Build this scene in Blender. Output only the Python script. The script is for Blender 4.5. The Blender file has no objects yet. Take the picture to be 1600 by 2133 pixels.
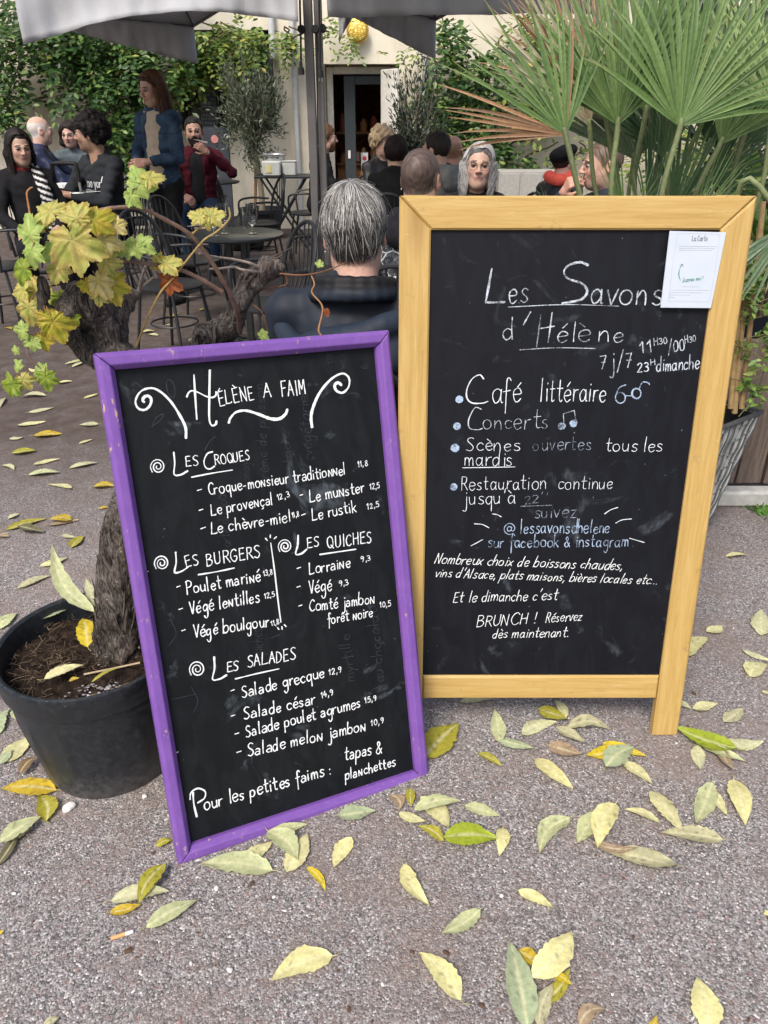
import bpy, math, random
import numpy as np
from mathutils import Vector, Matrix
R = math.radians
random.seed(7)
rng = np.random.default_rng(11)
SC = bpy.context.scene
COL = SC.collection

# ------------------------------------------------------------------ camera
CAM_H, PITCH, FPX = 1.45, R(28.0), 1580.0          # eye height, pitch down, focal length in photo pixels
cam_d = bpy.data.cameras.new('camera'); cam = bpy.data.objects.new('camera', cam_d); COL.objects.link(cam)
cam.location = (0, 0, CAM_H); cam.rotation_euler = (math.pi/2 - PITCH, 0, 0)
cam_d.sensor_fit = 'VERTICAL'; cam_d.sensor_height = 24.0; cam_d.lens = 24.0*FPX/2133.0
cam_d.clip_start = 0.05; cam_d.clip_end = 500
SC.camera = cam
# ------------------------------------------------------------------ light
SUN_EL, SUN_AZ = R(52), R(205)                      # azimuth clockwise from +Y
w = bpy.data.worlds.new('World'); SC.world = w; w.use_nodes = True
nt = w.node_tree; bg = nt.nodes['Background']
sky = nt.nodes.new('ShaderNodeTexSky'); sky.sky_type = 'NISHITA'; sky.sun_disc = False
sky.sun_elevation = SUN_EL; sky.sun_rotation = SUN_AZ; sky.air_density = 1.0; sky.dust_density = 4.5; sky.ozone_density = 1.0
nt.links.new(sky.outputs[0], bg.inputs[0]); bg.inputs[1].default_value = 0.14
sl = bpy.data.lights.new('sun', 'SUN'); sl.energy = 1.9; sl.angle = R(17); sl.color = (1, .95, .88)
so = bpy.data.objects.new('sun', sl); COL.objects.link(so)
sd = Vector((math.sin(SUN_AZ)*math.cos(SUN_EL), math.cos(SUN_AZ)*math.cos(SUN_EL), math.sin(SUN_EL)))
so.rotation_euler = sd.to_track_quat('Z', 'Y').to_euler()
vs = SC.view_settings; vs.view_transform = 'Standard'; vs.look = 'None'; vs.gamma = 1; vs.exposure = 0.46
SC.cycles.max_bounces = 8; SC.cycles.transparent_max_bounces = 12

# ------------------------------------------------------------------ helpers: pixels of the photograph -> points of the place
_F = np.array([0, math.cos(PITCH), -math.sin(PITCH)]); _U = np.array([0, math.sin(PITCH), math.cos(PITCH)])
def ray(x, y): return np.array([x-800.0, 0, 0]) + (1066.5-y)*_U + FPX*_F
EYE = np.array([0, 0, CAM_H])
def at(x, y, Y):
    d = ray(x, y); return EYE + d*(Y/d[1])
def gnd(x, y, z=0.0):
    d = ray(x, y); return EYE + d*((z-CAM_H)/d[2])
def ppm(Y, z): return FPX/(Y*math.cos(PITCH)+(CAM_H-z)*math.sin(PITCH))    # photo pixels per metre
class Plane:
    def __init__(s, O, u, v):
        s.O = np.array(O, float); s.u = np.array(u, float); s.u /= np.linalg.norm(s.u)
        v = np.array(v, float); v -= s.u*(v@s.u); s.v = v/np.linalg.norm(v); s.n = np.cross(s.u, s.v)
    def px(s, x, y):
        d = ray(x, y); t = ((s.O-EYE)@s.n)/(d@s.n); p = EYE+d*t-s.O; return np.array([p@s.u, p@s.v])
    def P(s, a, b, c=0.0): return s.O+s.u*a+s.v*b+s.n*c

# ------------------------------------------------------------------ helpers: objects
def tag(o, label, cat, group=None, kind=None):
    if label: o['label'] = label
    if cat: o['category'] = cat
    if group: o['group'] = group
    if kind: o['kind'] = kind
    return o
def thing(name, loc, label, cat, group=None, rz=0.0):
    o = bpy.data.objects.new(name, None); COL.objects.link(o); o.location = Vector(loc); o.rotation_euler = (0, 0, rz)
    o.empty_display_size = .1
    return tag(o, label, cat, group)
def link_mesh(name, me, m, parent=None, world=False):
    o = bpy.data.objects.new(name, me); COL.objects.link(o)
    for mm in (m if isinstance(m, (list, tuple)) else [m]): me.materials.append(mm)
    if parent is not None:
        o.parent = parent
        if world:      # mesh given in world coordinates: undo the root's placement
            o.matrix_parent_inverse = mat4(parent).inverted()
    return o
def mat4(o): return Matrix.LocRotScale(o.location, o.rotation_euler, o.scale)
class MB:
    def __init__(s): s.v = []; s.f = []; s.c = []; s.n = 0; s.mi = []
    def add(s, v, f, c=None, mi=0):
        v = np.asarray(v, float).reshape(-1, 3); s.v.append(v)
        s.f += [tuple(int(i)+s.n for i in q) for q in f]; s.mi += [mi]*len(f)
        if c is not None:
            c = np.asarray(c, float)
            s.c.append(np.broadcast_to(c, (len(v), 3)))
        else: s.c.append(np.ones((len(v), 3)))
        s.n += len(v); return s
    def box(s, c, sz, rot=None, bev=0.0, col=None, mi=0, taper=None):
        hx, hy, hz = [q/2 for q in sz]
        def P(x, y, z): return (x*(hx), y*(hy), z*hz)
        if bev <= 0:
            v = np.array([P(x, y, z) for z in (-1, 1) for y in (-1, 1) for x in (-1, 1)])
            f = [(0, 2, 3, 1), (4, 5, 7, 6), (0, 1, 5, 4), (2, 6, 7, 3), (0, 4, 6, 2), (1, 3, 7, 5)]
        else:
            b = min(bev, hx*.98, hy*.98, hz*.98); v = []; f = []
            def ringz(z, ins):
                X, Y = hx-ins, hy-ins; c_ = b
                return [(-X+c_, -Y, z), (X-c_, -Y, z), (X, -Y+c_, z), (X, Y-c_, z), (X-c_, Y, z), (-X+c_, Y, z), (-X, Y-c_, z), (-X, -Y+c_, z)]
            for z, i in ((-hz, b*.9), (-hz+b, 0), (hz-b, 0), (hz, b*.9)): v += ringz(z, i)
            for k in range(3):
                for j in range(8): f.append((k*8+j, k*8+(j+1) % 8, (k+1)*8+(j+1) % 8, (k+1)*8+j))
            f.append(tuple(range(7, -1, -1))); f.append(tuple(range(24, 32))); v = np.array(v)
        if taper is not None:
            k = (v[:, 2]/hz+1)/2; v = v.copy(); v[:, 0] *= 1+(taper-1)*k; v[:, 1] *= 1+(taper-1)*k
        if rot is not None: v = v@np.array(rot).T
        return s.add(v+np.array(c), f, col, mi)
    def tube(s, pts, r, n=8, cap=True, col=None, mi=0, sm=0):
        p = np.array(pts, float)
        if sm: p, rr = smooth_line(p, sm, r); r = rr
        m = len(p); r = np.full(m, r) if np.isscalar(r) else np.array(r, float)
        t = np.gradient(p, axis=0); t /= np.linalg.norm(t, axis=1)[:, None]+1e-12
        a = np.array([0, 0, 1.0]) if abs(t[0][2]) < .9 else np.array([1.0, 0, 0])
        nrm = np.cross(t[0], a); nrm /= np.linalg.norm(nrm); v = []
        ang = np.linspace(0, 2*math.pi, n, endpoint=False)
        for i in range(m):
            nrm = nrm-t[i]*(nrm@t[i]); nrm /= np.linalg.norm(nrm)+1e-12; b = np.cross(t[i], nrm)
            v.append(p[i]+r[i]*(np.cos(ang)[:, None]*nrm+np.sin(ang)[:, None]*b))
        v = np.concatenate(v); f = []
        for i in range(m-1):
            for j in range(n): f.append((i*n+j, i*n+(j+1) % n, (i+1)*n+(j+1) % n, (i+1)*n+j))
        if cap: f.append(tuple(range(n-1, -1, -1))); f.append(tuple(range((m-1)*n, m*n)))
        return s.add(v, f, col, mi)
    def lathe(s, prof, c=(0, 0, 0), n=32, col=None, mi=0, rot=None, wob=None):
        m = len(prof); ang = np.linspace(0, 2*math.pi, n, endpoint=False); v = []
        for i, (r, z) in enumerate(prof):
            rr = np.full(n, max(r, 1e-5))
            if wob is not None: rr = rr+wob(ang, z)
            v.append(np.stack([rr*np.cos(ang), rr*np.sin(ang), np.full(n, z)], 1))
        v = np.concatenate(v); f = []
        for i in range(m-1):
            for j in range(n): f.append((i*n+j, i*n+(j+1) % n, (i+1)*n+(j+1) % n, (i+1)*n+j))
        if rot is not None: v = v@np.array(rot).T
        return s.add(v+np.array(c), f, col, mi)
    def ball(s, c, r, n=12, m=8, col=None, mi=0, rot=None):
        r = np.array([r]*3) if np.isscalar(r) else np.array(r)
        prof = [(math.sin(math.pi*i/m), -math.cos(math.pi*i/m)) for i in range(m+1)]
        b = MB(); b.lathe(prof, n=n); v = b.v[0]*r
        if rot is not None: v = v@np.array(rot).T
        return s.add(v+np.array(c), b.f, col, mi)
    def mesh(s, name, smooth=True, auto=True):
        me = bpy.data.meshes.new(name); v = np.concatenate(s.v)
        me.from_pydata(v.tolist(), [], s.f); 
        if any(s.mi): me.polygons.foreach_set('material_index', s.mi)
        c = np.concatenate(s.c); ca = me.color_attributes.new('Col', 'FLOAT_COLOR', 'POINT')
        ca.data.foreach_set('color', np.concatenate([c, np.ones((len(c), 1))], 1).ravel())
        if smooth:
            me.polygons.foreach_set('use_smooth', [True]*len(me.polygons))
            if auto: me.set_sharp_from_angle(angle=R(35))
        me.update(); return me
    def obj(s, name, m, parent=None, smooth=True, auto=True, world=False):
        return link_mesh(name, s.mesh(name, smooth, auto), m, parent, world)
def smooth_line(p, sub, r=None):
    p = np.array(p, float); n = len(p)
    if n < 3 and r is None: return p
    q = np.concatenate([[2*p[0]-p[1]], p, [2*p[-1]-p[-2]]]); out = []; rr = []
    ra = None if r is None else (np.full(n, r) if np.isscalar(r) else np.array(r, float))
    for i in range(n-1):
        a, b, c, d = q[i:i+4]
        for k in range(sub):
            t = k/sub
            out.append(.5*(2*b+(c-a)*t+(2*a-5*b+4*c-d)*t*t+(3*b-a-3*c+d)*t**3))
            if ra is not None: rr.append(ra[i]*(1-t)+ra[i+1]*t)
    out.append(p[-1])
    if ra is None: return np.array(out)
    rr.append(ra[-1]); return np.array(out), np.array(rr)
def rot_zyx(yaw=0, pitch=0, roll=0):
    return np.array(Matrix.Rotation(yaw, 3, 'Z')@Matrix.Rotation(pitch, 3, 'X')@Matrix.Rotation(roll, 3, 'Y'))
def sinnoise(P, freq, seed, oct=3):
    g = np.random.default_rng(seed); o = 0; a = 1.0
    for k in range(oct):
        for j in range(3):
            d = g.normal(size=3); d /= np.linalg.norm(d); o = o+a*np.sin(P@d*freq*(.7+.6*g.random())*6.283+g.random()*6.28)
        freq *= 2.1; a *= .55
    return o/3.0

# ------------------------------------------------------------------ helpers: signed distance shapes meshed as one continuous surface
class SDF:
    def __init__(s, lo, hi, h):
        s.lo = np.array(lo, float); s.h = h; n = np.ceil((np.array(hi)-s.lo)/h).astype(int)+1; s.n = n
        s.V = np.full(n, 9.0, np.float32)
    def blk(s, lo, hi):
        a = np.clip(np.floor((np.array(lo)-s.lo)/s.h).astype(int), 0, s.n); b = np.clip(np.ceil((np.array(hi)-s.lo)/s.h).astype(int)+1, 0, s.n)
        if np.any(b <= a): return None, None
        g = np.meshgrid(*[s.lo[i]+s.h*np.arange(a[i], b[i]) for i in range(3)], indexing='ij')
        return (slice(a[0], b[0]), slice(a[1], b[1]), slice(a[2], b[2])), np.stack(g, -1)
    def _op(s, sl, d, k, op):
        A = s.V[sl]
        if op == 'sub':
            d = -d; hh = np.clip(.5+.5*(d-A)/max(k, 1e-6), 0, 1); s.V[sl] = A+(d-A)*hh+k*hh*(1-hh)
        else:
            hh = np.clip(.5+.5*(A-d)/max(k, 1e-6), 0, 1); s.V[sl] = A+(d-A)*hh-k*hh*(1-hh)
    def cap(s, a, b, ra, rb=None, k=.02, op='add', flat=None):
        a = np.array(a, float); b = np.array(b, float); rb = ra if rb is None else rb
        m = max(ra, rb)+k+.03
        sl, P = s.blk(np.minimum(a, b)-m, np.maximum(a, b)+m)
        if sl is None: return s
        ab = b-a; t = np.clip(((P-a)@ab)/(ab@ab+1e-12), 0, 1)
        d = np.linalg.norm(P-a-t[..., None]*ab, axis=-1)-(ra+(rb-ra)*t); s._op(sl, d, k, op); return s
    def ell(s, c, r, k=.02, op='add', rot=None):
        c = np.array(c, float); r = np.array(r, float); m = r.max()+k+.03
        sl, P = s.blk(c-m, c+m)
        if sl is None: return s
        q = P-c
        if rot is not None: q = q@np.array(rot)
        k0 = np.linalg.norm(q/r, axis=-1); k1 = np.linalg.norm(q/(r*r), axis=-1)+1e-9
        d = k0*(k0-1)/k1; s._op(sl, d, k, op); return s
    def chain(s, pts, rs, k=.02):
        for i in range(len(pts)-1): s.cap(pts[i], pts[i+1], rs[i], rs[i+1], k)
        return s
    def displace(s, fn):
        sl, P = s.blk(s.lo, s.lo+s.h*s.n); m = np.abs(s.V) < 4*s.h; 
        s.V[m] += fn(P[m]); return s
    def mesh(s):
        V = s.V; ins = V < 0; nx, ny, nz = V.shape
        cnt = np.zeros((nx-1, ny-1, nz-1), np.int8); cor = [(i, j, k) for i in (0, 1) for j in (0, 1) for k in (0, 1)]
        def C(a, i, j, k): return a[i:nx-1+i, j:ny-1+j, k:nz-1+k]
        for c in cor: cnt += C(ins, *c)
        m = (cnt > 0) & (cnt < 8); idx = np.full(m.shape, -1, np.int64); N = int(m.sum()); idx[m] = np.arange(N)
        base = np.argwhere(m); vals = {c: C(V, *c)[m] for c in cor}; acc = np.zeros((N, 3)); ct = np.zeros(N)
        for a in cor:
            for ax in range(3):
                if a[ax]: continue
                b = list(a); b[ax] = 1; b = tuple(b); va, vb = vals[a], vals[b]; x = (va < 0) != (vb < 0)
                t = np.where(x, va/np.where(x, va-vb, 1), 0); p = np.tile(np.array(a, float), (N, 1)); p[:, ax] += t
                acc[x] += p[x]; ct[x] += 1
        v = s.lo+s.h*(base+acc/ct[:, None]); F = []
        for ax in range(3):
            o1, o2 = [(1, 2), (2, 0), (0, 1)][ax]
            sa = [slice(1, -1)]*3; sb = [slice(1, -1)]*3; sa[ax] = slice(0, -1); sb[ax] = slice(1, None)
            A = ins[tuple(sa)]; B = ins[tuple(sb)]; ch = np.argwhere(A != B)
            if not len(ch): continue
            off = np.array([1, 1, 1]); off[ax] = 0; e = ch+off; fl = A[tuple(ch.T)]
            def cell(d1, d2):
                q = e.copy(); q[:, o1] -= d1; q[:, o2] -= d2; return idx[tuple(q.T)]
            q = np.stack([cell(1, 1), cell(0, 1), cell(0, 0), cell(1, 0)], 1); q[~fl] = q[~fl][:, ::-1]; F.append(q)
        F = np.concatenate(F); return v, F[(F >= 0).all(1)]

# ------------------------------------------------------------------ helpers: materials
class G:
    def __init__(s, name):
        s.m = bpy.data.materials.new(name); s.m.use_nodes = True; s.t = s.m.node_tree; s.b = s.t.nodes['Principled BSDF']
    def n(s, ty, **kw):
        o = s.t.nodes.new('ShaderNode'+ty)
        for k, v in kw.items():
            if k.startswith('i_'): o.inputs[k[2:].replace('_', ' ')].default_value = v
            elif isinstance(k, str): setattr(o, k, v)
        return o
    def l(s, a, b): s.t.links.new(a, b)
    def coord(s, scale=(1, 1, 1), geo=False):
        c = s.n('NewGeometry').outputs['Position'] if geo else s.n('TexCoord').outputs['Object']
        m = s.n('Mapping'); m.inputs['Scale'].default_value = scale; s.l(c, m.inputs[0]); return m.outputs[0]
    def noise(s, co, scale, detail=4, rough=.55, dist=0):
        o = s.n('TexNoise'); o.inputs['Scale'].default_value = scale; o.inputs['Detail'].default_value = detail
        o.inputs['Roughness'].default_value = rough; o.inputs['Distortion'].default_value = dist; s.l(co, o.inputs['Vector']); return o.outputs[0]
    def ramp(s, fac, stops, interp='LINEAR'):
        o = s.n('ValToRGB'); cr = o.color_ramp; cr.interpolation = interp
        while len(cr.elements) < len(stops): cr.elements.new(.5)
        for e, (p, c) in zip(cr.elements, stops): e.position = p; e.color = (*c, 1) if len(c) == 3 else c
        s.l(fac, o.inputs[0]); return o.outputs[0]
    def gray(s, fac, *stops): return s.ramp(fac, [(p, (v, v, v)) for p, v in stops])
    def mix(s, fac, a, b, mode='MIX'):
        o = s.n('Mix', data_type='RGBA', blend_type=mode)
        for sock, val in ((o.inputs[0], fac), (o.inputs[6], a), (o.inputs[7], b)):
            if isinstance(val, (int, float)): sock.default_value = val
            elif isinstance(val, tuple): sock.default_value = (*val, 1)
            else: s.l(val, sock)
        return o.outputs[2]
    def bump(s, h, strength, dist=.01, nrm=None):
        o = s.n('Bump'); o.inputs['Strength'].default_value = strength; o.inputs['Distance'].default_value = dist; s.l(h, o.inputs['Height'])
        if nrm is not None: s.l(nrm, o.inputs['Normal'])
        return o.outputs[0]
    def out(s, col=None, rough=None, nrm=None, spec=None, metal=None):
        for sock, val in (('Base Color', col), ('Roughness', rough), ('Normal', nrm), ('Specular IOR Level', spec), ('Metallic', metal)):
            if val is None: continue
            i = s.b.inputs[sock]
            if isinstance(val, (int, float)): i.default_value = val
            elif isinstance(val, tuple): i.default_value = (*val, 1)
            else: s.l(val, i)
        return s.m
MC = {}
def mat(name, col=(.5, .5, .5), rough=.6, var=.15, scale=30, bump=.0, bscale=80, attr=False, spec=.3, metal=0.0, stretch=(1, 1, 1), bd=.004):
    """plain surface: colour (or the mesh's own Col attribute) times a soft mottling, plus fine bump"""
    if name in MC: return MC[name]
    g = G(name); co = g.coord(stretch)
    f = g.gray(g.noise(co, scale, 5), (.25, 1-var), (.75, 1+var))
    base = g.n('Attribute', attribute_name='Col').outputs[0] if attr else col
    c = g.mix(1.0, base, f, 'MULTIPLY')
    nrm = g.bump(g.noise(co, bscale, 4), bump, bd) if bump else None
    MC[name] = g.out(c, rough, nrm, spec, metal); return MC[name]
def island_mat(name, stops, rough=.5, spec=.3, trans=0.15, var=.12):
    """foliage: each leaf its own tone; a little light passes through"""
    if name in MC: return MC[name]
    g = G(name); ri = g.n('NewGeometry').outputs['Random Per Island']
    c = g.ramp(ri, stops); co = g.coord(); c = g.mix(1.0, c, g.gray(g.noise(co, 60, 3), (.3, 1-var), (.7, 1+var)), 'MULTIPLY')
    g.out(c, rough, None, spec)
    if trans:
        tr = g.n('BsdfTranslucent'); g.l(c, tr.inputs[0]); mx = g.n('MixShader'); mx.inputs[0].default_value = trans
        g.l(g.b.outputs[0], mx.inputs[1]); g.l(tr.outputs[0], mx.inputs[2])
        g.l(mx.outputs[0], g.t.nodes['Material Output'].inputs[0])
    MC[name] = g.m; return g.m
def glass_mat(name, col=(1, 1, 1), rough=.02):
    if name in MC: return MC[name]
    g = G(name); g.b.inputs['Transmission Weight'].default_value = 1; g.b.inputs['IOR'].default_value = 1.3
    MC[name] = g.out(col, rough, None, .5); return g.m

# ------------------------------------------------------------------ ground
def ground_material():
    g = G('gravel_ground'); co = g.coord(geo=True)
    v = g.n('TexVoronoi', feature='F1'); v.inputs['Scale'].default_value = 275; g.l(co, v.inputs['Vector'])
    v2 = g.n('TexVoronoi', feature='F1'); v2.inputs['Scale'].default_value = 150; g.l(co, v2.inputs['Vector'])
    sep = g.n('SeparateColor'); g.l(v.outputs['Color'], sep.inputs[0])
    sep2 = g.n('SeparateColor'); g.l(v2.outputs['Color'], sep2.inputs[0])
    stone = g.ramp(sep.outputs[0], [(0, (.085, .078, .076)), (.28, (.158, .146, .145)), (.58, (.240, .223, .220)), (.82, (.335, .314, .308)), (.95, (.46, .44, .425)), (1, (.70, .68, .65))])
    stone = g.mix(g.gray(sep2.outputs[1], (.86, 0), (.95, .4)), stone, (.42, .40, .41))
    stone = g.mix(g.gray(sep2.outputs[2], (.94, 0), (.97, .5)), stone, (.30, .19, .17))
    big = g.noise(co, 1.6, 5, .6); mid = g.noise(co, 9, 5, .62)
    soilm = g.mix(.45, big, mid)
    soilf = g.gray(g.mix(.22, soilm, g.noise(co, 60, 3)), (.455, 0), (.60, .74))
    soil = g.mix(g.noise(co, 120, 3), (.17, .125, .107), (.285, .228, .20))
    c = g.mix(soilf, stone, soil)
    # the trodden terrace farther off is brown earth with little gravel, darkened to paint in shade
    sx = g.n('SeparateXYZ'); g.l(co, sx.inputs[0])
    far = g.n('MapRange'); far.inputs['From Min'].default_value = 2.3; far.inputs['From Max'].default_value = 3.6; g.l(sx.outputs['Y'], far.inputs['Value'])
    earth = g.mix(g.noise(co, 14, 6, .65), (.055, .040, .034), (.125, .098, .086))
    c = g.mix(g.mix(1.0, far.outputs[0], g.gray(mid, (.3, .72), (.6, 1)), 'MULTIPLY'), c, earth)
    h = g.mix(.55, v.outputs['Distance'], g.noise(co, 180, 4))
    inv = g.n('Invert'); g.l(h, inv.inputs['Color'])
    nrm = g.bump(inv.outputs[0], .75, .006, g.bump(mid, .25, .03))
    return g.out(c, .9, nrm, .25)
mb = MB()
xs = np.concatenate([[-60, -25, -12], np.linspace(-6, 6, 61), [12, 25, 60]]); ys = np.concatenate([[-60, -20, -5], np.linspace(-1, 13, 71), [20, 40, 80]])
Xg, Yg = np.meshgrid(xs, ys, indexing='ij'); P = np.stack([Xg.ravel(), Yg.ravel(), np.zeros(Xg.size)], 1)
nyy = len(ys); P[:, 2] = 0
mb.add(P, [(i*nyy+j, (i+1)*nyy+j, (i+1)*nyy+j+1, i*nyy+j+1) for i in range(len(xs)-1) for j in range(nyy-1)])
tag(mb.obj('ground', ground_material()), 'grey gravel ground with brown earth patches', 'ground', kind='structure')
# loose grit lying on the gravel close to the viewer
mb = MB(); ico = np.array([(0, 0, 1), (.9, 0, .3), (.28, .85, .3), (-.72, .53, .3), (-.72, -.53, .3), (.28, -.85, .3), (0, 0, -.3)])
icf = [(0, 1, 2), (0, 2, 3), (0, 3, 4), (0, 4, 5), (0, 5, 1), (6, 2, 1), (6, 3, 2), (6, 4, 3), (6, 5, 4), (6, 1, 5)]
NS = 15000; pos = np.stack([rng.uniform(-1.1, 1.35, NS), .55+2.0*rng.random(NS)**1.6, np.zeros(NS)], 1)
V = []; Fc = []; Cc = []
for i in range(NS):
    s = .0010+.0024*rng.random()**2.6; a = rng.random()*6.28; ca, sa = math.cos(a), math.sin(a)
    q = ico*np.array([s*(1+.8*rng.random()), s, s*.7])*(1+.25*rng.normal(size=(7, 1)))
    q = np.stack([q[:, 0]*ca-q[:, 1]*sa, q[:, 0]*sa+q[:, 1]*ca, q[:, 2]], 1)+pos[i]
    t = rng.random(); c = np.array((.14, .13, .135))*(1-t)+np.array((.40, .375, .37))*t
    if rng.random() < .012: q = (q-pos[i])*np.array([1, 1, 1])*2.2+pos[i]; c = np.array((.10, .06, .04))
    if rng.random() < .015: c = np.array((.72, .70, .68))
    if rng.random() < .02: c = np.array((.34, .2, .17))
    V.append(q); Cc.append(np.tile(c, (7, 1))); Fc += [tuple(k+7*i for k in f) for f in icf]
mb.add(np.concatenate(V), Fc, np.concatenate(Cc))
tag(mb.obj('gravel', mat('grit', attr=True, rough=.85, var=.1), smooth=False), 'loose grey grit scattered over the ground', 'gravel', kind='stuff')
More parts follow.
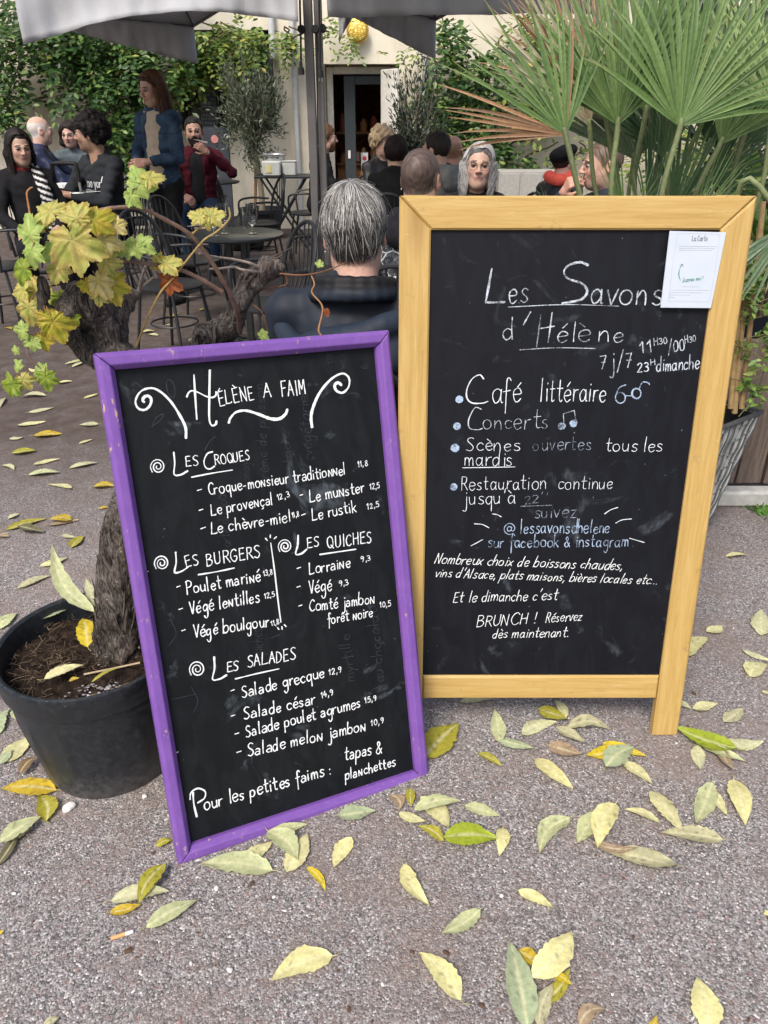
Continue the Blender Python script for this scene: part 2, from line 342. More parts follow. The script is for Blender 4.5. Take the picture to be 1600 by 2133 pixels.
# ------------------------------------------------------------------ handwriting: a single-stroke hand
GL = {
'a': ('8,8 5,10 2,8 1,4 3,0 6,1 8,5/8,10 8,3 8.6,0 9.5,.5', 10), 'ə': ('2,8.5 4.5,10 7,9 8,6 8,0/8,4.5 5,5.5 2,4.5 1,2.2 3,0 6,.6 8,3', 9.5),
'b': ('1.5,20 1,10 1,0/1,6 4,10 7.5,9 8.5,5 7,1 4,0 1,2', 9.5), 'c': ('8,8 5.5,10 2.5,8.6 1,5 2.4,1 5,0 8,1.6', 9),
'd': ('8,8 5,10 2,8 1,4 3,0 6,1 8,5/8.3,20 8,10 8,0', 10), 'e': ('1,5 7.6,6 7.4,9 4.5,10 1.7,8 1,4 3,.3 5.5,0 8,2', 9),
'f': ('8,17.5 6.4,20 4.3,18 4,8 3.8,-8/1,9 7.6,10', 8), 'g': ('8,8 5,10 2,8 1,4.6 3,1 6,2 8,5/8,10 8,-4 6.4,-9 3.6,-9.5 1.6,-6', 10),
'h': ('1.4,20 1,10 1,0/1,5 3.6,9.6 6.4,9.4 7.8,6 8,0', 9.5), 'i': ('2,10 2,0/2.1,13.7 2.2,14.8', 4), 'j': ('4.6,10 4.6,-5 3,-9.4 .4,-8/4.7,13.7 4.8,14.8', 6.5),
'k': ('1.4,20 1,0/7.6,10.6 1.2,4.4/3.2,6 8,0', 9), 'l': ('2.4,20 2,8 2,0', 4.5), 'm': ('1,10 1,0/1,5 2.8,9.6 4.8,9.6 5.8,6 5.8,0/5.8,5 7.6,9.6 9.6,9.6 10.6,6 10.8,0', 12.5),
'n': ('1,10 1,0/1,5 3.6,9.6 6,9.6 7.4,6 7.6,0', 9), 'ɴ': ('1,0 1.2,10.5/1.2,10.5 7.6,0/7.6,0 8,11', 9.6), 'o': ('5,10 2,8.6 1,5 2.2,1.2 5,0 8,1.4 9,5 7.6,9 5,10', 10.5),
'p': ('1.3,10 1,0 .8,-9/1,6 4,10 7.5,9 8.5,5 7,1 4,0 1,2', 9.5), 'q': ('8,8 5,10 2,8 1,4 3,0 6,1 8,5/8,10 8,-9', 10), 'r': ('1,10 1,0/1,5 3,9 6.4,9.8', 7),
's': ('7,8.8 4.4,10 2,8.6 2.4,6.4 6,4.2 6.8,1.6 4,0 1,1.2', 8.2), 't': ('4,18 3.8,4 5,.3 7.4,1/1,11 7.6,11.4', 8), 'u': ('1,10 1.2,3.6 3,.2 6,1 7.8,4/7.8,10 8,0', 9.5),
'v': ('1,10 4.4,0/4.4,0 8,10.4', 8.6), 'w': ('1,10 3.4,0/3.4,0 6,8/6,8 8.4,0/8.4,0 11,10', 12), 'x': ('1,10 7.8,0/7.8,10 1,0', 9), 'y': ('1,10 4.6,1.5/8,10 4.6,0 2,-9', 9), 'z': ('1,9.6 7.6,10/7.6,10 1,0/1,0 8,.4', 9),
'A': ('.6,0 5.2,18/5.2,18 9.4,0/2.4,7 8,7', 10.5), 'B': ('1.4,18 1,0/1.4,18 6,17.6 7.4,14 5,10.6 1.4,10/3,10 7.6,8.6 8.6,4.4 6,.6 1,0', 10), 'C': ('9.4,15 6.6,18 3,15.4 1,9 2.4,2.4 6,0 9.8,2.4', 10.5),
'D': ('1.3,18 1,0/1.3,18 6.4,15.6 8.6,9 6.4,2 1,0', 10), 'E': ('7.8,18 1.3,17.6/1.3,17.6 1,0/1,0 8,.3/1.2,9.4 6.8,9.8', 9.3), 'F': ('8,18 1.3,17.6/1.3,17.6 1,0/1.2,9.4 6.8,9.8', 8.8),
'G': ('9.2,15.4 6.6,18 3,15.4 1,9 2.4,2.4 6,0 9,3.4 9,8/9,8 5.6,7.8', 10.6), 'H': ('1.2,18 1,0/8.4,18.4 8.4,0/1,9 8.4,9.6', 10), 'I': ('2,18 2,0', 4.2), 'L': ('2.4,18 1,0/1,0 8,.3 9,1.6', 9.6),
'M': ('1,0 1.6,18/1.6,18 5.6,6/5.6,6 9.6,18/9.6,18 10.4,0', 11.5), 'N': ('1,0 1.4,18/1.4,18 8.2,0/8.2,0 8.8,18.4', 10.5), 'O': ('5.4,18 2,15 1,9 2.2,2.4 5.4,0 9,2.6 10,9 8.6,15.6 5.4,18', 11), 'P': ('1.4,18 1,-1/.2,17 5,18.6 8.4,15.6 7,10 1.4,8.4', 9.4),
'Q': ('5.4,18 2,15 1,9 2.2,2.4 5.4,0 9,2.6 10,9 8.6,15.6 5.4,18/6.4,4.4 10.4,-1.4', 11.4), 'R': ('1.4,18 1,0/1.4,18 6.4,17 7.6,13.4 5.6,9.6 1.4,9/4,9 8.8,0', 9.6), 'S': ('8.6,16.4 5.6,18 2.4,15.8 2.8,12 7,7.6 8,3.4 5,0 1,1.6', 9.6),
'U': ('1.2,18 1,5 3.4,.4 6.8,1.4 8.4,6 8.6,18.4', 10), 'V': ('.6,18 4.8,0/4.8,0 8.6,18.6', 9.2), 'D2': ('', 0),
'0': ('4.4,14 1.8,11.6 1,7 2,1.6 4.4,0 7,2 7.8,7 6.8,12 4.4,14', 9), '1': ('.8,10 3.4,14/3.4,14 3.2,0', 5.4), '2': ('1,11 3,14 6.4,13 6.6,9.6 1,0/1,0 7.6,.2', 8.8), '3': ('1,12.6 4,14 6.6,12 6,8.6 3.4,7.4 6.8,6 7,2 4,0 .8,1.4', 8.4),
'4': ('4.6,14 1,5/1,5 8,5/6,9 5.8,0', 9), '5': ('7,14 2,14/2,14 1.6,8/1.6,8 5,8.8 7,6 6.4,1.6 3.4,0 .8,1', 8.6), '6': ('6,14 2.4,9 1.2,4 3,.4 6,.8 7,4.4 4.8,7.4 1.6,5', 8.6), '7': ('1,13.6 7.6,14/7.6,14 3.4,0/2.4,7 7,7.2', 8.6),
'8': ('4.4,7.6 1.6,10.6 4.2,14 7,11.4 4.4,7.6 1.4,3.4 4.2,0 7.4,3.2 4.4,7.6', 8.8), '9': ('7,12 4,14 1.4,11.4 2.6,8 6,8.6 7,12 6.8,6 4.4,0', 8.6),
',': ('2,1.5 1,-3.6', 4), '.': ('1.6,0 2,.5', 4), '-': ('1,6 6.4,6.6', 8), "'": ('3,20 1.6,14.5', 4), '!': ('2.4,18 2,6/2,.2 2.1,1', 5), ':': ('2,1 2.1,1.9/2,8 2.1,9', 5), '/': ('7,18 .6,-4', 8), '"': ('1,18 1,13/4,18 4,13', 6),
'&': ('9.4,7 6,1 3.4,0 1,2.4 1.8,6 6,11 6.4,14.6 4.4,16.6 2.8,14.4 4,10.6 9.6,0', 11), '@': ('9,9.6 6,10.4 4.4,7 5.4,3.6 8.4,4.4 9.4,10/9.2,5 10,3 12.4,5.4 12.6,10 9.6,15 5,15.4 1.4,11 1,5 3.4,0 7.6,-2 11.4,-.8', 14),
'´': ('4,13 7.4,16.6', 0), '`': ('2.4,16.6 5.8,13', 0), '^': ('2,13 4.4,16/4.4,16 7,13', 0), '¸': ('5,0 5.8,-2.4 3.4,-4', 0),
}
ACC = {'é': ('e', '´'), 'è': ('e', '`'), 'ê': ('e', '^'), 'à': ('a', '`'), 'ç': ('c', '¸'), 'É': ('E', '´'), 'È': ('E', '`')}
def parse(g): return [np.array([[float(q) for q in p.split(',')] for p in st.split()]) for st in GL[g][0].split('/') if st]
class Pen:
    """lays strokes on a plane as low convex ridges of chalk paint"""
    def __init__(s, plane, lift=.0006, seed=1): s.pl = plane; s.mb = None; s.k = 0; s.lift = lift; s.g = np.random.default_rng(seed)
    def start(s): s.mb = MB()
    def ridge(s, pts, wd, smooth=5):
        p = smooth_line(pts, smooth) if len(pts) > 2 else np.linspace(pts[0], pts[1], 7) if len(pts) == 2 else np.array(pts)
        if len(p) < 2: return
        n = len(p); t = np.gradient(p, axis=0); t /= np.linalg.norm(t, axis=1)[:, None]+1e-12; nn = np.stack([-t[:, 1], t[:, 0]], 1)
        wv = wd*.5*(1+.22*np.sin(np.linspace(0, 5, n)*(1+s.g.random())+s.g.random()*6)+.09*s.g.normal(size=n))
        e = np.ones(n); 
        p = np.concatenate([[p[0]-t[0]*wd*.35], p, [p[-1]+t[-1]*wd*.35]]); nn = np.concatenate([[nn[0]], nn, [nn[-1]]]); wv = np.concatenate([[wv[0]*.45], wv, [wv[-1]*.45]])
        L = p+nn*wv[:, None]; Rr = p-nn*wv[:, None]; s.k += 1; h = s.lift+.00002*(s.k % 9); top = h+min(.0005, wd*.15)
        V = np.concatenate([[s.pl.P(a, b, h) for a, b in L], [s.pl.P(a, b, top) for a, b in p], [s.pl.P(a, b, h) for a, b in Rr]]); m = len(p)
        F = [(i+1, i, m+i, m+i+1) for i in range(m-1)]+[(m+i+1, m+i, 2*m+i, 2*m+i+1) for i in range(m-1)]
        s.mb.add(V, F)
    def px(s, pts, wpx, smooth=5):
        q = [s.pl.px(x, y) for x, y in pts]; k = np.linalg.norm(s.pl.px(pts[0][0]+10, pts[0][1])-s.pl.px(*pts[0]))/10
        s.ridge(q, wpx*k, smooth)
    def text(s, txt, a, b, xh, wpx, slant=0.0, jit=.5):
        """baseline from photo pixel a to b (both on the plane), x-height xh photo pixels"""
        A = s.pl.px(*a); B = s.pl.px(*b); k = np.linalg.norm(s.pl.px(a[0], a[1]-10)-A)/10; xs_ = xh*k/10
        gl = []; x = 0
        for ch in txt:
            if ch == ' ': x += 6.5; continue
            base, ac = ACC.get(ch, (ch, None)); adv = GL[base][1]
            gl.append((base, x, 0)); 
            if ac: gl.append((ac, x, 5.6 if base in 'EÉ' else 0))
            x += adv+1.1
        x -= 1.5; d = B-A; ux = d/x; up = np.array([-d[1], d[0]]); up = up/np.linalg.norm(up)*xs_
        up = up+d/np.linalg.norm(d)*slant*xs_
        for base, gx, dy in gl:
            jx, jy, js = s.g.normal()*jit, s.g.normal()*jit*.8, 1+s.g.normal()*.04
            for st in parse(base):
                q = st*js+s.g.normal(size=st.shape)*jit*.35
                s.ridge([A+ux*(gx+px_+jx)+up*(py_+jy+dy) for px_, py_ in q], wpx*k)
    def dot(s, x, y, r, n=7):
        c = s.pl.px(x, y); k = np.linalg.norm(s.pl.px(x+10, y)-c)/10; r *= k
        ring = [(c[0]+r*(1+.08*s.g.normal())*math.cos(a), c[1]+r*math.sin(a)) for a in np.linspace(0, 6.283, 16, endpoint=False)]
        s.mb.add([s.pl.P(*c, s.lift+.0006)]+[s.pl.P(a, b, s.lift) for a, b in ring], [(0, 1+i, 1+(i+1) % 16) for i in range(16)])
    def done(s, name, m, parent): return s.mb.obj(name, m, parent, smooth=True, auto=False, world=True)
def chalk_mat(name, col, wear, scale=300):
    """chalk or paint marker: worn through in streaks so the board shows"""
    g = G(name); co = g.coord(geo=True)
    f = g.gray(g.mix(.5, g.noise(co, scale, 3, .7), g.noise(co, 40, 3)), (max(0, wear-.08), 0), (min(1, wear+.08), 1))
    c = g.mix(f, (.045, .05, .06), col); return g.out(c, .85, None, .15)

# ------------------------------------------------------------------ yellow varnished pavement board
def wood_mat(name, c1, c2, c3, axis):
    g = G(name); st = {'x': (1.2, 22, 22), 'z': (22, 22, 1.2)}[axis]; co = g.coord(st)
    grain = g.noise(co, 3.0, 7, .62, .8); fine = g.noise(co, 14, 5, .7)
    c = g.ramp(g.mix(.35, grain, fine), [(.22, c1), (.5, c2), (.74, c3)])
    kn = g.n('TexVoronoi', feature='SMOOTH_F1'); kn.inputs['Scale'].default_value = 1.1; g.l(g.coord({'x': (1, 4, 4), 'z': (4, 4, 1)}[axis]), kn.inputs['Vector'])
    c = g.mix(g.gray(kn.outputs['Distance'], (.04, .55), (.13, 0)), c, (.20, .10, .03))
    plain = g.coord(); sm = g.noise(plain, 26, 5, .75)
    c = g.mix(g.gray(sm, (.60, 0), (.72, .6)), c, (.24, .165, .085))
    nick = g.noise(plain, 70, 4, .6); c = g.mix(g.gray(nick, (.73, 0), (.77, .8)), c, (.62, .55, .42))
    rg = g.gray(sm, (.3, .34), (.7, .55)); return g.out(c, rg, g.bump(fine, .25, .002), .45)
YW1, YW2, YW3 = (.34, .20, .05), (.49, .325, .105), (.59, .425, .18)
Wx = wood_mat('varnished_wood_across', YW1, YW2, YW3, 'x'); Wz = wood_mat('varnished_wood_upright', YW1, YW2, YW3, 'z')
def board_mat(name, c1, c2, smear):
    g = G(name); co = g.coord(geo=True)
    f = g.noise(g.coord((6, 6, 1.4), geo=True), 3, 6, .7, 1.5); c = g.mix(g.gray(f, (.42, 0), (.75, 1)), c1, c2)
    s2 = g.noise(co, 7, 5, .6, 2.0); s3 = g.noise(g.coord((1, 1, .25), geo=True), 90, 3); st = g.mix(1.0, g.gray(s2, (.60, 0), (.78, 1)), g.gray(s3, (.35, .2), (.7, 1)), 'MULTIPLY')
    c = g.mix(g.mix(1.0, st, (smear,)*3, 'MULTIPLY'), c, (.30, .36, .42))
    dots = g.noise(co, 160, 1); c = g.mix(g.gray(dots, (.80, 0), (.83, .5)), c, (.35, .38, .4))
    return g.out(c, g.gray(f, (.3, .5), (.7, .68)), g.bump(g.noise(co, 5, 3), .12, .02), .22)
O = gnd(1376, 1531); TY = R(9.0)
YP = Plane(O, (1, 0, 0), (0, math.sin(TY), math.cos(TY)))
def rail(mb, pl, quad, t0, t1, bev=.004):
    """a frame member: planar outline (four s,t pairs, counter-clockwise from the front) between depths t0 (back) and t1 (front), edges eased"""
    q = np.array(quad); c = q.mean(0); n = 4
    def ring(ins, d):
        out = []
        for i in range(n):
            a, b, e = q[i-1], q[i], q[(i+1) % n]; d1 = (b-a)/np.linalg.norm(b-a); d2 = (e-b)/np.linalg.norm(e-b)
            n1 = np.array([-d1[1], d1[0]]); n2 = np.array([-d2[1], d2[0]]); k = 1+n1@n2
            out.append(b+(n1+n2)/k*ins)
        return [pl.P(*p, d) for p in out]
    V = ring(0, t0)+ring(0, t1-bev)+ring(bev, t1); 
    F = [(3, 2, 1, 0)]+[(k*4+i, k*4+(i+1) % 4, k*4+4+(i+1) % 4, k*4+4+i) for k in range(2) for i in range(4)]+[(8, 9, 10, 11)]
    mb.add(V, F)
def local(ob, M):
    """re-express a world-space mesh in the given frame so that its grain follows the member"""
    me = ob.data; me.transform(M.inverted()); return ob
yl = {k: YP.px(*p) for k, p in dict(itl=(908, 475), itr=(1511, 483), ibr=(1365, 1410), ibl=(872, 1406), otl=(845, 403), otr=(1580, 420), obr=(1400, 1531), leg=(1350, 1529)).items()}
xi0 = (yl['itl'][0]+yl['ibl'][0])/2; xi1 = (yl['itr'][0]+yl['ibr'][0])/2; yi0 = (yl['ibl'][1]+yl['ibr'][1])/2; yi1 = (yl['itl'][1]+yl['itr'][1])/2
wy = .066; xo0, xo1, yo1 = xi0-wy, xi1+wy, yi1+wy; yb = YP.px(1100, 1455)[1]
print('yellow inner', xi0, xi1, yi0, yi1, 'rails', yl['otl']-yl['itl'], yl['otr']-yl['itr'], yl['obr']-yl['leg'], yb)
yroot = thing('pavement_board', (YP.O[0]+(xo0+xo1)/2, YP.O[1]+.12, 0), 'tall black chalkboard in a yellow varnished wooden frame with two legs', 'chalkboard')
FRM = Matrix(((1, 0, 0, YP.O[0]), (0, math.cos(TY), math.sin(TY), YP.O[1]), (0, -math.sin(TY), math.cos(TY), 0), (0, 0, 0, 1)))
def yrail(name, quad, m, off, t0=-.022, t1=0.004):
    b = MB(); rail(b, YP, quad, t0, t1); me = b.mesh(name, smooth=False); M = FRM@Matrix.Translation((off, 0, off*.7)); me.transform(M.inverted())
    o = bpy.data.objects.new(name, me); COL.objects.link(o); me.materials.append(m); o.parent = yroot; o.matrix_parent_inverse = mat4(yroot).inverted(); o.matrix_basis = M; return o
g_ = .0012
yrail('stile', [(xo0, 0), (xi0, 0), (xi0, yi1+g_*.4), (xo0, yo1-g_)], Wz, .3)
yrail('stile', [(xi1, 0), (xo1, 0), (xo1, yo1-g_), (xi1, yi1+g_*.4)], Wz, 1.1)
yrail('top_rail', [(xo0+g_, yo1), (xi0+g_, yi1), (xi1-g_, yi1), (xo1-g_, yo1)], Wx, 2.3)
yrail('bottom_rail', [(xi0+g_, yb), (xi1-g_, yb), (xi1-g_, yi0), (xi0+g_, yi0)], Wx, 3.2, t1=.0015)
b = MB(); rail(b, YP, [(xi0-.01, yi0-.01), (xi1+.01, yi0-.01), (xi1+.01, yi1+.01), (xi0-.01, yi1+.01)], -.014, -.006, .0005)
yb_panel = b.obj('panel', board_mat('black_board', (.0042, .0052, .0085), (.0080, .0098, .0150), .26), yroot, smooth=False, world=True)
# rear support frame hinged at the top, standing behind
RB = Plane((YP.O[0], YP.O[1]+2*math.sin(TY)*yo1+.055, 0), (1, 0, 0), (0, -math.sin(TY), math.cos(TY)))
b = MB()
for x0, x1 in ((xo0+.01, xo0+.06), (xo1-.06, xo1-.01)): rail(b, RB, [(x0, 0), (x1, 0), (x1, yo1-.005), (x0, yo1-.005)], -.004, .018)
rail(b, RB, [(xo0+.061, .12), (xo1-.061, .12), (xo1-.061, .17), (xo0+.061, .17)], -.003, .015)
b.obj('rear_frame', Wz, yroot, smooth=False, world=True)
YPanel = Plane(YP.P(0, 0, -.006), YP.u, YP.v)
pen = Pen(YPanel, seed=5)
CH_white = chalk_mat('white_chalk', (.70, .75, .80), .36); CH_mid = chalk_mat('worn_chalk', (.56, .62, .70), .47); CH_faint = chalk_mat('faint_chalk', (.36, .42, .52), .52); CH_blue = chalk_mat('bluish_chalk', (.40, .52, .70), .46); MK_white = chalk_mat('white_marker', (.78, .81, .82), .27)
def cv(x, y): return (850+x/2.133, 400+y/2.133)
def cw(x, y): return (850+x/2.133, 1000+y/2.133)
XS, WS = .89, .55
def block(m, texts=(), lines=(), dots=(), parent=yroot, P_=None, name='lettering'):
    P_ = P_ or pen
    for t in texts: P_.start(); P_.text(t[0], t[1], t[2], t[3]*XS, t[4]*WS, *t[5:]); P_.done('lettering', m, parent)
    for l in lines: P_.start(); P_.px(l[0], l[1]*(.5+.5*WS), *l[2:]); P_.done('drawn_stroke', m, parent)
    for d in dots: P_.start(); P_.dot(*d); P_.done('bullet', m, parent)
block(CH_mid, [('es', (1059, 630), (1099, 629), 32, 4.6), ('avons', (1229, 632), (1376, 637), 33, 5.2)],
      [([cv(372, 340), cv(358, 420), cv(345, 490)], 5), ([cv(345, 491), cv(430, 489)], 5), ([cv(*p) for p in ((800, 325), (765, 312), (715, 325), (692, 355), (712, 385), (770, 405), (796, 440), (768, 478), (685, 494))], 5.4),
       ([cv(445, 511), cv(700, 500), cv(935, 507)], 1.8)])
block(CH_mid, [('d', (1044, 709), (1070, 707), 25, 4), ('é', (1158, 713), (1183, 712), 25, 3.6), ('l', (1190, 712), (1198, 712), 21, 3), ('è', (1200, 713), (1228, 712), 26, 3.6), ('ne', (1246, 713), (1300, 711), 24, 3.6)],
      [([cv(545, 532), cv(512, 590)], 3), ([cv(640, 535), cv(632, 600), cv(622, 668)], 3.6), ([cv(590, 606), cv(650, 596)], 3.2), ([cv(497, 701), cv(660, 692), cv(832, 695)], 2)])
block(CH_faint, [], [([cv(590, 545), cv(570, 696)], 3)])
block(CH_mid, [('7j/7', (1250, 770), (1316, 764), 23, 3.6), ('11', (1332, 738), (1360, 732), 19, 4), ('H30', (1362, 720), (1391, 714), 10, 2.6), ('/00', (1391, 735), (1427, 729), 18, 3.4), ('H30', (1427, 716), (1450, 710), 10, 2.4), ('23', (1327, 775), (1352, 773), 15, 4), ('H', (1354, 762), (1365, 760), 8, 2.6), ('dimanche', (1367, 774), (1456, 768), 17, 3.6)])
block(CH_white, [('afé', (1020, 839), (1087, 838), 30, 3), ('littéraire', (1124, 837), (1262, 835), 27, 3)], [([cv(*p) for p in ((336, 830), (318, 812), (285, 830), (262, 875), (262, 915), (285, 937), (330, 938), (355, 930))], 3.2)])
block(CH_blue, [], [([cv(943+22*math.cos(a), 914+24*math.sin(a)) for a in np.linspace(2.6, 8.9, 12)], 3), ([cv(1015+20*math.cos(a), 895+22*math.sin(a)) for a in np.linspace(0, 6.3, 12)], 4), ([cv(922, 905), cv(938, 870), cv(968, 856)], 2.6), ([cv(1026, 874), cv(1042, 845), cv(1068, 848), cv(1072, 856)], 2.6), ([cv(966, 905), cv(994, 905)], 2)],
      [(850+228/2.133, 400+921/2.133, 8), (850+218/2.133, 400+1040/2.133, 8), (850+210/2.133, 400+1137/2.133, 9), (850+203/2.133, 400+1310/2.133, 8), (850+682/2.133, 400+1040/2.133, 8), (850+735/2.133, 400+1028/2.133, 8)])
block(CH_mid, [('oncerts', (1003, 895), (1143, 892), 22, 2.2)], [([cv(*p) for p in ((326, 965), (300, 957), (280, 985), (268, 1020), (275, 1050), (310, 1056), (330, 1050))], 2.6), ([cv(693, 1038), cv(690, 985), cv(738, 970), cv(748, 1025)], 3, 1)])
block(CH_white, [('Scènes', (970, 940), (1083, 938), 17.5, 2.2), ('tous les', (1259, 940), (1379, 941), 17, 2.4), ('mardis', (966, 970), (1067, 970), 19, 2.3)], [([cv(242, 1225), cv(475, 1221)], 2)])
block(CH_faint, [('ouvertes', (1108, 939), (1231, 937), 18, 2.4), ("22''", (1090, 1050), (1142, 1046), 13, 2.2), ('suivez', (1112, 1078), (1199, 1077), 17, 2.6)], [([cv(500, 1396), cv(640, 1391)], 2)])
block(CH_white, [('Restauration', (960, 1021), (1137, 1019), 18, 2), ('continue', (1160, 1019), (1277, 1018), 17, 2), ("jusqu'à", (964, 1050), (1072, 1048), 18, 2.2)])
block(CH_blue, [('@', (1048, 1111), (1072, 1110), 14, 2.6), ('lessavonsdhelene', (1083, 1110), (1270, 1110), 16, 3), ('sur facebook & instagram', (1015, 1141), (1309, 1138), 15, 2.8)])
block(CH_white, [], [([cw(*p) for p in q], 2) for q in (((374, 150), (395, 153), (414, 163)), ((295, 194), (330, 197), (360, 212)), ((280, 292), (332, 264)), ((873, 150), (900, 132), (932, 121)), ((922, 191), (950, 177), (993, 172)), ((984, 258), (1050, 277)))])
block(MK_white, [('Nombreux choix de boissons chaudes,', (904, 1173), (1296, 1187), 12.5, 2.5, .3), ("vins d'Alsace, plats maisons, bières locales etc...", (904, 1201), (1369, 1217), 11.5, 2.3, .3)])
block(MK_white, [('Et le dimanche c\'est', (943, 1255), (1159, 1249), 13, 2.2, .2), ('BRUNCH !', (991, 1306), (1117, 1298), 13.5, 2.3, .2), ('Réservez', (1136, 1296), (1212, 1292), 12.5, 2.2, .2), ('dès maintenant.', (1024, 1329), (1184, 1326), 12, 2.2, .2)])
# printed card slipped under clear film, hung in the corner
CP = Plane(YP.P(0, 0, .0065), YP.u, YP.v)
b = MB(); rail(b, CP, [CP.px(*p) for p in ((1376, 641), (1481, 642), (1513, 484), (1395, 481))], -.0015, .0008, .0006)
card = b.obj('menu_card', mat('card_paper', (.52, .58, .67), .25, .03, 20, spec=.5), None, smooth=False)
tag(card, 'white printed card under clear film, stuck to the top right of the yellow framed board', 'card')
pc = Pen(Plane(CP.P(0, 0, .0008), CP.u, CP.v), lift=.0002, seed=9)
ink = mat('grey_ink', (.16, .17, .19), .8, .05); thin = mat('pale_ink', (.38, .41, .45), .8, .05); grn = mat('green_ink', (.02, .20, .14), .8, .05)
block(ink, [('La Carte', (1441, 502), (1473, 502), 7.4, 2.3, 0, .05)], parent=card, P_=pc)
block(grn, [('Scannez moi !', (1420, 588), (1464, 583), 5.2, 1.7, .3, .1)], [([(1417, 584), (1414, 572), (1416, 560), (1421, 551)], 1.8), ([(1416, 553), (1422, 550), (1423, 556)], 1.1, 1)], parent=card, P_=pc)
block(thin, [], [([(1414+i*1.2*(k % 2), y), (1494-i*3-k*2, y+.6)], 1.0) for i, (k, y) in enumerate(((0, 513), (1, 517), (2, 521)))]+[([(1422, 597), (1458, 597.6)], 1)]+[([(1398-k, 604+5*k), (1478-k*(12+k*4), 605+5*k)], .9) for k in range(4)]+
      [([(1412, 486), (1400, 560), (1393, 628)], .7), ([(1500, 488), (1490, 560), (1478, 629)], .7), ([(1412, 486), (1500, 488)], .7), ([(1393, 628), (1478, 629)], .7)], parent=card, P_=pc)

# ------------------------------------------------------------------ purple framed menu board leaning back
du = np.array([.908, .414, -.035]); dv = -np.array([.094, -.285, -.955])
PP = Plane(gnd(371, 1788), du, dv)
pl = {k: PP.px(*p) for k, p in dict(itl=(240, 765), itr=(778, 728), ibr=(865, 1608), ibl=(395, 1752), otl=(200, 735), otr=(800, 700), obr=(886, 1630), obl=(371, 1788)).items()}
px0 = (pl['itl'][0]+pl['ibl'][0])/2; px1 = (pl['itr'][0]+pl['ibr'][0])/2; py0 = (pl['ibl'][1]+pl['ibr'][1])/2; py1 = (pl['itl'][1]+pl['itr'][1])/2
print('purple', {k: v.round(3) for k, v in pl.items()}, 'BR z', PP.P(*pl['obr'])[2])
PF = .034
def purple_mat():
    g = G('purple_paint'); co = g.coord(geo=True)
    c = g.mix(g.noise(co, 18, 5, .6), (.135, .056, .29), (.215, .102, .385)); bs = g.noise(g.coord((1, 1, .2), geo=True), 120, 4, .7); c = g.mix(g.gray(bs, (.55, 0), (.75, .35)), c, (.30, .17, .47))
    chip = g.noise(g.coord((1, 1, .35), geo=True), 46, 5, .72); pt = g.noise(co, 6, 3)
    fac = g.mix(1.0, g.gray(chip, (.63, 0), (.65, 1)), g.gray(pt, (.46, 0), (.60, 1)), 'MULTIPLY')
    c = g.mix(fac, c, (.46, .33, .23)); d = g.noise(co, 120, 4); c = g.mix(g.gray(d, (.68, 0), (.8, .45)), c, (.12, .07, .15))
    return g.out(c, .48, g.bump(g.mix(.5, chip, d), .3, .0015), .4)
PM = purple_mat()
proot = thing('menu_board', PP.P((px0+px1)/2, 0, 0), 'chalkboard menu in a chipped purple wooden frame leaning back in front of the potted vine', 'chalkboard')
def prail(name, quad):
    """bevelled moulding: outer edge lower than the crest"""
    b = MB(); q = [np.array(p) for p in quad]                         # outer a, outer b, inner b, inner a
    prof = [(0, -.022), (0, .012), (.22, .020), (.72, .020), (1, .006), (1, -.008)]; A = []; B = []
    for f, d in prof: A.append(PP.P(*(q[0]*(1-f)+q[3]*f), d)); B.append(PP.P(*(q[1]*(1-f)+q[2]*f), d))
    n = len(prof); F = [(i, i+n, i+n+1, i+1) for i in range(n-1)]+[(0, n-1, 2*n-1, n)]+[tuple(range(n)), tuple(range(2*n-1, n-1, -1))]
    b.add(A+B, F); me = b.mesh(name, smooth=False)
    o = link_mesh(name, me, PM, proot, True); md = o.modifiers.new('ease', 'BEVEL'); md.width = .0022; md.segments = 2; return o
ox0, ox1, oy0, oy1 = px0-PF, px1+PF, py0-PF, py1+PF; e = .0008
prail('frame_rail', [(ox0, oy1-e), (ox0, oy0+e), (px0, py0+e), (px0, py1-e)])
prail('frame_rail', [(ox1, oy0+e), (ox1, oy1-e), (px1, py1-e), (px1, py0+e)])
prail('frame_rail', [(ox1-e, oy1), (ox0+e, oy1), (px0+e, py1), (px1-e, py1)])
prail('frame_rail', [(ox0+e, oy0), (ox1-e, oy0), (px1-e, py0), (px0+e, py0)])
b = MB(); rail(b, PP, [(px0-.012, py0-.012), (px1+.012, py0-.012), (px1+.012, py1+.012), (px0-.012, py1+.012)], -.010, -.004, .0005)
b.obj('panel', board_mat('slate_board', (.0042, .0056, .0070), (.0095, .0125, .0148), .42), proot, smooth=False, world=True)
PPan = Plane(PP.P(0, 0, -.004), PP.u, PP.v); pp = Pen(PPan, seed=3)
def c6(x, y): return (200+x/3.2, 700+y/3.2)
def spiral(cx, cy, r, turns=2.2, ph=2.4): return [(cx+r*(1-.82*t)*math.cos(ph+turns*6.283*t), cy+r*1.05*(1-.82*t)*math.sin(ph+turns*6.283*t)) for t in np.linspace(0, 1, 22)]
def pb(texts=(), lines=(), dots=(), m=MK_white): return block(m, texts, lines, dots, proot, pp)
pb([('ÉLÈNE', (455, 845), (532, 832), 19, 3.6), ('A', (548, 829), (566, 827), 18, 4), ('FAIM', (587, 827), (638, 821), 20, 4)],
   [([(404, 781), (407, 830), (410, 873)], 5), ([(437, 771), (436, 830), (436, 872), (441, 886), (449, 884), (451, 877)], 5), ([(389, 827), (393, 818), (400, 814), (412, 817), (428, 825), (442, 828), (450, 823), (450, 816)], 4)])
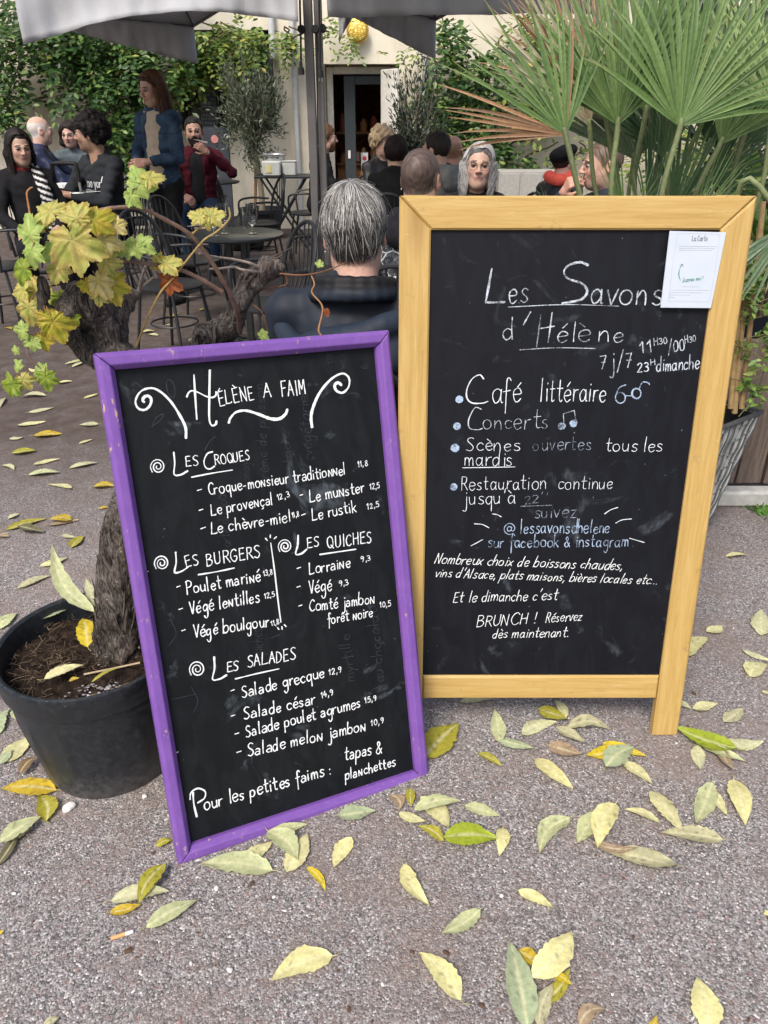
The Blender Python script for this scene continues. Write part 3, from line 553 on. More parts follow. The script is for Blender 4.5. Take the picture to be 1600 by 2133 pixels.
pb([], [([c6(*p) for p in ((600, 680), (597, 610), (565, 540), (505, 445), (435, 375), (370, 347), (300, 368), (264, 430), (280, 480), (325, 492), (360, 462), (368, 420), (347, 399), (320, 408), (312, 430), (322, 440))], 6),
        ([(650, 890), (648, 866), (656, 838), (670, 812), (692, 788), (714, 778), (727, 788), (726, 806), (714, 818), (701, 814), (697, 803), (704, 797), (711, 802)], 6),
        ([c6(*p) for p in ((885, 578), (897, 545), (935, 507), (1000, 497), (1080, 520), (1160, 550), (1220, 552), (1262, 522), (1275, 490))], 7)])
def head(L, es, big, spi, und):
    pb([es, big], [(L, 4.4), (spiral(*spi), 3), (und, 3.4)])
head([(362, 942), (364, 965), (363, 988), (376, 989), (391, 981)], ('ES', (387, 972), (414, 969), 13, 3.4), ('ROQUES', (448, 969), (521, 957), 12.5, 3.4), (329, 972, 16), [(399, 994), (440, 986), (484, 979)])
pb([], [([(443, 941), (432, 945), (425, 960), (428, 973), (437, 977), (447, 971)], 3.6)])
pb([('-', (411, 1027), (423, 1024), 10, 3.4), ('Croque-moɴsieur trəditioɴɴel', (434, 1031), (720, 988), 15, 3.7), ('11,8', (745, 973), (766, 970), 9.5, 2.6)])
pb([('-', (414, 1069), (427, 1066), 10, 3.4), ('Le proveɴçəl', (440, 1074), (570, 1050), 15, 3.7), ('12,3', (578, 1042), (604, 1035), 9.5, 2.6), ('-', (624, 1038), (633, 1036), 10, 3.4), ('Le muɴster', (645, 1046), (760, 1025), 15, 3.7), ('12,5', (770, 1020), (792, 1016), 9, 2.6)])
pb([('-', (419, 1107), (432, 1103), 10, 3.4), ('Le chèvre-miel', (440, 1112), (605, 1086), 15, 3.7), ('11,8', (609, 1079), (624, 1075), 9, 2.6), ('-', (627, 1079), (638, 1076), 10, 3.4), ('Le rustik', (650, 1084), (743, 1066), 15, 3.7), ('12,5', (764, 1061), (791, 1055), 9, 2.6)])
head([(366, 1150), (367, 1172), (364, 1192), (378, 1190), (392, 1181)], ('ES', (388, 1182), (416, 1174), 14, 3.4), ('BURGERS', (430, 1179), (543, 1160), 16, 3.6), (337, 1173, 16), [(413, 1197), (450, 1191), (488, 1183)])
head([(621, 1115), (620, 1136), (616, 1154), (628, 1153), (639, 1144)], ('ES', (639, 1142), (665, 1138), 12.5, 3.4), ('QUICHES', (681, 1142), (775, 1129), 15.5, 3.6), (594, 1138, 15), [(666, 1155), (700, 1150), (741, 1144)])
pb([], [([(564, 1131), (572, 1190), (579, 1250), (585, 1296)], 3.4)]+[(q, 3) for q in ([(553, 1121), (557, 1126)], [(563, 1114), (563, 1120)], [(571, 1122), (576, 1118)], [(578, 1307), (581, 1311)], [(587, 1305), (588, 1311)], [(592, 1301), (596, 1305)])])
pb([('-', (367, 1229), (378, 1226), 10, 3.4), ('Poulet məriɴé', (389, 1238), (543, 1210), 16, 4), ('13,8', (549, 1200), (568, 1196), 8.5, 2.6)])
pb([('-', (371, 1276), (382, 1273), 10, 3.4), ('Végé leɴtilles', (396, 1279), (541, 1254), 16, 4), ('12,5', (551, 1247), (573, 1242), 8.5, 2.6)])
pb([('-', (375, 1320), (387, 1317), 10, 3.4), ('Végé boulgour', (404, 1328), (561, 1304), 16, 4), ('11,8', (565, 1304), (582, 1299), 8.5, 2.6)])
pb([('-', (618, 1190), (629, 1187), 10, 3.4), ('Lorrəiɴe', (644, 1196), (730, 1181), 15, 3.7), ('9,3', (752, 1171), (773, 1166), 9, 2.6)])
pb([('-', (618, 1229), (629, 1226), 10, 3.4), ('Végé', (644, 1236), (691, 1229), 16, 3.7), ('9,3', (706, 1222), (727, 1217), 9, 2.6)])
pb([('-', (621, 1268), (633, 1265), 10, 3.4), ('Comté jəmboɴ', (644, 1274), (780, 1256), 14, 3.7), ('10,5', (791, 1266), (815, 1262), 9, 2.6), ('forêt ɴoire', (682, 1300), (776, 1284), 13, 3.5)])
head([(446, 1368), (447, 1392), (443, 1415), (458, 1414), (472, 1406)], ('ES', (471, 1400), (499, 1396), 13, 3.6), ('SALADES', (515, 1390), (615, 1373), 15, 3.6), (411, 1394, 17), [(490, 1414), (535, 1403), (581, 1393)])
pb([('-', (479, 1445), (490, 1442), 10, 3.4), ('Sələde grecque', (503, 1454), (676, 1410), 15, 4), ('12,9', (685, 1406), (712, 1400), 9.5, 2.8)])
pb([('-', (482, 1497), (493, 1494), 10, 3.4), ('Sələde césər', (508, 1499), (657, 1465), 15, 4), ('14,9', (668, 1454), (694, 1447), 9.5, 2.8)])
pb([('-', (487, 1535), (499, 1532), 10, 3.4), ('Sələde poulet əgrumes', (511, 1536), (751, 1473), 15, 4), ('15,9', (760, 1465), (785, 1458), 9.5, 2.8)])
pb([('-', (492, 1573), (504, 1570), 10, 3.4), ('Sələde meloɴ jəmboɴ', (516, 1576), (763, 1521), 15.5, 4), ('10,9', (774, 1512), (799, 1506), 9.5, 2.8)])
pb([('our les petites fəims :', (425, 1688), (691, 1612), 17, 4.2), ('təpəs &', (717, 1584), (795, 1567), 16, 4), ('pləɴchettes', (719, 1624), (824, 1595), 13, 3.8)],
   [([(402, 1650), (404, 1675), (410, 1701)], 4.6), ([(396, 1665), (398, 1651), (412, 1642), (427, 1648), (426, 1662), (412, 1672)], 4.2), ([(302, 1191), (309, 1190)], 3), ([(364, 1569), (371, 1566)], 3)])
# ghosts of earlier menus, written sideways and wiped
def ghost(txt, a, b, xh, wd): return (txt, a, b, xh, wd, .1, .6)
pb([ghost('138', (693, 758), (691, 737), 10, 1.6), ghost('11,3', (722, 760), (718, 738), 10, 1.3), ghost('6', (765, 770), (764, 760), 12, 1.6), ghost('crème de poisson', (561, 1010), (548, 800), 13, 1.7), ghost('végétarien', (652, 950), (640, 810), 14, 1.8), ghost('myrtille', (738, 1420), (728, 1322), 13, 1.7), ghost('au chocolat', (800, 1420), (785, 1268), 13, 1.7), ghost('quiches', (548, 1370), (545, 1310), 14, 1.5), ghost('fromage', (523, 1020), (518, 955), 12, 1.4), ghost('tarte du jour', (482, 1150), (470, 1020), 12, 1.5), ghost('salade', (610, 1000), (602, 900), 12, 1.5)],
   [([c6(*p) for p in q], 2) for q in (((375, 600), (400, 545), (450, 520), (430, 560), (370, 605)), ((235, 330), (260, 310), (310, 345)), ((470, 300), (500, 295), (525, 345), (520, 410), (480, 380), (468, 310)), ((725, 760), (760, 700), (795, 670)))]+[([(355, 1290), (367, 1320), (352, 1345)], 1.4), ([(398, 1430), (412, 1460), (402, 1485)], 1.3), ([(345, 1460), (410, 1445)], 1.2)],
   m=chalk_mat('wiped_chalk', (.04, .048, .058), .53))
# ------------------------------------------------------------------ black plastic pot with the old vine
PC = np.array([-.690, 1.43, 0]); PH, PR = .35, .213
pot = thing('plant_pot', PC, 'big round black plastic pot full of earth, holding the old grape vine', 'pot')
def pot_mat():
    g = G('black_plastic'); co = g.coord(); d = g.noise(co, 60, 6, .7); big = g.noise(g.coord((1, 1, .35)), 9, 4)
    c = g.mix(g.mix(1.0, g.gray(d, (.45, 0), (.75, .8)), g.gray(big, (.3, .35), (.65, 1)), 'MULTIPLY'), (.0125, .016, .0205), (.048, .053, .060)); sz = g.n('SeparateXYZ'); g.l(co, sz.inputs[0]); lowz = g.gray(sz.outputs['Z'], (.0, 1), (.10, 0)); c = g.mix(g.mix(1.0, lowz, g.gray(d, (.35, .1), (.65, .75)), 'MULTIPLY'), c, (.15, .14, .135))
    sp = g.noise(co, 230, 2); c = g.mix(g.gray(sp, (.70, 0), (.75, .7)), c, (.20, .19, .18))
    return g.out(c, g.gray(d, (.3, .36), (.7, .55)), g.bump(d, .06, .003), .45)
PLM = pot_mat(); b = MB()
def ribs(a, z): return np.where((np.sin(a*14) > .80) & (z < .25) & (z > .03), .0045, 0)+0*a
b.lathe([(.02, .012), (.150, .012), (.158, .0), (.163, .012), (.166, .03), (.178, .12), (.188, .19), (.196, .252), (.1965, .256), (.199, .262), (.2005, .285)], n=112, wob=ribs)
b.obj('body', PLM, pot)
b = MB(); b.lathe([(.2008, .283), (.205, .284), (.209, .29), (.2115, .335), (.214, .343), (.213, .350), (.207, .352), (.200, .348), (.196, .335), (.192, .27)], n=96)
b.obj('rim', PLM, pot)
b = MB(); nr, na = 34, 110; V = [(0, 0, .305)]; F = []
for i in range(1, nr+1):
    for j in range(na):
        r = .1985*i/nr; a = 6.283*j/na; V.append((r*math.cos(a), r*math.sin(a), .295))
V = np.array(V); V[:, 2] += .010*sinnoise(V*np.array([1, 1, 0]), 9, 4, 3)+.006*sinnoise(V, 40, 5, 2)-.018*(np.linalg.norm(V[:, :2], axis=1)/.2)**4+.012
F += [(0, 1+j, 1+(j+1) % na) for j in range(na)]
for i in range(nr-1):
    for j in range(na): F.append((1+i*na+j, 1+(i+1)*na+j, 1+(i+1)*na+(j+1) % na, 1+i*na+(j+1) % na))
b.add(V, F)
g = G('potting_soil'); co = g.coord(); n1 = g.noise(co, 30, 6, .7); c = g.ramp(n1, [(.3, (.010, .008, .007)), (.55, (.032, .022, .017)), (.75, (.085, .06, .042))])
b.obj('soil', g.out(c, .95, g.bump(g.noise(co, 130, 5, .7), .9, .006), .1), pot)
# dry root fibres and straw lying on the soil
b = MB()
for i in range(420):
    r = .185*math.sqrt(rng.random()); a = rng.random()*6.283; x, y = r*math.cos(a), r*math.sin(a); h = rng.random()*6.283; L = .008+.024*rng.random()
    if rng.random() < .55: x, y = -.10+.05*rng.normal(), -.05+.06*rng.normal()
    if x*x+y*y > .185**2: continue
    z = .307+.012*rng.random(); pts = [(x+L*t*math.cos(h)+.004*rng.normal(), y+L*t*math.sin(h)+.004*rng.normal(), z+.006*math.sin(3.1*t)*rng.random()) for t in (-.5, 0, .5)]
    k = rng.random(); b.tube(pts, .0005+.0004*rng.random(), 4, False, col=np.array((.035, .024, .017))*(1-k*k)+np.array((.22, .16, .10))*k*k)
b.tube([(.01, -.085, .318), (.07, -.07, .322), (.13, -.055, .327)], .0022, 6, col=(.45, .36, .24))
fb = b.obj('root_fibres', mat('dry_fibre', attr=True, rough=.9), pot); fb['kind'] = 'stuff'
b = MB()
for i in range(240):
    x, y = .095+.05*rng.normal(), -.125+.03*rng.normal()
    if x*x+y*y > .19**2: continue
    k = rng.random(); s = .002+.003*rng.random(); b.add(ico*s*np.array([1.4, 1, .8])+np.array([x, y, .298+.006*rng.random()]), icf, np.array((.16, .15, .17))*(1-k)+np.array((.48, .46, .48))*k)
fb = b.obj('grit', mat('grit'), pot, smooth=False); fb['kind'] = 'stuff'

# the vine: gnarled old wood, canes of the year, autumn leaves
def wp(x, y, Y): return at(x, y, Y)
vine = thing('grape_vine', PC+np.array([.05, .03, .30]), 'gnarled old grape vine with yellowing autumn leaves growing in the black pot', 'vine')
tp = [PC+np.array([.045, .03, .27]), wp(250, 1250, 1.45), wp(262, 1130, 1.45), wp(292, 1020, 1.49), wp(330, 900, 1.56), wp(285, 800, 1.58), wp(220, 725, 1.56), wp(214, 668, 1.54)]
tr = [.062, .052, .050, .050, .046, .041, .038, .036]
for i_ in (4, 5): tp[i_] = tp[i_]-PP.n*((tp[i_]-PP.O)@PP.n+tr[i_]+.020)      # the board rests against the trunk here
arm1 = [wp(216, 672, 1.54), wp(192, 632, 1.51), wp(160, 624, 1.49), wp(136, 642, 1.475), wp(128, 655, 1.47)]; ar1 = [.036, .033, .026, .018, .012]
arm1b = [wp(225, 745, 1.55), wp(170, 716, 1.52), wp(122, 676, 1.47), wp(94, 636, 1.455), wp(84, 588, 1.45)]; ar1b = [.032, .021, .016, .013, .011]
arm2 = [wp(345, 880, 1.59), wp(400, 780, 1.66), wp(435, 705, 1.70), wp(482, 678, 1.70), wp(497, 635, 1.70), wp(520, 590, 1.70), wp(556, 562, 1.70), wp(583, 553, 1.69)]; ar2 = [.040, .034, .029, .026, .021, .021, .022, .013]
arm3 = [wp(225, 662, 1.54), wp(258, 640, 1.56), wp(285, 610, 1.58)]; ar3 = [.024, .015, .013]
allp = np.concatenate([tp, arm1, arm2, arm3]); s = SDF(allp.min(0)-.1, allp.max(0)+.1, .0048)
for q, r in ((tp, tr), (arm1, ar1), (arm1b, ar1b), (arm2, ar2), (arm3, ar3)):
    qq, rr = smooth_line(q, 4, r); s.chain(qq, rr, .010)
for (x, y, Y, r) in ((195, 640, 1.51, .027), (228, 680, 1.54, .028), (240, 700, 1.55, .026), (440, 702, 1.69, .031), (470, 690, 1.68, .026), (425, 692, 1.675, .023), (555, 556, 1.68, .021), (500, 628, 1.68, .022)): s.ell(wp(x, y, Y), (r, r, r*.9), .012)
def bark(P):
    Q = P*np.array([1, 1, .28])+.02*np.stack([sinnoise(P, 7, 21, 2), sinnoise(P, 7, 22, 2), sinnoise(P, 7, 23, 2)], -1)
    return .0055*sinnoise(Q, 26, 31, 3)+.0030*np.abs(sinnoise(Q, 60, 33, 2))+.003*sinnoise(P, 14, 35, 2)
s.displace(bark); v, f = s.mesh(); b = MB(); b.add(v, f)
def bark_mat(name, dark, mid, light):
    g = G(name); co = g.coord((1, 1, .22), geo=True); st = g.noise(co, 75, 6, .7, 2.5); big = g.noise(g.coord(geo=True), 9, 4)
    c = g.ramp(g.mix(.3, st, big), [(.40, dark), (.50, mid), (.62, light)])
    c = g.mix(g.gray(big, (.58, 0), (.7, .5)), c, (.10, .05, .04))
    return g.out(c, .9, g.bump(st, 1.0, .014), .15)
BK = bark_mat('vine_bark', (.020, .016, .014), (.11, .092, .080), (.33, .30, .27)); b.obj('trunk', BK, vine, auto=False, world=True)
b = MB()   # peeling strips of bark
for i in range(130):
    q, r = smooth_line(tp[:4] if i < 60 else (arm2 if i < 105 else tp[5:]), 4, (tr[:4] if i < 60 else (ar2 if i < 105 else tr[5:]))); k = rng.integers(1, len(q)-3); a = rng.random()*6.283
    d = q[k+1]-q[k]; d /= np.linalg.norm(d); n1 = np.cross(d, [.3, .2, 1]); n1 /= np.linalg.norm(n1); n2 = np.cross(d, n1); o = n1*math.cos(a)+n2*math.sin(a)
    L = .02+.05*rng.random(); p0 = q[k]+o*r[k]*1.0; side = np.cross(d, o)
    b.tube([p0, p0+d*L*.5+o*.003+side*.003*rng.normal(), p0+d*L+o*(.002+.010*rng.random())+side*.005*rng.normal()], [.0022, .0018, .0007], 5, col=np.array((.10, .08, .07))*(.4+1.2*rng.random()))
b.obj('bark_strips', mat('bark_strip', attr=True, rough=.9), vine, world=True)['kind'] = 'stuff'
CANE = mat('vine_cane', (.16, .10, .072), .5, .35, 60, .3, 200); GREY = mat('grey_cane', (.26, .215, .18), .7, .3, 80, .4, 250); YEL = mat('yellow_cane', (.38, .27, .10), .5, .25, 60, .2, 200)
def cane(pts, r, m, parent=vine):
    """pts: (x, y, Y); nodes swell slightly"""
    p = [wp(*q) for q in pts]; q, rr = smooth_line(p, 6, list(np.linspace(r*.74, r*.44, len(p)))); rr = np.array(rr)*(1+.22*(np.arange(len(rr)) % 6 == 0)); b = MB(); b.tube(q, rr, 8)
    return b.obj('cane', m, parent, world=True)
cane([(500, 690, 1.66), (492, 640, 1.60), (465, 585, 1.56), (430, 530, 1.54), (395, 488, 1.52), (345, 458, 1.50), (290, 433, 1.48), (230, 434, 1.46), (180, 445, 1.45), (145, 462, 1.44)], .0068, CANE)
cane([(462, 608, 1.56), (425, 585, 1.54), (370, 560, 1.52), (310, 550, 1.50), (255, 543, 1.49), (200, 546, 1.48)], .0062, CANE)
cane([(66, 470, 1.45), (60, 430, 1.45), (56, 403, 1.45), (62, 393, 1.45), (68, 390, 1.45)], .0026, mat('thin_cane', (.42, .20, .09), .5, .2))
cane([(285, 720, 1.54), (300, 680, 1.53), (318, 640, 1.52), (336, 607, 1.51), (360, 580, 1.51), (395, 535, 1.51), (425, 500, 1.50), (452, 482, 1.50), (478, 455, 1.50), (477, 432, 1.50)], .0032, YEL)
cane([(402, 486, 1.52), (415, 475, 1.51), (430, 465, 1.51)], .0024, YEL)
cane([(545, 560, 1.68), (520, 548, 1.66), (485, 540, 1.65), (448, 535, 1.62), (415, 528, 1.58)], .0042, GREY)
cane([(540, 566, 1.68), (505, 562, 1.66), (488, 556, 1.66), (455, 560, 1.64), (437, 560, 1.63)], .0042, GREY)
cane([(290, 605, 1.57), (295, 580, 1.56), (303, 555, 1.55)], .0052, GREY); cane([(295, 598, 1.57), (308, 588, 1.56), (319, 578, 1.55)], .0046, GREY)
cane([(583, 570, 1.68), (620, 573, 1.68), (655, 570, 1.69), (690, 560, 1.70), (718, 548, 1.70)], .0028, mat('brown_cane', (.16, .075, .04), .6, .3))
cane([(668, 698, 1.66), (664, 685, 1.66), (672, 640, 1.67), (650, 610, 1.68), (655, 592, 1.68), (648, 572, 1.69)], .0030, mat('tan_cane', (.34, .18, .08), .6, .3))
cane([(82, 765, 1.44), (58, 740, 1.44), (62, 718, 1.45), (85, 690, 1.46), (105, 668, 1.46)], .0022, CANE)
cane([(583, 552, 1.70), (598, 590, 1.69), (560, 600, 1.70), (535, 608, 1.70), (520, 625, 1.70)], .0026, mat('brown_cane')); cane([(520, 630, 1.69), (545, 650, 1.68), (558, 690, 1.68)], .0022, mat('brown_cane'))
def leaf_grape(c, size, yaw, tiltv, tone, seed, droop=.25, name='leaf'):
    """palmate vine leaf: five toothed lobes, puckered between the veins. c world centre, tiltv its facing direction, yaw turns the tip"""
    g = np.random.default_rng(seed); nA = 96; nR = 9
    lob = np.array([(0, 1.0), (56, .86), (-56, .86), (112, .66), (-112, .66)]); V = [(0, 0, 0)]; Cc = []
    th = np.linspace(-180, 180, nA, endpoint=False); out = np.zeros(nA)
    for a, r in lob:
        r = r*(1+.1*g.normal()); d = np.abs((th-a+180) % 360-180); out = np.maximum(out, r*(1-(np.clip(d/40, 0, 1))**1.35*.52))
    d180 = np.abs(np.abs(th)-180); out *= np.where(d180 < 22, .35+.65*d180/22, 1); out *= 1+.055*np.abs(np.sin(np.radians(th)*15+g.random()))*2-.05+.025*g.normal(size=nA)
    tones = {'y': ((.58, .50, .13), (.48, .51, .14)), 'g': ((.27, .40, .09), (.42, .50, .15)), 'm': ((.56, .45, .14), (.36, .41, .09)), 'o': ((.34, .36, .03), (.52, .40, .05)), 'b': ((.24, .065, .02), (.34, .10, .03)), 'p': ((.64, .56, .26), (.60, .50, .14)), 'd': ((.17, .27, .03), (.30, .37, .04))}[tone]
    base, alt = np.array(tones[0]), np.array(tones[1]); P = [(0, 0, 0)]; C = [base*.9]
    s1, s2 = g.random()*9, g.random()*9
    for i in range(1, nR+1):
        f = i/nR
        for j in range(nA):
            a = math.radians(th[j]); r = out[j]*f; x, y = r*math.sin(a), r*math.cos(a)
            vein = min(abs((th[j]-q+180) % 360-180) for q, _ in lob); ridge = math.exp(-(vein*f/4)**2)
            z = -.10*ridge*f-droop*r*r+.10*math.sin(3*x+s1)*f+.07*math.sin(5*y+s2)*f+.03*math.sin(th[j]*.16+9*f)*f
            P.append((x, y, z)); m = .5+.5*math.sin(7*x+s2)*math.sin(6*y+s1); c_ = base*(1-m)+alt*m
            c_ = c_*(1-.26*ridge) if tone != 'g' else c_*(1+.2*ridge)
            if f > .86 and tone in 'ymop' and g.random() < .45: c_ = c_*.55+np.array((.30, .13, .05))*.45
            if g.random() < .02 and tone in 'ymo': c_ = np.array((.30, .15, .05))
            C.append(c_)
    P = np.array(P)*size; F = [(0, 1+j, 1+(j+1) % nA) for j in range(nA)]
    for i in range(nR-1):
        for j in range(nA): F.append((1+i*nA+j, 1+(i+1)*nA+j, 1+(i+1)*nA+(j+1) % nA, 1+i*nA+(j+1) % nA))
    n = np.array(tiltv, float); n /= np.linalg.norm(n); up = np.array([0, 0, 1.0]); up = up-n*(up@n); up /= np.linalg.norm(up); rt = np.cross(up, n)
    cy_, sy_ = math.cos(yaw), math.sin(yaw); X = rt*cy_+up*sy_; Yv = -rt*sy_+up*cy_; Z = n
    b = MB(); b.add(P@np.stack([X, Yv, Z])+np.array(c), F, np.array(C)); b.tube([np.array(c), np.array(c)-Yv*size*.35-Z*size*.12, np.array(c)-Yv*size*.7-Z*size*.35], size*.022, 5, col=(.40, .22, .10))
    o = b.obj(name, VL, vine, auto=False, world=True); return o
def leafmat(name, trans=.22):
    g = G(name); a = g.n('Attribute', attribute_name='Col').outputs[0]; co = g.coord(geo=True)
    c = g.mix(1.0, a, g.gray(g.noise(co, 90, 5, .65), (.25, .72), (.75, 1.24)), 'MULTIPLY')
    sp = g.noise(co, 150, 3, .6); c = g.mix(g.gray(sp, (.70, 0), (.78, .6)), c, (.22, .15, .04))
    g.out(c, .5, g.bump(g.noise(co, 120, 3), .35, .003), .35)
    tr = g.n('BsdfTranslucent'); g.l(c, tr.inputs[0]); mx = g.n('MixShader'); mx.inputs[0].default_value = trans
    g.l(g.b.outputs[0], mx.inputs[1]); g.l(tr.outputs[0], mx.inputs[2]); g.l(mx.outputs[0], g.t.nodes['Material Output'].inputs[0]); return g.m
VL = leafmat('vine_leaf', .34)
CAMD = (0, -1, .42)
VLS = [ # x, y, Y, size px, yaw deg (0 = tip up), facing, tone
 (150, 500, 1.40, 98, 190, (0, -1, .35), 'm'), (105, 440, 1.43, 62, 60, (-.2, -.9, .7), 'y'), (62, 490, 1.42, 50, 15, (-.3, -1, .2), 'g'), (66, 520, 1.41, 40, 170, (-.2, -1, .3), 'g'), (195, 460, 1.43, 50, -60, (.2, -.9, .6), 'o'),
 (160, 455, 1.42, 46, 20, (.1, -1, .4), 'y'), (215, 500, 1.44, 44, -110, (.5, -.8, .5), 'p'), (50, 560, 1.42, 48, 100, (-.4, -.9, .4), 'd'), (75, 610, 1.51, 66, 150, (-.3, -1, .25), 'm'), (48, 605, 1.50, 40, 100, (-.5, -.8, .4), 'y'), (110, 670, 1.40, 52, 200, (.2, -1, .2), 'o'),
 (125, 620, 1.50, 38, 190, (.2, -1, .1), 'd'), (230, 590, 1.46, 54, -110, (.3, -.9, .55), 'o'), (205, 585, 1.45, 42, -150, (.1, -1, .4), 'p'), (290, 385, 1.47, 44, -40, (.1, -1, .5), 'g'), (310, 372, 1.47, 36, -80, (.3, -.9, .6), 'y'), (275, 405, 1.46, 34, 150, (-.2, -1, .2), 'g'), (282, 365, 1.48, 30, 20, (0, -1, .7), 'g'),
 (270, 520, 1.48, 36, 60, (-.2, -1, .5), 'g'), (290, 510, 1.48, 38, -60, (.1, -1, .5), 'g'), (283, 515, 1.47, 28, 190, (0, -1, .3), 'g'), (345, 550, 1.50, 42, -80, (.1, -.7, .8), 'y'), (352, 585, 1.51, 42, 180, (-.2, -1, .1), 'b'), (330, 545, 1.51, 30, 60, (-.3, -.8, .6), 'o'),
 (122, 560, 1.43, 42, 150, (-.2, -1, .3), 'm'), (180, 592, 1.45, 38, 200, (.2, -1, .2), 'o'), (220, 545, 1.44, 40, -100, (.4, -1, .3), 'm'), (92, 470, 1.44, 34, 40, (-.2, -1, .5), 'y'), (110, 520, 1.43, 44, 120, (-.3, -1, .3), 'g'), (170, 470, 1.43, 44, 10, (.1, -1, .5), 'm'), (205, 610, 1.46, 34, -130, (.3, -1, .2), 'y'), (60, 640, 1.46, 46, 170, (-.3, -1, .2), 'm'), (95, 660, 1.43, 40, 190, (0, -1, .1), 'o'), (240, 470, 1.45, 34, -70, (.3, -.9, .5), 'p'),
 (418, 452, 1.50, 30, 70, (0, -.8, .7), 'y'), (440, 450, 1.50, 34, -80, (.2, -.8, .6), 'y'), (430, 460, 1.50, 22, 190, (0, -1, .2), 'y'), (50, 690, 1.44, 34, 80, (-.2, -1, .3), 'g'), (68, 710, 1.44, 32, 170, (0, -1, .2), 'g'), (88, 705, 1.45, 34, 190, (.2, -1, .2), 'o'), (25, 800, 1.42, 42, 160, (-.3, -1, .2), 'd'), (48, 790, 1.43, 32, 210, (.1, -1, .2), 'y'),
 (95, 785, 1.43, 36, 185, (.1, -1, .3), 'd'), (88, 775, 1.44, 30, 100, (-.2, -1, .4), 'g'), (38, 765, 1.44, 24, 40, (-.4, -1, .4), 'g'), (150, 662, 1.46, 30, 170, (0, -1, .2), 'd'), (35, 730, 1.44, 16, 80, (0, -1, .3), 'g'), (545, 698, 1.69, 20, -60, (0, -.9, .6), 'g'), (667, 552, 1.69, 13, 10, (0, -1, .3), 'g'), (680, 648, 1.66, 12, 190, (0, -1, .3), 'b')]
for i, (x, y, Y, sp, yaw, fv, tone) in enumerate(VLS):
    c = wp(x, y, Y); o = leaf_grape(c, sp*(.82 if sp > 60 else .9)/ppm(Y, c[2]), R(yaw), fv, tone, 100+i, droop=.12+.22*rng.random())
    if tone == 'b': o['label'] = 'withered rust brown leaf'

# ------------------------------------------------------------------ fallen leaves: each one its own
TONE = {'p': (.58, .555, .29), 'q': (.66, .62, .29), 'g': (.47, .50, .27), 'w': (.52, .52, .31), 'l': (.36, .42, .25), 'y': (.62, .48, .03), 'v': (.30, .37, .03), 'o': (.36, .33, .04), 'k': (.50, .36, .03), 't': (.34, .25, .16), 'b': (.22, .14, .07), 'd': (.44, .42, .25), 'm': (.13, .12, .06)}
TN = {'p': 'pale yellow', 'q': 'light yellow', 'g': 'pale green', 'w': 'whitish green', 'l': 'grey green', 'y': 'bright yellow', 'v': 'vivid green', 'o': 'olive yellow', 'k': 'golden', 't': 'tan', 'b': 'brown', 'd': 'dull mottled', 'm': 'dark olive'}
FL = leafmat('fallen_leaf', .1)
_lv = {}
def fallen(x0, y0, x1, y1, wpx, tone, label, z=.003, grp=None, frame=None, roll=0.0):
    a = gnd(x0, y0, z); c = gnd(x1, y1, z); d = c-a; L = np.linalg.norm(d)
    mid = (a+c)/2; wd = wpx/ppm(mid[1], 0)
    ang = math.atan2(d[1], d[0])
    # the given width is as seen, foreshortened across the line of sight: undo it
    el = math.atan2(CAM_H, mid[1]); fs = math.sqrt((math.sin(ang))**2+(math.cos(ang)*math.sin(el))**2); wd = min(wd/max(fs, .25), L*.62)
    g = np.random.default_rng(int(x0*7+y0*13+x1) % 99991); nU = 18; nV = 8; t = np.linspace(0, 1, nU)
    prof = (np.sin(math.pi*t**.85)**.80)*(1-.35*t)*1.12; prof[0] = .02; prof[-1] = .01; base = np.array(TONE[tone])*(.92+.16*g.random()); P = []; C = []
    cup, arch, tw, sw = .05+.24*g.random()**1.5, .06*g.normal()+.04, .6*g.normal(), .075*g.normal(); s1 = g.random()*9
    if tone in 'wlp' and g.random() < .3: cup = -cup*.5
    for i in range(nU):
        for j in range(nV+1):
            u = j/nV*2-1; hw = prof[i]*wd*.5*(1+.035*(-1)**i*(abs(u) > .9)+.055*g.normal()*(abs(u) > .9))
            zz = cup*wd*.5*u*u*prof[i]+arch*L*math.sin(math.pi*t[i])+.14*wd*u*(t[i]-.5)*tw+.012*wd*math.sin(9*t[i]+s1+3*u)
            zz += .02*wd*abs(math.sin(math.pi*t[i]*7))*abs(u)
            zz *= .8; P.append((L*t[i], u*hw+sw*L*math.sin(math.pi*t[i]), zz+abs(arch)*0)); k = 1.0; cc = base*(1+.10*math.sin(6*t[i]+s1)*u)
            if abs(u) < .06: cc = base*.45+np.array((.72, .68, .42))*.55
            elif abs(abs(u)-.25) < .02: cc = base*1.02
            if g.random() < (.07 if tone in 'koytdb' else .018): cc = cc*.55
            if abs(u) > .9 and tone in 'dtpwok' and math.sin(11*t[i]+s1) > .45: cc = cc*.6+np.array((.2, .12, .05))*.4
            if t[i] > .93 and tone in 'pqdgk': cc = cc*.7+np.array((.3, .2, .08))*.3
            C.append(cc)
    P = np.array(P); P[:, 2] -= P[:, 2].min()
    F = [(i*(nV+1)+j, (i+1)*(nV+1)+j, (i+1)*(nV+1)+j+1, i*(nV+1)+j+1) for i in range(nU-1) for j in range(nV)]
    b = MB(); b.add(P, F, np.array(C)); z0 = P[nV//2, 2]
    if g.random() < .75: b.tube([(0, 0, z0), (-L*.07, L*.012*g.normal(), z0*.8+.001), (-L*.15, L*.05*g.normal(), .001+z0*.5)], [wd*.022, wd*.016, wd*.014], 5, col=base*.5+np.array((.4, .33, .16))*.5)
    o = b.obj('fallen_leaf', FL, None, auto=False); o.location = Vector((a[0], a[1], a[2]+.0012)); o.rotation_euler = (0, 0, ang)
    return tag(o, label, 'leaf', grp or 'fallen leaves on the ground')
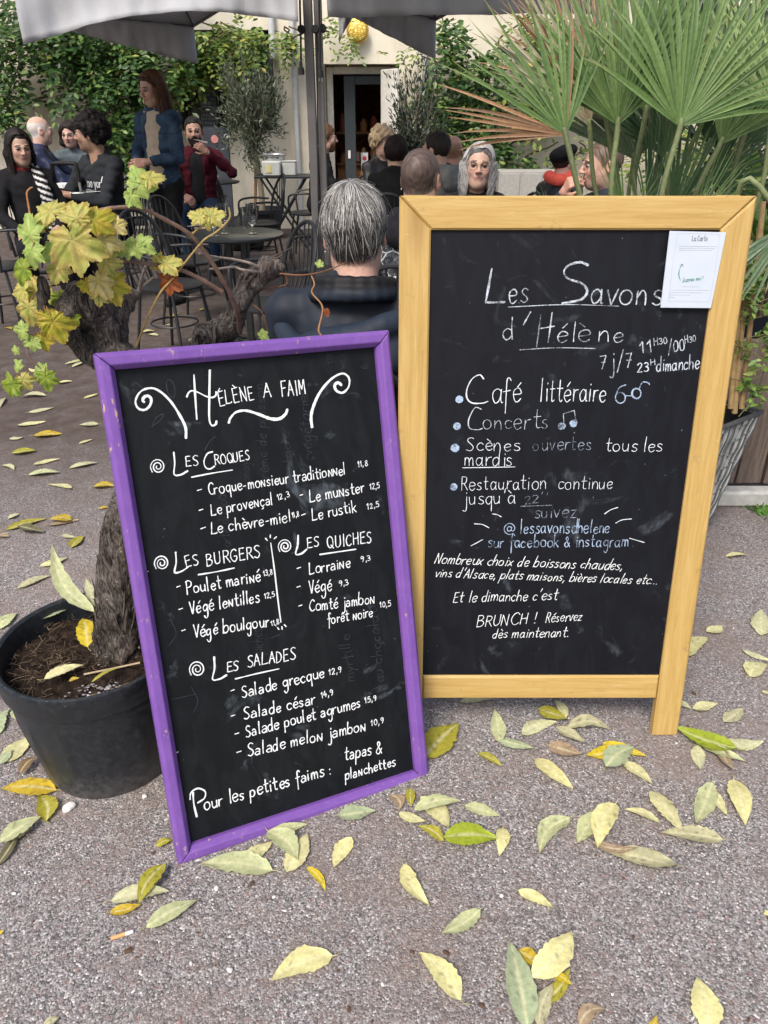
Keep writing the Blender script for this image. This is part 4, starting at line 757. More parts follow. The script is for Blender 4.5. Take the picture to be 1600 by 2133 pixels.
LV = '''884 1580 955 1508 62 o 0|broad olive yellow leaf against the right side of the purple frame
1040 1548 1030 1478 32 g 0|pale green leaf standing tall beneath the left half of the yellow board
1040 1543 1112 1559 20 l 3|grey green leaf touching the foot of the tall pale green one under the yellow board
1088 1533 1160 1507 28 w 0|whitish green leaf below the middle of the yellow bottom rail
1161 1518 1222 1551 25 d 0|dull leaf slanting down just right of the whitish green one under the yellow board
1181 1515 1274 1521 26 d 0|long dull spotted leaf lying level below the yellow bottom rail
1142 1553 1212 1573 34 t 0|tan dry leaf lying under the dull slanting one below the yellow board
995 1571 1045 1597 18 o 0|small olive yellow leaf alone right of the broad one by the purple frame
1278 1562 1220 1575 28 y 0|bright yellow leaf left of the speckled grey green one
1255 1548 1347 1576 22 y 0|bright yellow leaf lying beneath the speckled grey green one
1262 1598 1320 1556 42 l 6|speckled grey green leaf over two bright yellow leaves
1114 1582 1193 1645 36 q 0|light yellow leaf slanting down alone left of the speckled grey green one
1298 1590 1360 1638 28 p 0|pale yellow leaf below the speckled grey green one
1534 1560 1407 1516 42 v 5|vivid green leaf by the yellow board leg
1510 1545 1590 1547 24 w 0|whitish leaf behind the tip of the vivid green one near the yellow leg
1460 1555 1555 1588 24 g 0|pale green leaf under the vivid green one near the yellow leg
1452 1555 1458 1606 30 w 0|whitish green leaf pointing at the viewer below the vivid green one
1498 1560 1526 1607 26 t 4|tan brown leaf lying on the pale green one near the yellow leg
1354 1648 1420 1735 42 p 4|pale yellow leaf overlapping a dull long one at the right
1482 1634 1448 1720 40 g 0|pale green wavy leaf next to a narrow yellow one at the right
1484 1648 1515 1703 24 p 0|narrow pale yellow leaf between two broad ones at the right
1527 1625 1552 1720 48 q 0|broad wavy light yellow leaf near the right edge
1505 1751 1372 1737 34 d 0|long dull green leaf under the tip of a pale yellow one at the right
1375 1716 1301 1687 18 p 0|slim pale yellow leaf lying level left of the pair at the right
1282 1675 1245 1768 48 q 8|light yellow leaf on top of the cluster at right
1250 1695 1202 1760 40 g 2|pale green leaf half under the light yellow top leaf of the right cluster
1410 1806 1258 1772 40 d 0|long mottled leaf at the bottom of the right cluster
1235 1758 1330 1768 18 t 6|rolled tan leaf with an orange tip in the right cluster
1187 1706 1125 1780 38 g 0|pale green leaf left of the right cluster
1048 1725 1040 1784 30 q 0|small light yellow leaf pointing up beside the vivid green pair
924 1745 1038 1748 46 v 4|vivid green leaf of the pair right of the purple board's corner
924 1752 870 1722 24 o 4|olive green leaf joined to the vivid green one near the purple corner
876 1662 935 1728 44 p 1|variegated pale leaf under the level one near the purple corner
862 1688 960 1670 26 g 6|pale green level leaf lying across the variegated one
831 1695 888 1712 20 p 5|small pale yellow leaf left of the variegated one
968 1680 1040 1702 26 g 0|slim pale green leaf alone right of the level one
855 1643 857 1682 22 o 0|olive leaf tip poking from under the purple corner
812 1655 832 1690 30 t 0|dry tan leaf under the lower right purple rail
840 1802 896 1890 36 q 0|light yellow leaf alone below the purple board, slanting down right
1000 1900 920 1949 34 g 0|pale green leaf with a torn edge in the middle foreground
1080 1857 1156 1895 24 q 0|slim curved light yellow leaf in the middle foreground
960 2085 873 1985 50 q 0|large light yellow leaf near the bottom middle
1100 2145 1062 1962 64 l 4|large grey green leaf standing tall at the bottom middle
1110 2038 1192 1942 60 q 8|light yellow leaf on top of the bottom middle cluster
1080 1980 1130 2022 34 k 1|golden leaf tip under the light yellow top leaf at the bottom
1125 2095 1187 2020 30 o 1|olive leaf beside the large grey green one at the bottom
1150 2030 1192 2052 18 y 4|bright yellow tip sticking out right of the bottom cluster
1122 2140 1152 2050 36 d 5|dull leaf right of the large grey green one at the bottom
1205 2138 1262 2102 30 t 0|tan leaf cut by the bottom edge
1478 2150 1452 2037 66 q 0|spotted light yellow leaf at the lower right corner
1352 2142 1368 2116 14 k 0|golden leaf tip at the bottom edge
1604 1900 1590 1906 9 q 0|tiny yellow leaf tip at the right edge
568 1814 416 1802 46 g 0|long pale green leaf pointing left below the purple bottom rail
598 1818 641 1737 46 p 1|broad pale yellow leaf right of the crossing pair below the purple rail
558 1732 620 1792 46 g 5|green oval leaf crossing over another below the purple rail
508 1786 568 1755 28 p 0|pale leaf tucked behind the green oval one
555 1737 640 1718 24 g 0|pale leaf under the purple rail behind the crossing pair
706 1700 782 1690 30 l 0|grey green leaf close to the purple bottom rail at its right
733 1747 696 1810 36 q 0|light yellow leaf with a bitten edge
640 1807 678 1858 18 y 0|small bright yellow leaf right of the crossing pair
344 1800 288 1885 40 o 7|olive gold leaf lying on a whitish one near the cigarette end
232 1878 355 1858 34 w 3|whitish leaf under the olive gold one
229 1902 295 1885 22 k 0|golden leaf at the bottom of the trio near the cigarette end
305 1933 413 1877 36 g 0|pale green pointed leaf right of the cigarette end
693 1993 564 2045 54 q 0|big light yellow leaf alone in the lower left foreground
325 1764 360 1751 16 o 0|olive leaf tip poking from behind the lower left purple corner
0 1757 85 1703 40 g 5|pale green leaf upper of two at the left edge
2 1748 75 1712 30 p 1|pale leaf lying under the green one at the left edge
-6 1805 38 1738 24 m 0|dark olive leaf curling at the left edge
90 2139 125 2119 26 d 0|dull round leaf cut by the bottom edge at left
-4 1948 10 1938 8 y 0|tiny yellow leaf at the left edge
118 1647 0 1645 36 k 0|golden leaf lying level in front of the pot
98 1712 80 1658 42 o 0|olive gold leaf below the level golden one by the pot
5 1590 72 1532 46 p 0|broad pale yellow leaf left of the pot
42 1612 78 1576 26 b 5|brown leaf against the foot of the pot
-2 1530 20 1478 40 l 0|grey green leaf at the left edge beside the pot
34 1500 52 1470 26 g 0|small pale green leaf close to the pot's left side
-2 1592 24 1562 24 l 3|grey green leaf under the broad pale one at the left edge
-4 1312 36 1278 40 g 0|pale green leaf behind the pot at the left edge
-4 1432 18 1410 24 w 0|whitish leaf behind the pot's left rim
18 1082 40 1072 22 w 0|round whitish leaf lying behind the pot
12 1105 98 1081 20 o 0|long olive yellow leaf behind the pot
150 1085 104 1083 16 k 3|golden leaf over a tan one behind the pot
100 1096 165 1084 11 t 0|tan leaf under the golden one behind the pot
40 1096 92 1108 16 m 3|dark olive leaf crossing the long one behind the pot
149 1142 176 1117 26 o 0|olive yellow upright leaf behind the vine trunk
128 1115 157 1120 8 w 0|slim whitish leaf beside the olive upright one
84 1180 142 1162 17 p 0|folded pale yellow leaf behind the pot
36 1227 105 1200 20 d 0|dull leaf just behind the pot's rim
-4 1116 22 1119 11 t 0|tan leaf at the left edge behind the pot
193 1016 238 1014 15 k 0|golden leaf left of the purple board above the trunk
206 1060 228 1057 14 k 0|golden leaf tip beside the vine trunk
1472 1318 1504 1305 19 p 0|pale yellow leaf right of the yellow board, highest of the near ones
1425 1370 1474 1330 32 q 0|light yellow leaf against the right side of the yellow stile
1544 1354 1604 1378 16 w 0|slim whitish leaf near the right edge
1560 1410 1597 1384 42 p 0|broad pale yellow leaf below the slim whitish one at the right edge
1408 1460 1440 1478 16 w 0|whitish leaf beside the yellow leg
1443 1478 1495 1466 19 p 2|pale yellow leaf touching the whitish one by the yellow leg
1508 1505 1548 1478 24 d 0|dull leaf right of the yellow leg
1587 1325 1587 1272 36 w 0|whitish pointed leaf at the right edge
1586 1440 1604 1446 10 p 0|pale leaf end at the right edge under the broad one
1122 1478 1183 1500 48 o 4|olive yellow rounded leaf under the yellow bottom rail
1180 1495 1155 1458 22 p 1|pale leaf behind the rounded olive one under the yellow rail
960 1463 1030 1457 13 w 0|whitish leaf tucked under the yellow bottom rail
1511 1160 1555 1157 7 p 0|thin pale leaf near the woven planter'''
for row in LV.split('\n'):
    n, lab = row.split('|'); q = n.split(); fallen(*map(float, q[:5]), q[5], lab, .003+.0022*int(q[6]))
farL = [(135, 760, 195, 744, 12), (95, 775, 60, 770, 8), (60, 860, 112, 850, 14), (35, 888, 95, 880, 12), (205, 884, 165, 886, 9), (70, 908, 130, 905, 13), (25, 945, 78, 940, 13), (145, 975, 205, 965, 12), (70, 970, 125, 958, 13), (60, 990, 128, 985, 11), (95, 825, 40, 830, 9), (150, 1020, 100, 1012, 9), (2, 970, 30, 980, 9), (120, 800, 150, 795, 9), (10, 830, 0, 850, 12), (175, 830, 205, 820, 10), (20, 915, 50, 912, 8), (165, 925, 195, 915, 9)]
for i, (a, c, d, e, wd) in enumerate(farL):
    t = 'pqwpwkowpgwpwpdqwp'[i]
    fallen(a, c, d, e, wd, t, 'small '+TN[t]+' fallen leaf on the far gravel left of the purple board', .003, 'leaves on the far gravel at left')
for (a, c, d, e, wd, t, lab) in [(10, 683, 26, 686, 7, 'k', 'golden leaf on the dark ground behind the vine at the left edge'), (355, 665, 374, 652, 12, 'o', 'olive leaf lying under the front bistro chair'), (345, 677, 361, 673, 7, 'p', 'pale leaf beside the olive one under the front chair'), (310, 697, 330, 700, 9, 'w', 'whitish leaf near the cut cane behind the purple board'), (296, 693, 322, 690, 9, 'p', 'pale leaf behind the whitish one above the purple board'), (394, 712, 409, 706, 9, 'w', 'whitish leaf left of the second vine arm'), (415, 647, 434, 644, 7, 'o', 'olive leaf right of the front chair legs'), (150, 765, 183, 752, 12, 'w', 'whitish leaf on the gravel nearest the vine knot')]:
    fallen(a, c, d, e, wd, t, lab)
# leaves that came to rest in the pot
for (a, c, d, e, wd, t, z, lab, rx) in [(195, 1282, 117, 1206, 30, 'g', .33, 'long green leaf leaning up against the inside of the pot', -.5), (84, 1292, 142, 1270, 24, 'l', .322, 'grey green leaf lying on the soil at the back of the pot', 0), (196, 1268, 182, 1224, 20, 'w', .335, 'whitish leaf standing behind the trunk in the pot', -.3), (184, 1350, 174, 1290, 38, 'y', .328, 'bright yellow leaf on the soil in front of the trunk', .0), (92, 1416, 174, 1386, 24, 'p', .33, 'pale yellow wet leaf on the soil at the front of the pot', 0), (144, 1420, 166, 1413, 14, 'k', .34, 'small golden leaf at the front rim of the pot', 0), (190, 1424, 248, 1392, 9, 'o', .335, 'narrow olive leaf on the grit in the pot', 0), (262, 1336, 292, 1352, 18, 'w', .325, 'whitish leaf beside the trunk at the purple frame', 0)]:
    p0 = gnd(a, c, z); p1 = gnd(d, e, z); o = fallen(a, c, d, e, wd, t, lab, z, 'leaves fallen into the pot')
    if rx: o.rotation_euler = (0, rx, o.rotation_euler[2])

# ------------------------------------------------------------------ small litter
a, c = gnd(231, 1955, .004), gnd(278, 1940, .004); d = (c-a)/np.linalg.norm(c-a)
but = thing('cigarette_butt', a, 'stubbed cigarette end with an orange filter on the gravel', 'cigarette end'); L = np.linalg.norm(c-a)
b = MB(); b.tube([a, a+d*L*.64], .0039, 14); b.obj('filter', mat('cork_tip', (.66, .36, .16), .7, .2, 300), but, world=True)
b = MB(); b.tube([a+d*L*.64, a+d*L*.8, a+d*L*.97], [.0038, .0039, .0033], 14); b.tube([a+d*L*.97, a+d*L], [.0033, .0026], 10, col=(.1, .1, .1)); b.obj('paper', mat('cig_paper', (.80, .79, .77), .8, .1, 200, attr=False), but, world=True)
ch = mat('white_stone', (.72, .70, .66), .6, .2, 200, .4, 300)
PB = [(145, 1684, .018, 'oval pale stone at the foot of the pot'), (302, 1660, .009, 'white chip of stone between the pot and the purple board'), (451, 1853, .009, 'white chip of stone below the long pale green leaf'), (571, 1870, .006, 'small white chip left of the bright yellow leaf'), (479, 2022, .009, 'white chip of stone left of the big light yellow leaf'), (398, 2008, .006, 'little white chip further left of the big light yellow leaf'), (30, 1863, .007, 'white chip of stone near the left edge'), (1045, 1867, .007, 'round white pebble left of the slim curved leaf'), (293, 2025, .005, 'tiny white chip in the lower left gravel'), (797, 2052, .006, 'white chip between the two big foreground leaves')]
for i, (x, y, r, lab) in enumerate(PB):
    r *= .72 if r < .015 else .85
    g = np.random.default_rng(i); s = SDF((-1.8*r,)*3, (1.8*r,)*3, r/7); s.ell((0, 0, .3*r), (r, r*.7, r*.55), .001); s.ell((.3*r, .1*r, .2*r), (r*.6, r*.6, r*.5), .3*r)
    s.displace(lambda P: .12*r*sinnoise(P, .5/r, i)); v, f = s.mesh(); b = MB(); b.add(v, f); p = gnd(x, y, 0)
    o = b.obj('pebble', ch, None, auto=False); o.location = Vector((p[0], p[1], .001)); o.rotation_euler = (0, 0, g.random()*6); tag(o, lab, 'stone', 'white stones on the gravel')
p = gnd(578, 1788, 0)
# ------------------------------------------------------------------ right: woven planter, palm, planks
def quadframe(c, ax, top, bot, z0, z1):
    """eight corners of a tapered square box turned by ax"""
    ca, sa = math.cos(ax), math.sin(ax); out = []
    for h, z in ((bot, z0), (top, z1)):
        for sx, sy in ((-1, -1), (1, -1), (1, 1), (-1, 1)): out.append((c[0]+h*(sx*ca-sy*sa), c[1]+h*(sx*sa+sy*ca), z))
    return np.array(out)
PLC, PLA = np.array([1.046, 2.585]), R(37)
plr = thing('woven_planter', (PLC[0], PLC[1], 0), 'tall tapered grey woven planter behind the right leg of the yellow board', 'planter')
b = MB(); Q = quadframe(PLC, PLA, .208, .135, 0, .50); NW, NH = 17, 9
def weave(mb):
    g = np.random.default_rng(3)
    for side in range(4):
        p00, p10 = Q[side], Q[(side+1) % 4]; p01, p11 = Q[4+side], Q[4+(side+1) % 4]; nn = np.cross(p10-p00, p01-p00); nn /= np.linalg.norm(nn)
        for i in range(NW*2):
            u = (i+.5)/(NW*2); pts = []; grp = (i//8) % 2
            for k in range(NH*4+1):
                v = k/(NH*4); p = (p00*(1-u)+p10*u)*(1-v)+(p01*(1-u)+p11*u)*v; pts.append(p+nn*(.0022*math.cos(math.pi*(v*NH+grp))+.002))
            c = np.array((.40, .415, .405))*(.35+1.0*g.random()) if i % 3 else np.array((.06, .065, .065))*(.7+.8*g.random()); mb.tube(pts, .0052, 5, col=c)
        for k in range(NH):
            v = (k+.5)/NH; a = p00*(1-v)+p01*v; c_ = p10*(1-v)+p11*v
            for h_ in range(6): mb.tube([a+(c_-a)*h_/6+nn*.006+np.array([0, 0, .011*(h_ % 2)]), a+(c_-a)*(h_+1)/6+nn*.006+np.array([0, 0, .011*(h_ % 2)+.006])], .0028, 5, col=(.13, .135, .135))
weave(b); b.obj('weave', mat('wicker', attr=True, rough=.55, var=.2, scale=60), plr, world=True)
b = MB(); Qi = quadframe(PLC, PLA, .200, .128, .01, .49); b.add(Qi, [(0, 1, 5, 4), (1, 2, 6, 5), (2, 3, 7, 6), (3, 0, 4, 7), (3, 2, 1, 0)]); b.obj('liner', mat('planter_liner', (.02, .021, .023), .6), plr, smooth=False, world=True)
b = MB(); q = quadframe(PLC, PLA, .211, .211, .5, .5)[4:]
for i in range(4): b.tube([q[i], q[(i+1) % 4]], .0085, 8)
b.obj('rim', mat('planter_rim', (.07, .073, .076), .5), plr, world=True)
b = MB(); q = quadframe(PLC, PLA, .185, .185, .42, .44); b.add(q[4:], [(0, 1, 2, 3)]); b.obj('soil', MC.get('soil') or mat('dark_soil', (.025, .02, .016), .95, .5, 60, .8, 90), plr, smooth=False, world=True)

palm = thing('fan_palm', (PLC[0], PLC[1], .44), 'big green fan palm with spiky fronds rising behind the yellow board', 'palm')
PALM = leafmat('palm_leaf', .12); BASE = np.array([PLC[0]+.0, PLC[1]+.02, .50])
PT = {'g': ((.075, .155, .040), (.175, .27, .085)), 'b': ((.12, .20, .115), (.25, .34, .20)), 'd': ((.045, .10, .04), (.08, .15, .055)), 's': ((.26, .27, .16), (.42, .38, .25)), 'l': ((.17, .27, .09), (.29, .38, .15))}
def frond(hx, hy, Y, mid, spread, lpx, n, tone, lean=0.0, seed=0, brown=None, wide=1.0, pet=True, off=(0, 0), cup=.3, bend=.1):
    """fan leaf: hub at photo place (hx, hy, Y); mid angle from vertical (degrees, + right) within a plane leaning to the viewer by lean"""
    g = np.random.default_rng(seed); H = at(hx, hy, Y); L = lpx/ppm(Y, H[2])
    Z = np.array([0, -math.cos(R(lean)), math.sin(R(lean))]); up = np.array([0, math.sin(R(lean)), math.cos(R(lean))]); rt = np.array([1.0, 0, 0])
    b = MB(); c1, c2 = map(np.array, PT[tone]); ns = 9
    for i in range(n):
        q = (i+.5)/n*2-1; th = R(mid+q*spread/2)+.02*g.normal(); d = rt*math.sin(th)+up*math.cos(th); s = np.cross(d, Z); l = L*(1-.34*q*q)*(1+.06*g.normal())
        wv = wide*L*.0158*(spread/150)**.25*(1+.15*g.normal()); t = np.linspace(0, 1, ns); prof = np.interp(t, [0, .08, .42, .8, 1], [.2, .45, 1, .55, .03])*wv
        lift = cup*l*(.20*abs(q)+.04*g.normal()); dr = bend*l*(1+.8*g.normal()); tw = g.normal()*.3
        k = g.random(); col = c1*(1-k)+c2*k; br = brown is not None and brown(q, g)
        if br: col = np.array((.30, .17, .09))*(.6+.9*g.random()); 
        V = []; C = []
        for a in range(ns):
            ctr = H+d*(l*t[a])+Z*(lift*t[a]-dr*t[a]**2.4)-np.array([0, 0, 1])*(.5*dr*t[a]**3)+s*(tw*.10*l*t[a]**2*(2 if br else 1))
            fold = .55*prof[a]; V += [ctr+s*prof[a], ctr-Z*fold, ctr-s*prof[a]]
            tip = max(0, (t[a]-.82)/.18); cc = col*(1-.5*tip)+np.array((.36, .25, .12))*.5*tip; C += [cc, cc*.8, cc*1.05]
        b.add(V, [(a*3+j, a*3+j+1, a*3+j+4, a*3+j+3) for a in range(ns-1) for j in (0, 1)], np.array(C))
    if pet:
        e = BASE+np.array([off[0], off[1], 0]); dd = rt*math.sin(R(mid*.6))+up*math.cos(R(mid*.6)); m1 = H-dd*.22*np.linalg.norm(H-e)-Z*.02; m2 = e*.55+H*.45+np.array([0, 0, .02]); m2 = (m2+m1)/2
        b.tube([H+dd*.02, H-dd*.01, m1, m2*.5+(e*.6+H*.4)*.5, e], [.005, .008, .0075, .009, .013], 7, col=np.array((.20, .24, .11))*(.8+.4*g.random()), sm=5)
    return b.obj('frond', PALM, palm, auto=False, world=True)
lb = lambda q, g: q < -.50 and g.random() < .85 or g.random() < .10
frond(1178, 281, 2.30, -36, 120, 305, 27, 'g', 8, 1, lb, .85, off=(-.03, -.03), cup=.2)
frond(1287, 260, 2.36, -7, 116, 340, 42, 'g', 5, 2, None, .82, off=(-.02, 0))
frond(1417, 263, 2.26, 8, 138, 360, 40, 'g', 6, 3, None, .82, off=(.01, -.05))
frond(1500, 300, 2.50, 22, 90, 300, 22, 'g', 0, 4, None, 1.0, off=(.04, 0))
frond(1345, 235, 2.55, -2, 90, 330, 30, 'g', 2, 41, None, .8, off=(0, .02))
frond(1352, 255, 2.78, 2, 120, 360, 34, 'b', -6, 5, None, 1.1, off=(0, .05))
frond(1470, 240, 2.72, 18, 140, 360, 34, 'b', -4, 6, None, 1.0, off=(.03, .04))
frond(1610, 215, 2.40, -5, 150, 230, 24, 'l', 10, 7, None, .75, off=(.07, 0))
frond(1228, 262, 2.75, -24, 66, 330, 26, 's', 2, 28, lambda q, g: g.random() < .25, .9, off=(-.03, .05))
frond(1320, 330, 2.9, -8, 120, 420, 36, 'b', 0, 29, None, .9, off=(0, .08))
frond(1560, 250, 2.62, 8, 130, 330, 34, 'l', 4, 30, None, .8, off=(.06, .02))
frond(1262, 250, 2.85, -34, 80, 330, 26, 's', -3, 8, lambda q, g: g.random() < .22, .9, off=(-.04, .05))
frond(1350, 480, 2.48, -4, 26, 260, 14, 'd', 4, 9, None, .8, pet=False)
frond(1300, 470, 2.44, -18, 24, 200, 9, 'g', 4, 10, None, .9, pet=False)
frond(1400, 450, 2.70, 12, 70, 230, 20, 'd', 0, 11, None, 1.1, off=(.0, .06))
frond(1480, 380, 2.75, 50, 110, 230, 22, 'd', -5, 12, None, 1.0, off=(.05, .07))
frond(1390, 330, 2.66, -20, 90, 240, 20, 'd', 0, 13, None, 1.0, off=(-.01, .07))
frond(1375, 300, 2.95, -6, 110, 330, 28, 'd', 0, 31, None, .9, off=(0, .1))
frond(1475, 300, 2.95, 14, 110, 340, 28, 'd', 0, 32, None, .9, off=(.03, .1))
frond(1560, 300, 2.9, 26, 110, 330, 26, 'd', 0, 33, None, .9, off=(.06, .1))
frond(1440, 470, 2.40, 30, 50, 190, 12, 'g', 6, 14, None, .7, pet=False)
frond(1215, 445, 2.36, -15, 70, 60, 7, 'b', 0, 15, None, .5, pet=False); frond(1140, 432, 2.36, -35, 60, 55, 5, 'b', 0, 16, None, .5, pet=False)
frond(1330, 432, 2.30, 18, 100, 90, 9, 'g', 0, 19, None, .6, pet=False)
frond(1640, 470, 2.18, 215, 60, 190, 9, 'b', 4, 17, None, 2.2, off=(.05, 0))
b = MB()   # fibrous stump where the stalks meet
for i in range(46):
    a = rng.random()*6.283; r = .06*math.sqrt(rng.random()); e = BASE+np.array([r*math.cos(a), r*math.sin(a), -.06]); b.tube([e, e+np.array([.03*math.cos(a), .03*math.sin(a), .12]), e+np.array([.06*math.cos(a), .06*math.sin(a), .2+.1*rng.random()])], [.012, .010, .004], 6, col=np.array((.16, .11, .06))*(.6+.8*rng.random()))
b.obj('trunk', mat('palm_fibre', attr=True, rough=.9, var=.3, scale=120), palm, world=True)

# leaf clouds: many small leaves as one foliage mesh
LT = {'oval': np.array([(0, 0, 0), (-.5, .45, .10), (0, .45, -.02), (.5, .45, .10), (0, 1, 0), (-.32, .8, .04), (.32, .8, .04)]), 'lance': np.array([(0, 0, 0), (-.5, .4, .08), (0, .4, 0), (.5, .4, .08), (0, 1, -.03), (-.3, .75, .04), (.3, .75, .04)])}
LF = [(0, 2, 1), (0, 3, 2), (1, 2, 4, 5), (2, 3, 6, 4)]
def leaves(pos, dirs, nrm, L, W, kind='oval'):
    pos, dirs, nrm = map(np.asarray, (pos, dirs, nrm)); n = len(pos); dirs = dirs/np.linalg.norm(dirs, axis=1)[:, None]; nrm = nrm-dirs*(nrm*dirs).sum(1)[:, None]; nrm /= np.linalg.norm(nrm, axis=1)[:, None]+1e-9; sd_ = np.cross(dirs, nrm)
    T = LT[kind]; V = pos[:, None]+(T[None, :, 0:1]*np.asarray(W)[:, None, None])*sd_[:, None]+(T[None, :, 1:2]*np.asarray(L)[:, None, None])*dirs[:, None]+(T[None, :, 2:3]*np.asarray(W)[:, None, None])*nrm[:, None]
    return V.reshape(-1, 3), [tuple(q+7*i for q in f) for i in range(n) for f in LF]
def rdir(n, g, bias=(0, 0, 0), s=1.0):
    v = g.normal(size=(n, 3))*s+np.array(bias); return v/np.linalg.norm(v, axis=1)[:, None]
def wisteria(name, label, blobs, mtl, seed, Yw, depth=.35, nl=9, L=.075, cat='climber', stems=True):
    """drooping sprays of paired leaflets over blobs given as (x, y, rx, ry, count) at wall distance Yw"""
    g = np.random.default_rng(seed); P, D, N, Ls, Ws = [], [], [], [], []; st = MB(); c0 = at(blobs[0][0], blobs[0][1], Yw)
    r_ = thing(name, (c0[0], Yw, 0), label, cat)
    for (x, y, rx, ry, cnt) in blobs:
        for k in range(cnt):
            a = g.random()*6.283; q = math.sqrt(g.random()); dep = depth*g.random(); p = at(x+rx*q*math.cos(a), y+ry*q*math.sin(a), Yw-.04-dep)
            if p[2] < .02: continue
            d = np.array([g.normal()*.7, -.35-.5*g.random(), -.5+.55*g.normal()]); d /= np.linalg.norm(d); len_ = L*(2.6+1.6*g.random()); s_ = np.cross(d, [0, -.4, 1]); s_ /= np.linalg.norm(s_)+1e-9; up = np.cross(s_, d)
            for i in range(nl):
                t = (i//2+1)/(nl//2+1); sg = 1 if i % 2 else -1; b_ = p+d*len_*t+np.array([0, 0, -.25*len_*t*t])
                dd = d*.45+s_*sg*.9+g.normal(size=3)*.18 if i < nl-1 else d; P.append(b_); D.append(dd); N.append(up+g.normal(size=3)*.35); l = L*(.75+.5*g.random()); Ls.append(l); Ws.append(l*.48)
    V, F = leaves(P, D, N, Ls, Ws); b = MB(); b.add(V, F); b.obj('foliage', mtl, r_, auto=False, world=True)
    if stems:
        for k in range(max(5, len(blobs)*2)):
            x, y, rx, ry, cnt = blobs[k % len(blobs)]; pts = []; px_, py_ = x+rx*.7*g.normal()*.6, y+ry
            for q in range(7): pts.append(at(px_, py_, Yw-.05-.08*g.random())); px_ += rx*.35*g.normal(); py_ -= ry*.33
            pts = [p for p in pts if p[2] > .05]
            if len(pts) > 2: st.tube(pts, [.016-.009*i/len(pts) for i in range(len(pts))], 6, sm=4)
        if st.n: st.obj('stem', mat('vine_stem', (.10, .075, .05), .9, .3), r_, world=True)
    return r_
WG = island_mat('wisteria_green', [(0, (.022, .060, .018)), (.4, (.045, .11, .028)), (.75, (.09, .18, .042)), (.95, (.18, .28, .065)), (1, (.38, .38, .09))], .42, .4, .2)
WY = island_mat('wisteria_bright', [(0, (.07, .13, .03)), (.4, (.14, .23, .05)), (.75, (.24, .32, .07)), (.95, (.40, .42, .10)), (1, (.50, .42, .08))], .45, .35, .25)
OL = island_mat('olive_green', [(0, (.035, .05, .030)), (.5, (.075, .10, .058)), (.85, (.14, .17, .11)), (1, (.24, .27, .20))], .5, .35, .1)
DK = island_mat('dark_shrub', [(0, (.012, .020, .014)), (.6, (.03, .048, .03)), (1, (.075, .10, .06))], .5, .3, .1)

# fence of weathered planks, kerb, weeds at the right edge
PK = wood_mat('weathered_planks', (.030, .022, .018), (.125, .095, .078), (.29, .24, .20), 'z')
fen = thing('plank_fence', (1.9, 2.86, 0), 'low fence of weathered brown vertical planks at the right edge', 'fence')
x = 1.33
for i in range(9):
    wd = .105+.03*rng.random(); h = .60+.05*rng.random(); b = MB(); b.box((0, 0, .07+h/2), (wd-.008, .026, h), bev=.004); o = b.obj('plank', PK, fen); o.location = (x+wd/2-1.9, .012*rng.normal(), 0); o.rotation_euler = (R(-2)+.02*rng.normal(), .012*rng.normal(), .03*rng.normal()); x += wd
for z in (.18, .52): b = MB(); b.box((x/2+.665-1.9, .035, z), (x-1.33, .03, .06), bev=.004); b.obj('batten', PK, fen)
b = MB(); b.box((1.95, 2.80, .035), (1.25, .07, .07), bev=.01); tag(b.obj('kerb', mat('kerb_concrete', (.44, .44, .42), .9, .25, 25, .5, 120)), 'pale concrete kerb below the plank fence', 'kerb')
g = rng; n = 2600; P = np.stack([1.36+.9*g.random(n), 2.50+.26*g.random(n), np.zeros(n)], 1); keep = (sinnoise(P, 3.0, 8, 2) > .1); P = P[keep]; n = len(P)
V, F = leaves(P, rdir(n, g, (0, 0, .9), .6), rdir(n, g, (0, -.5, .8), .5), .012+.022*g.random(n), .008+.01*g.random(n)); b = MB(); b.add(V, F)
tag(b.obj('weeds', island_mat('weed_green', [(0, (.04, .12, .02)), (.6, (.10, .24, .04)), (1, (.2, .34, .08))], .5), auto=False), 'short green weeds along the kerb', 'weeds', kind='stuff')
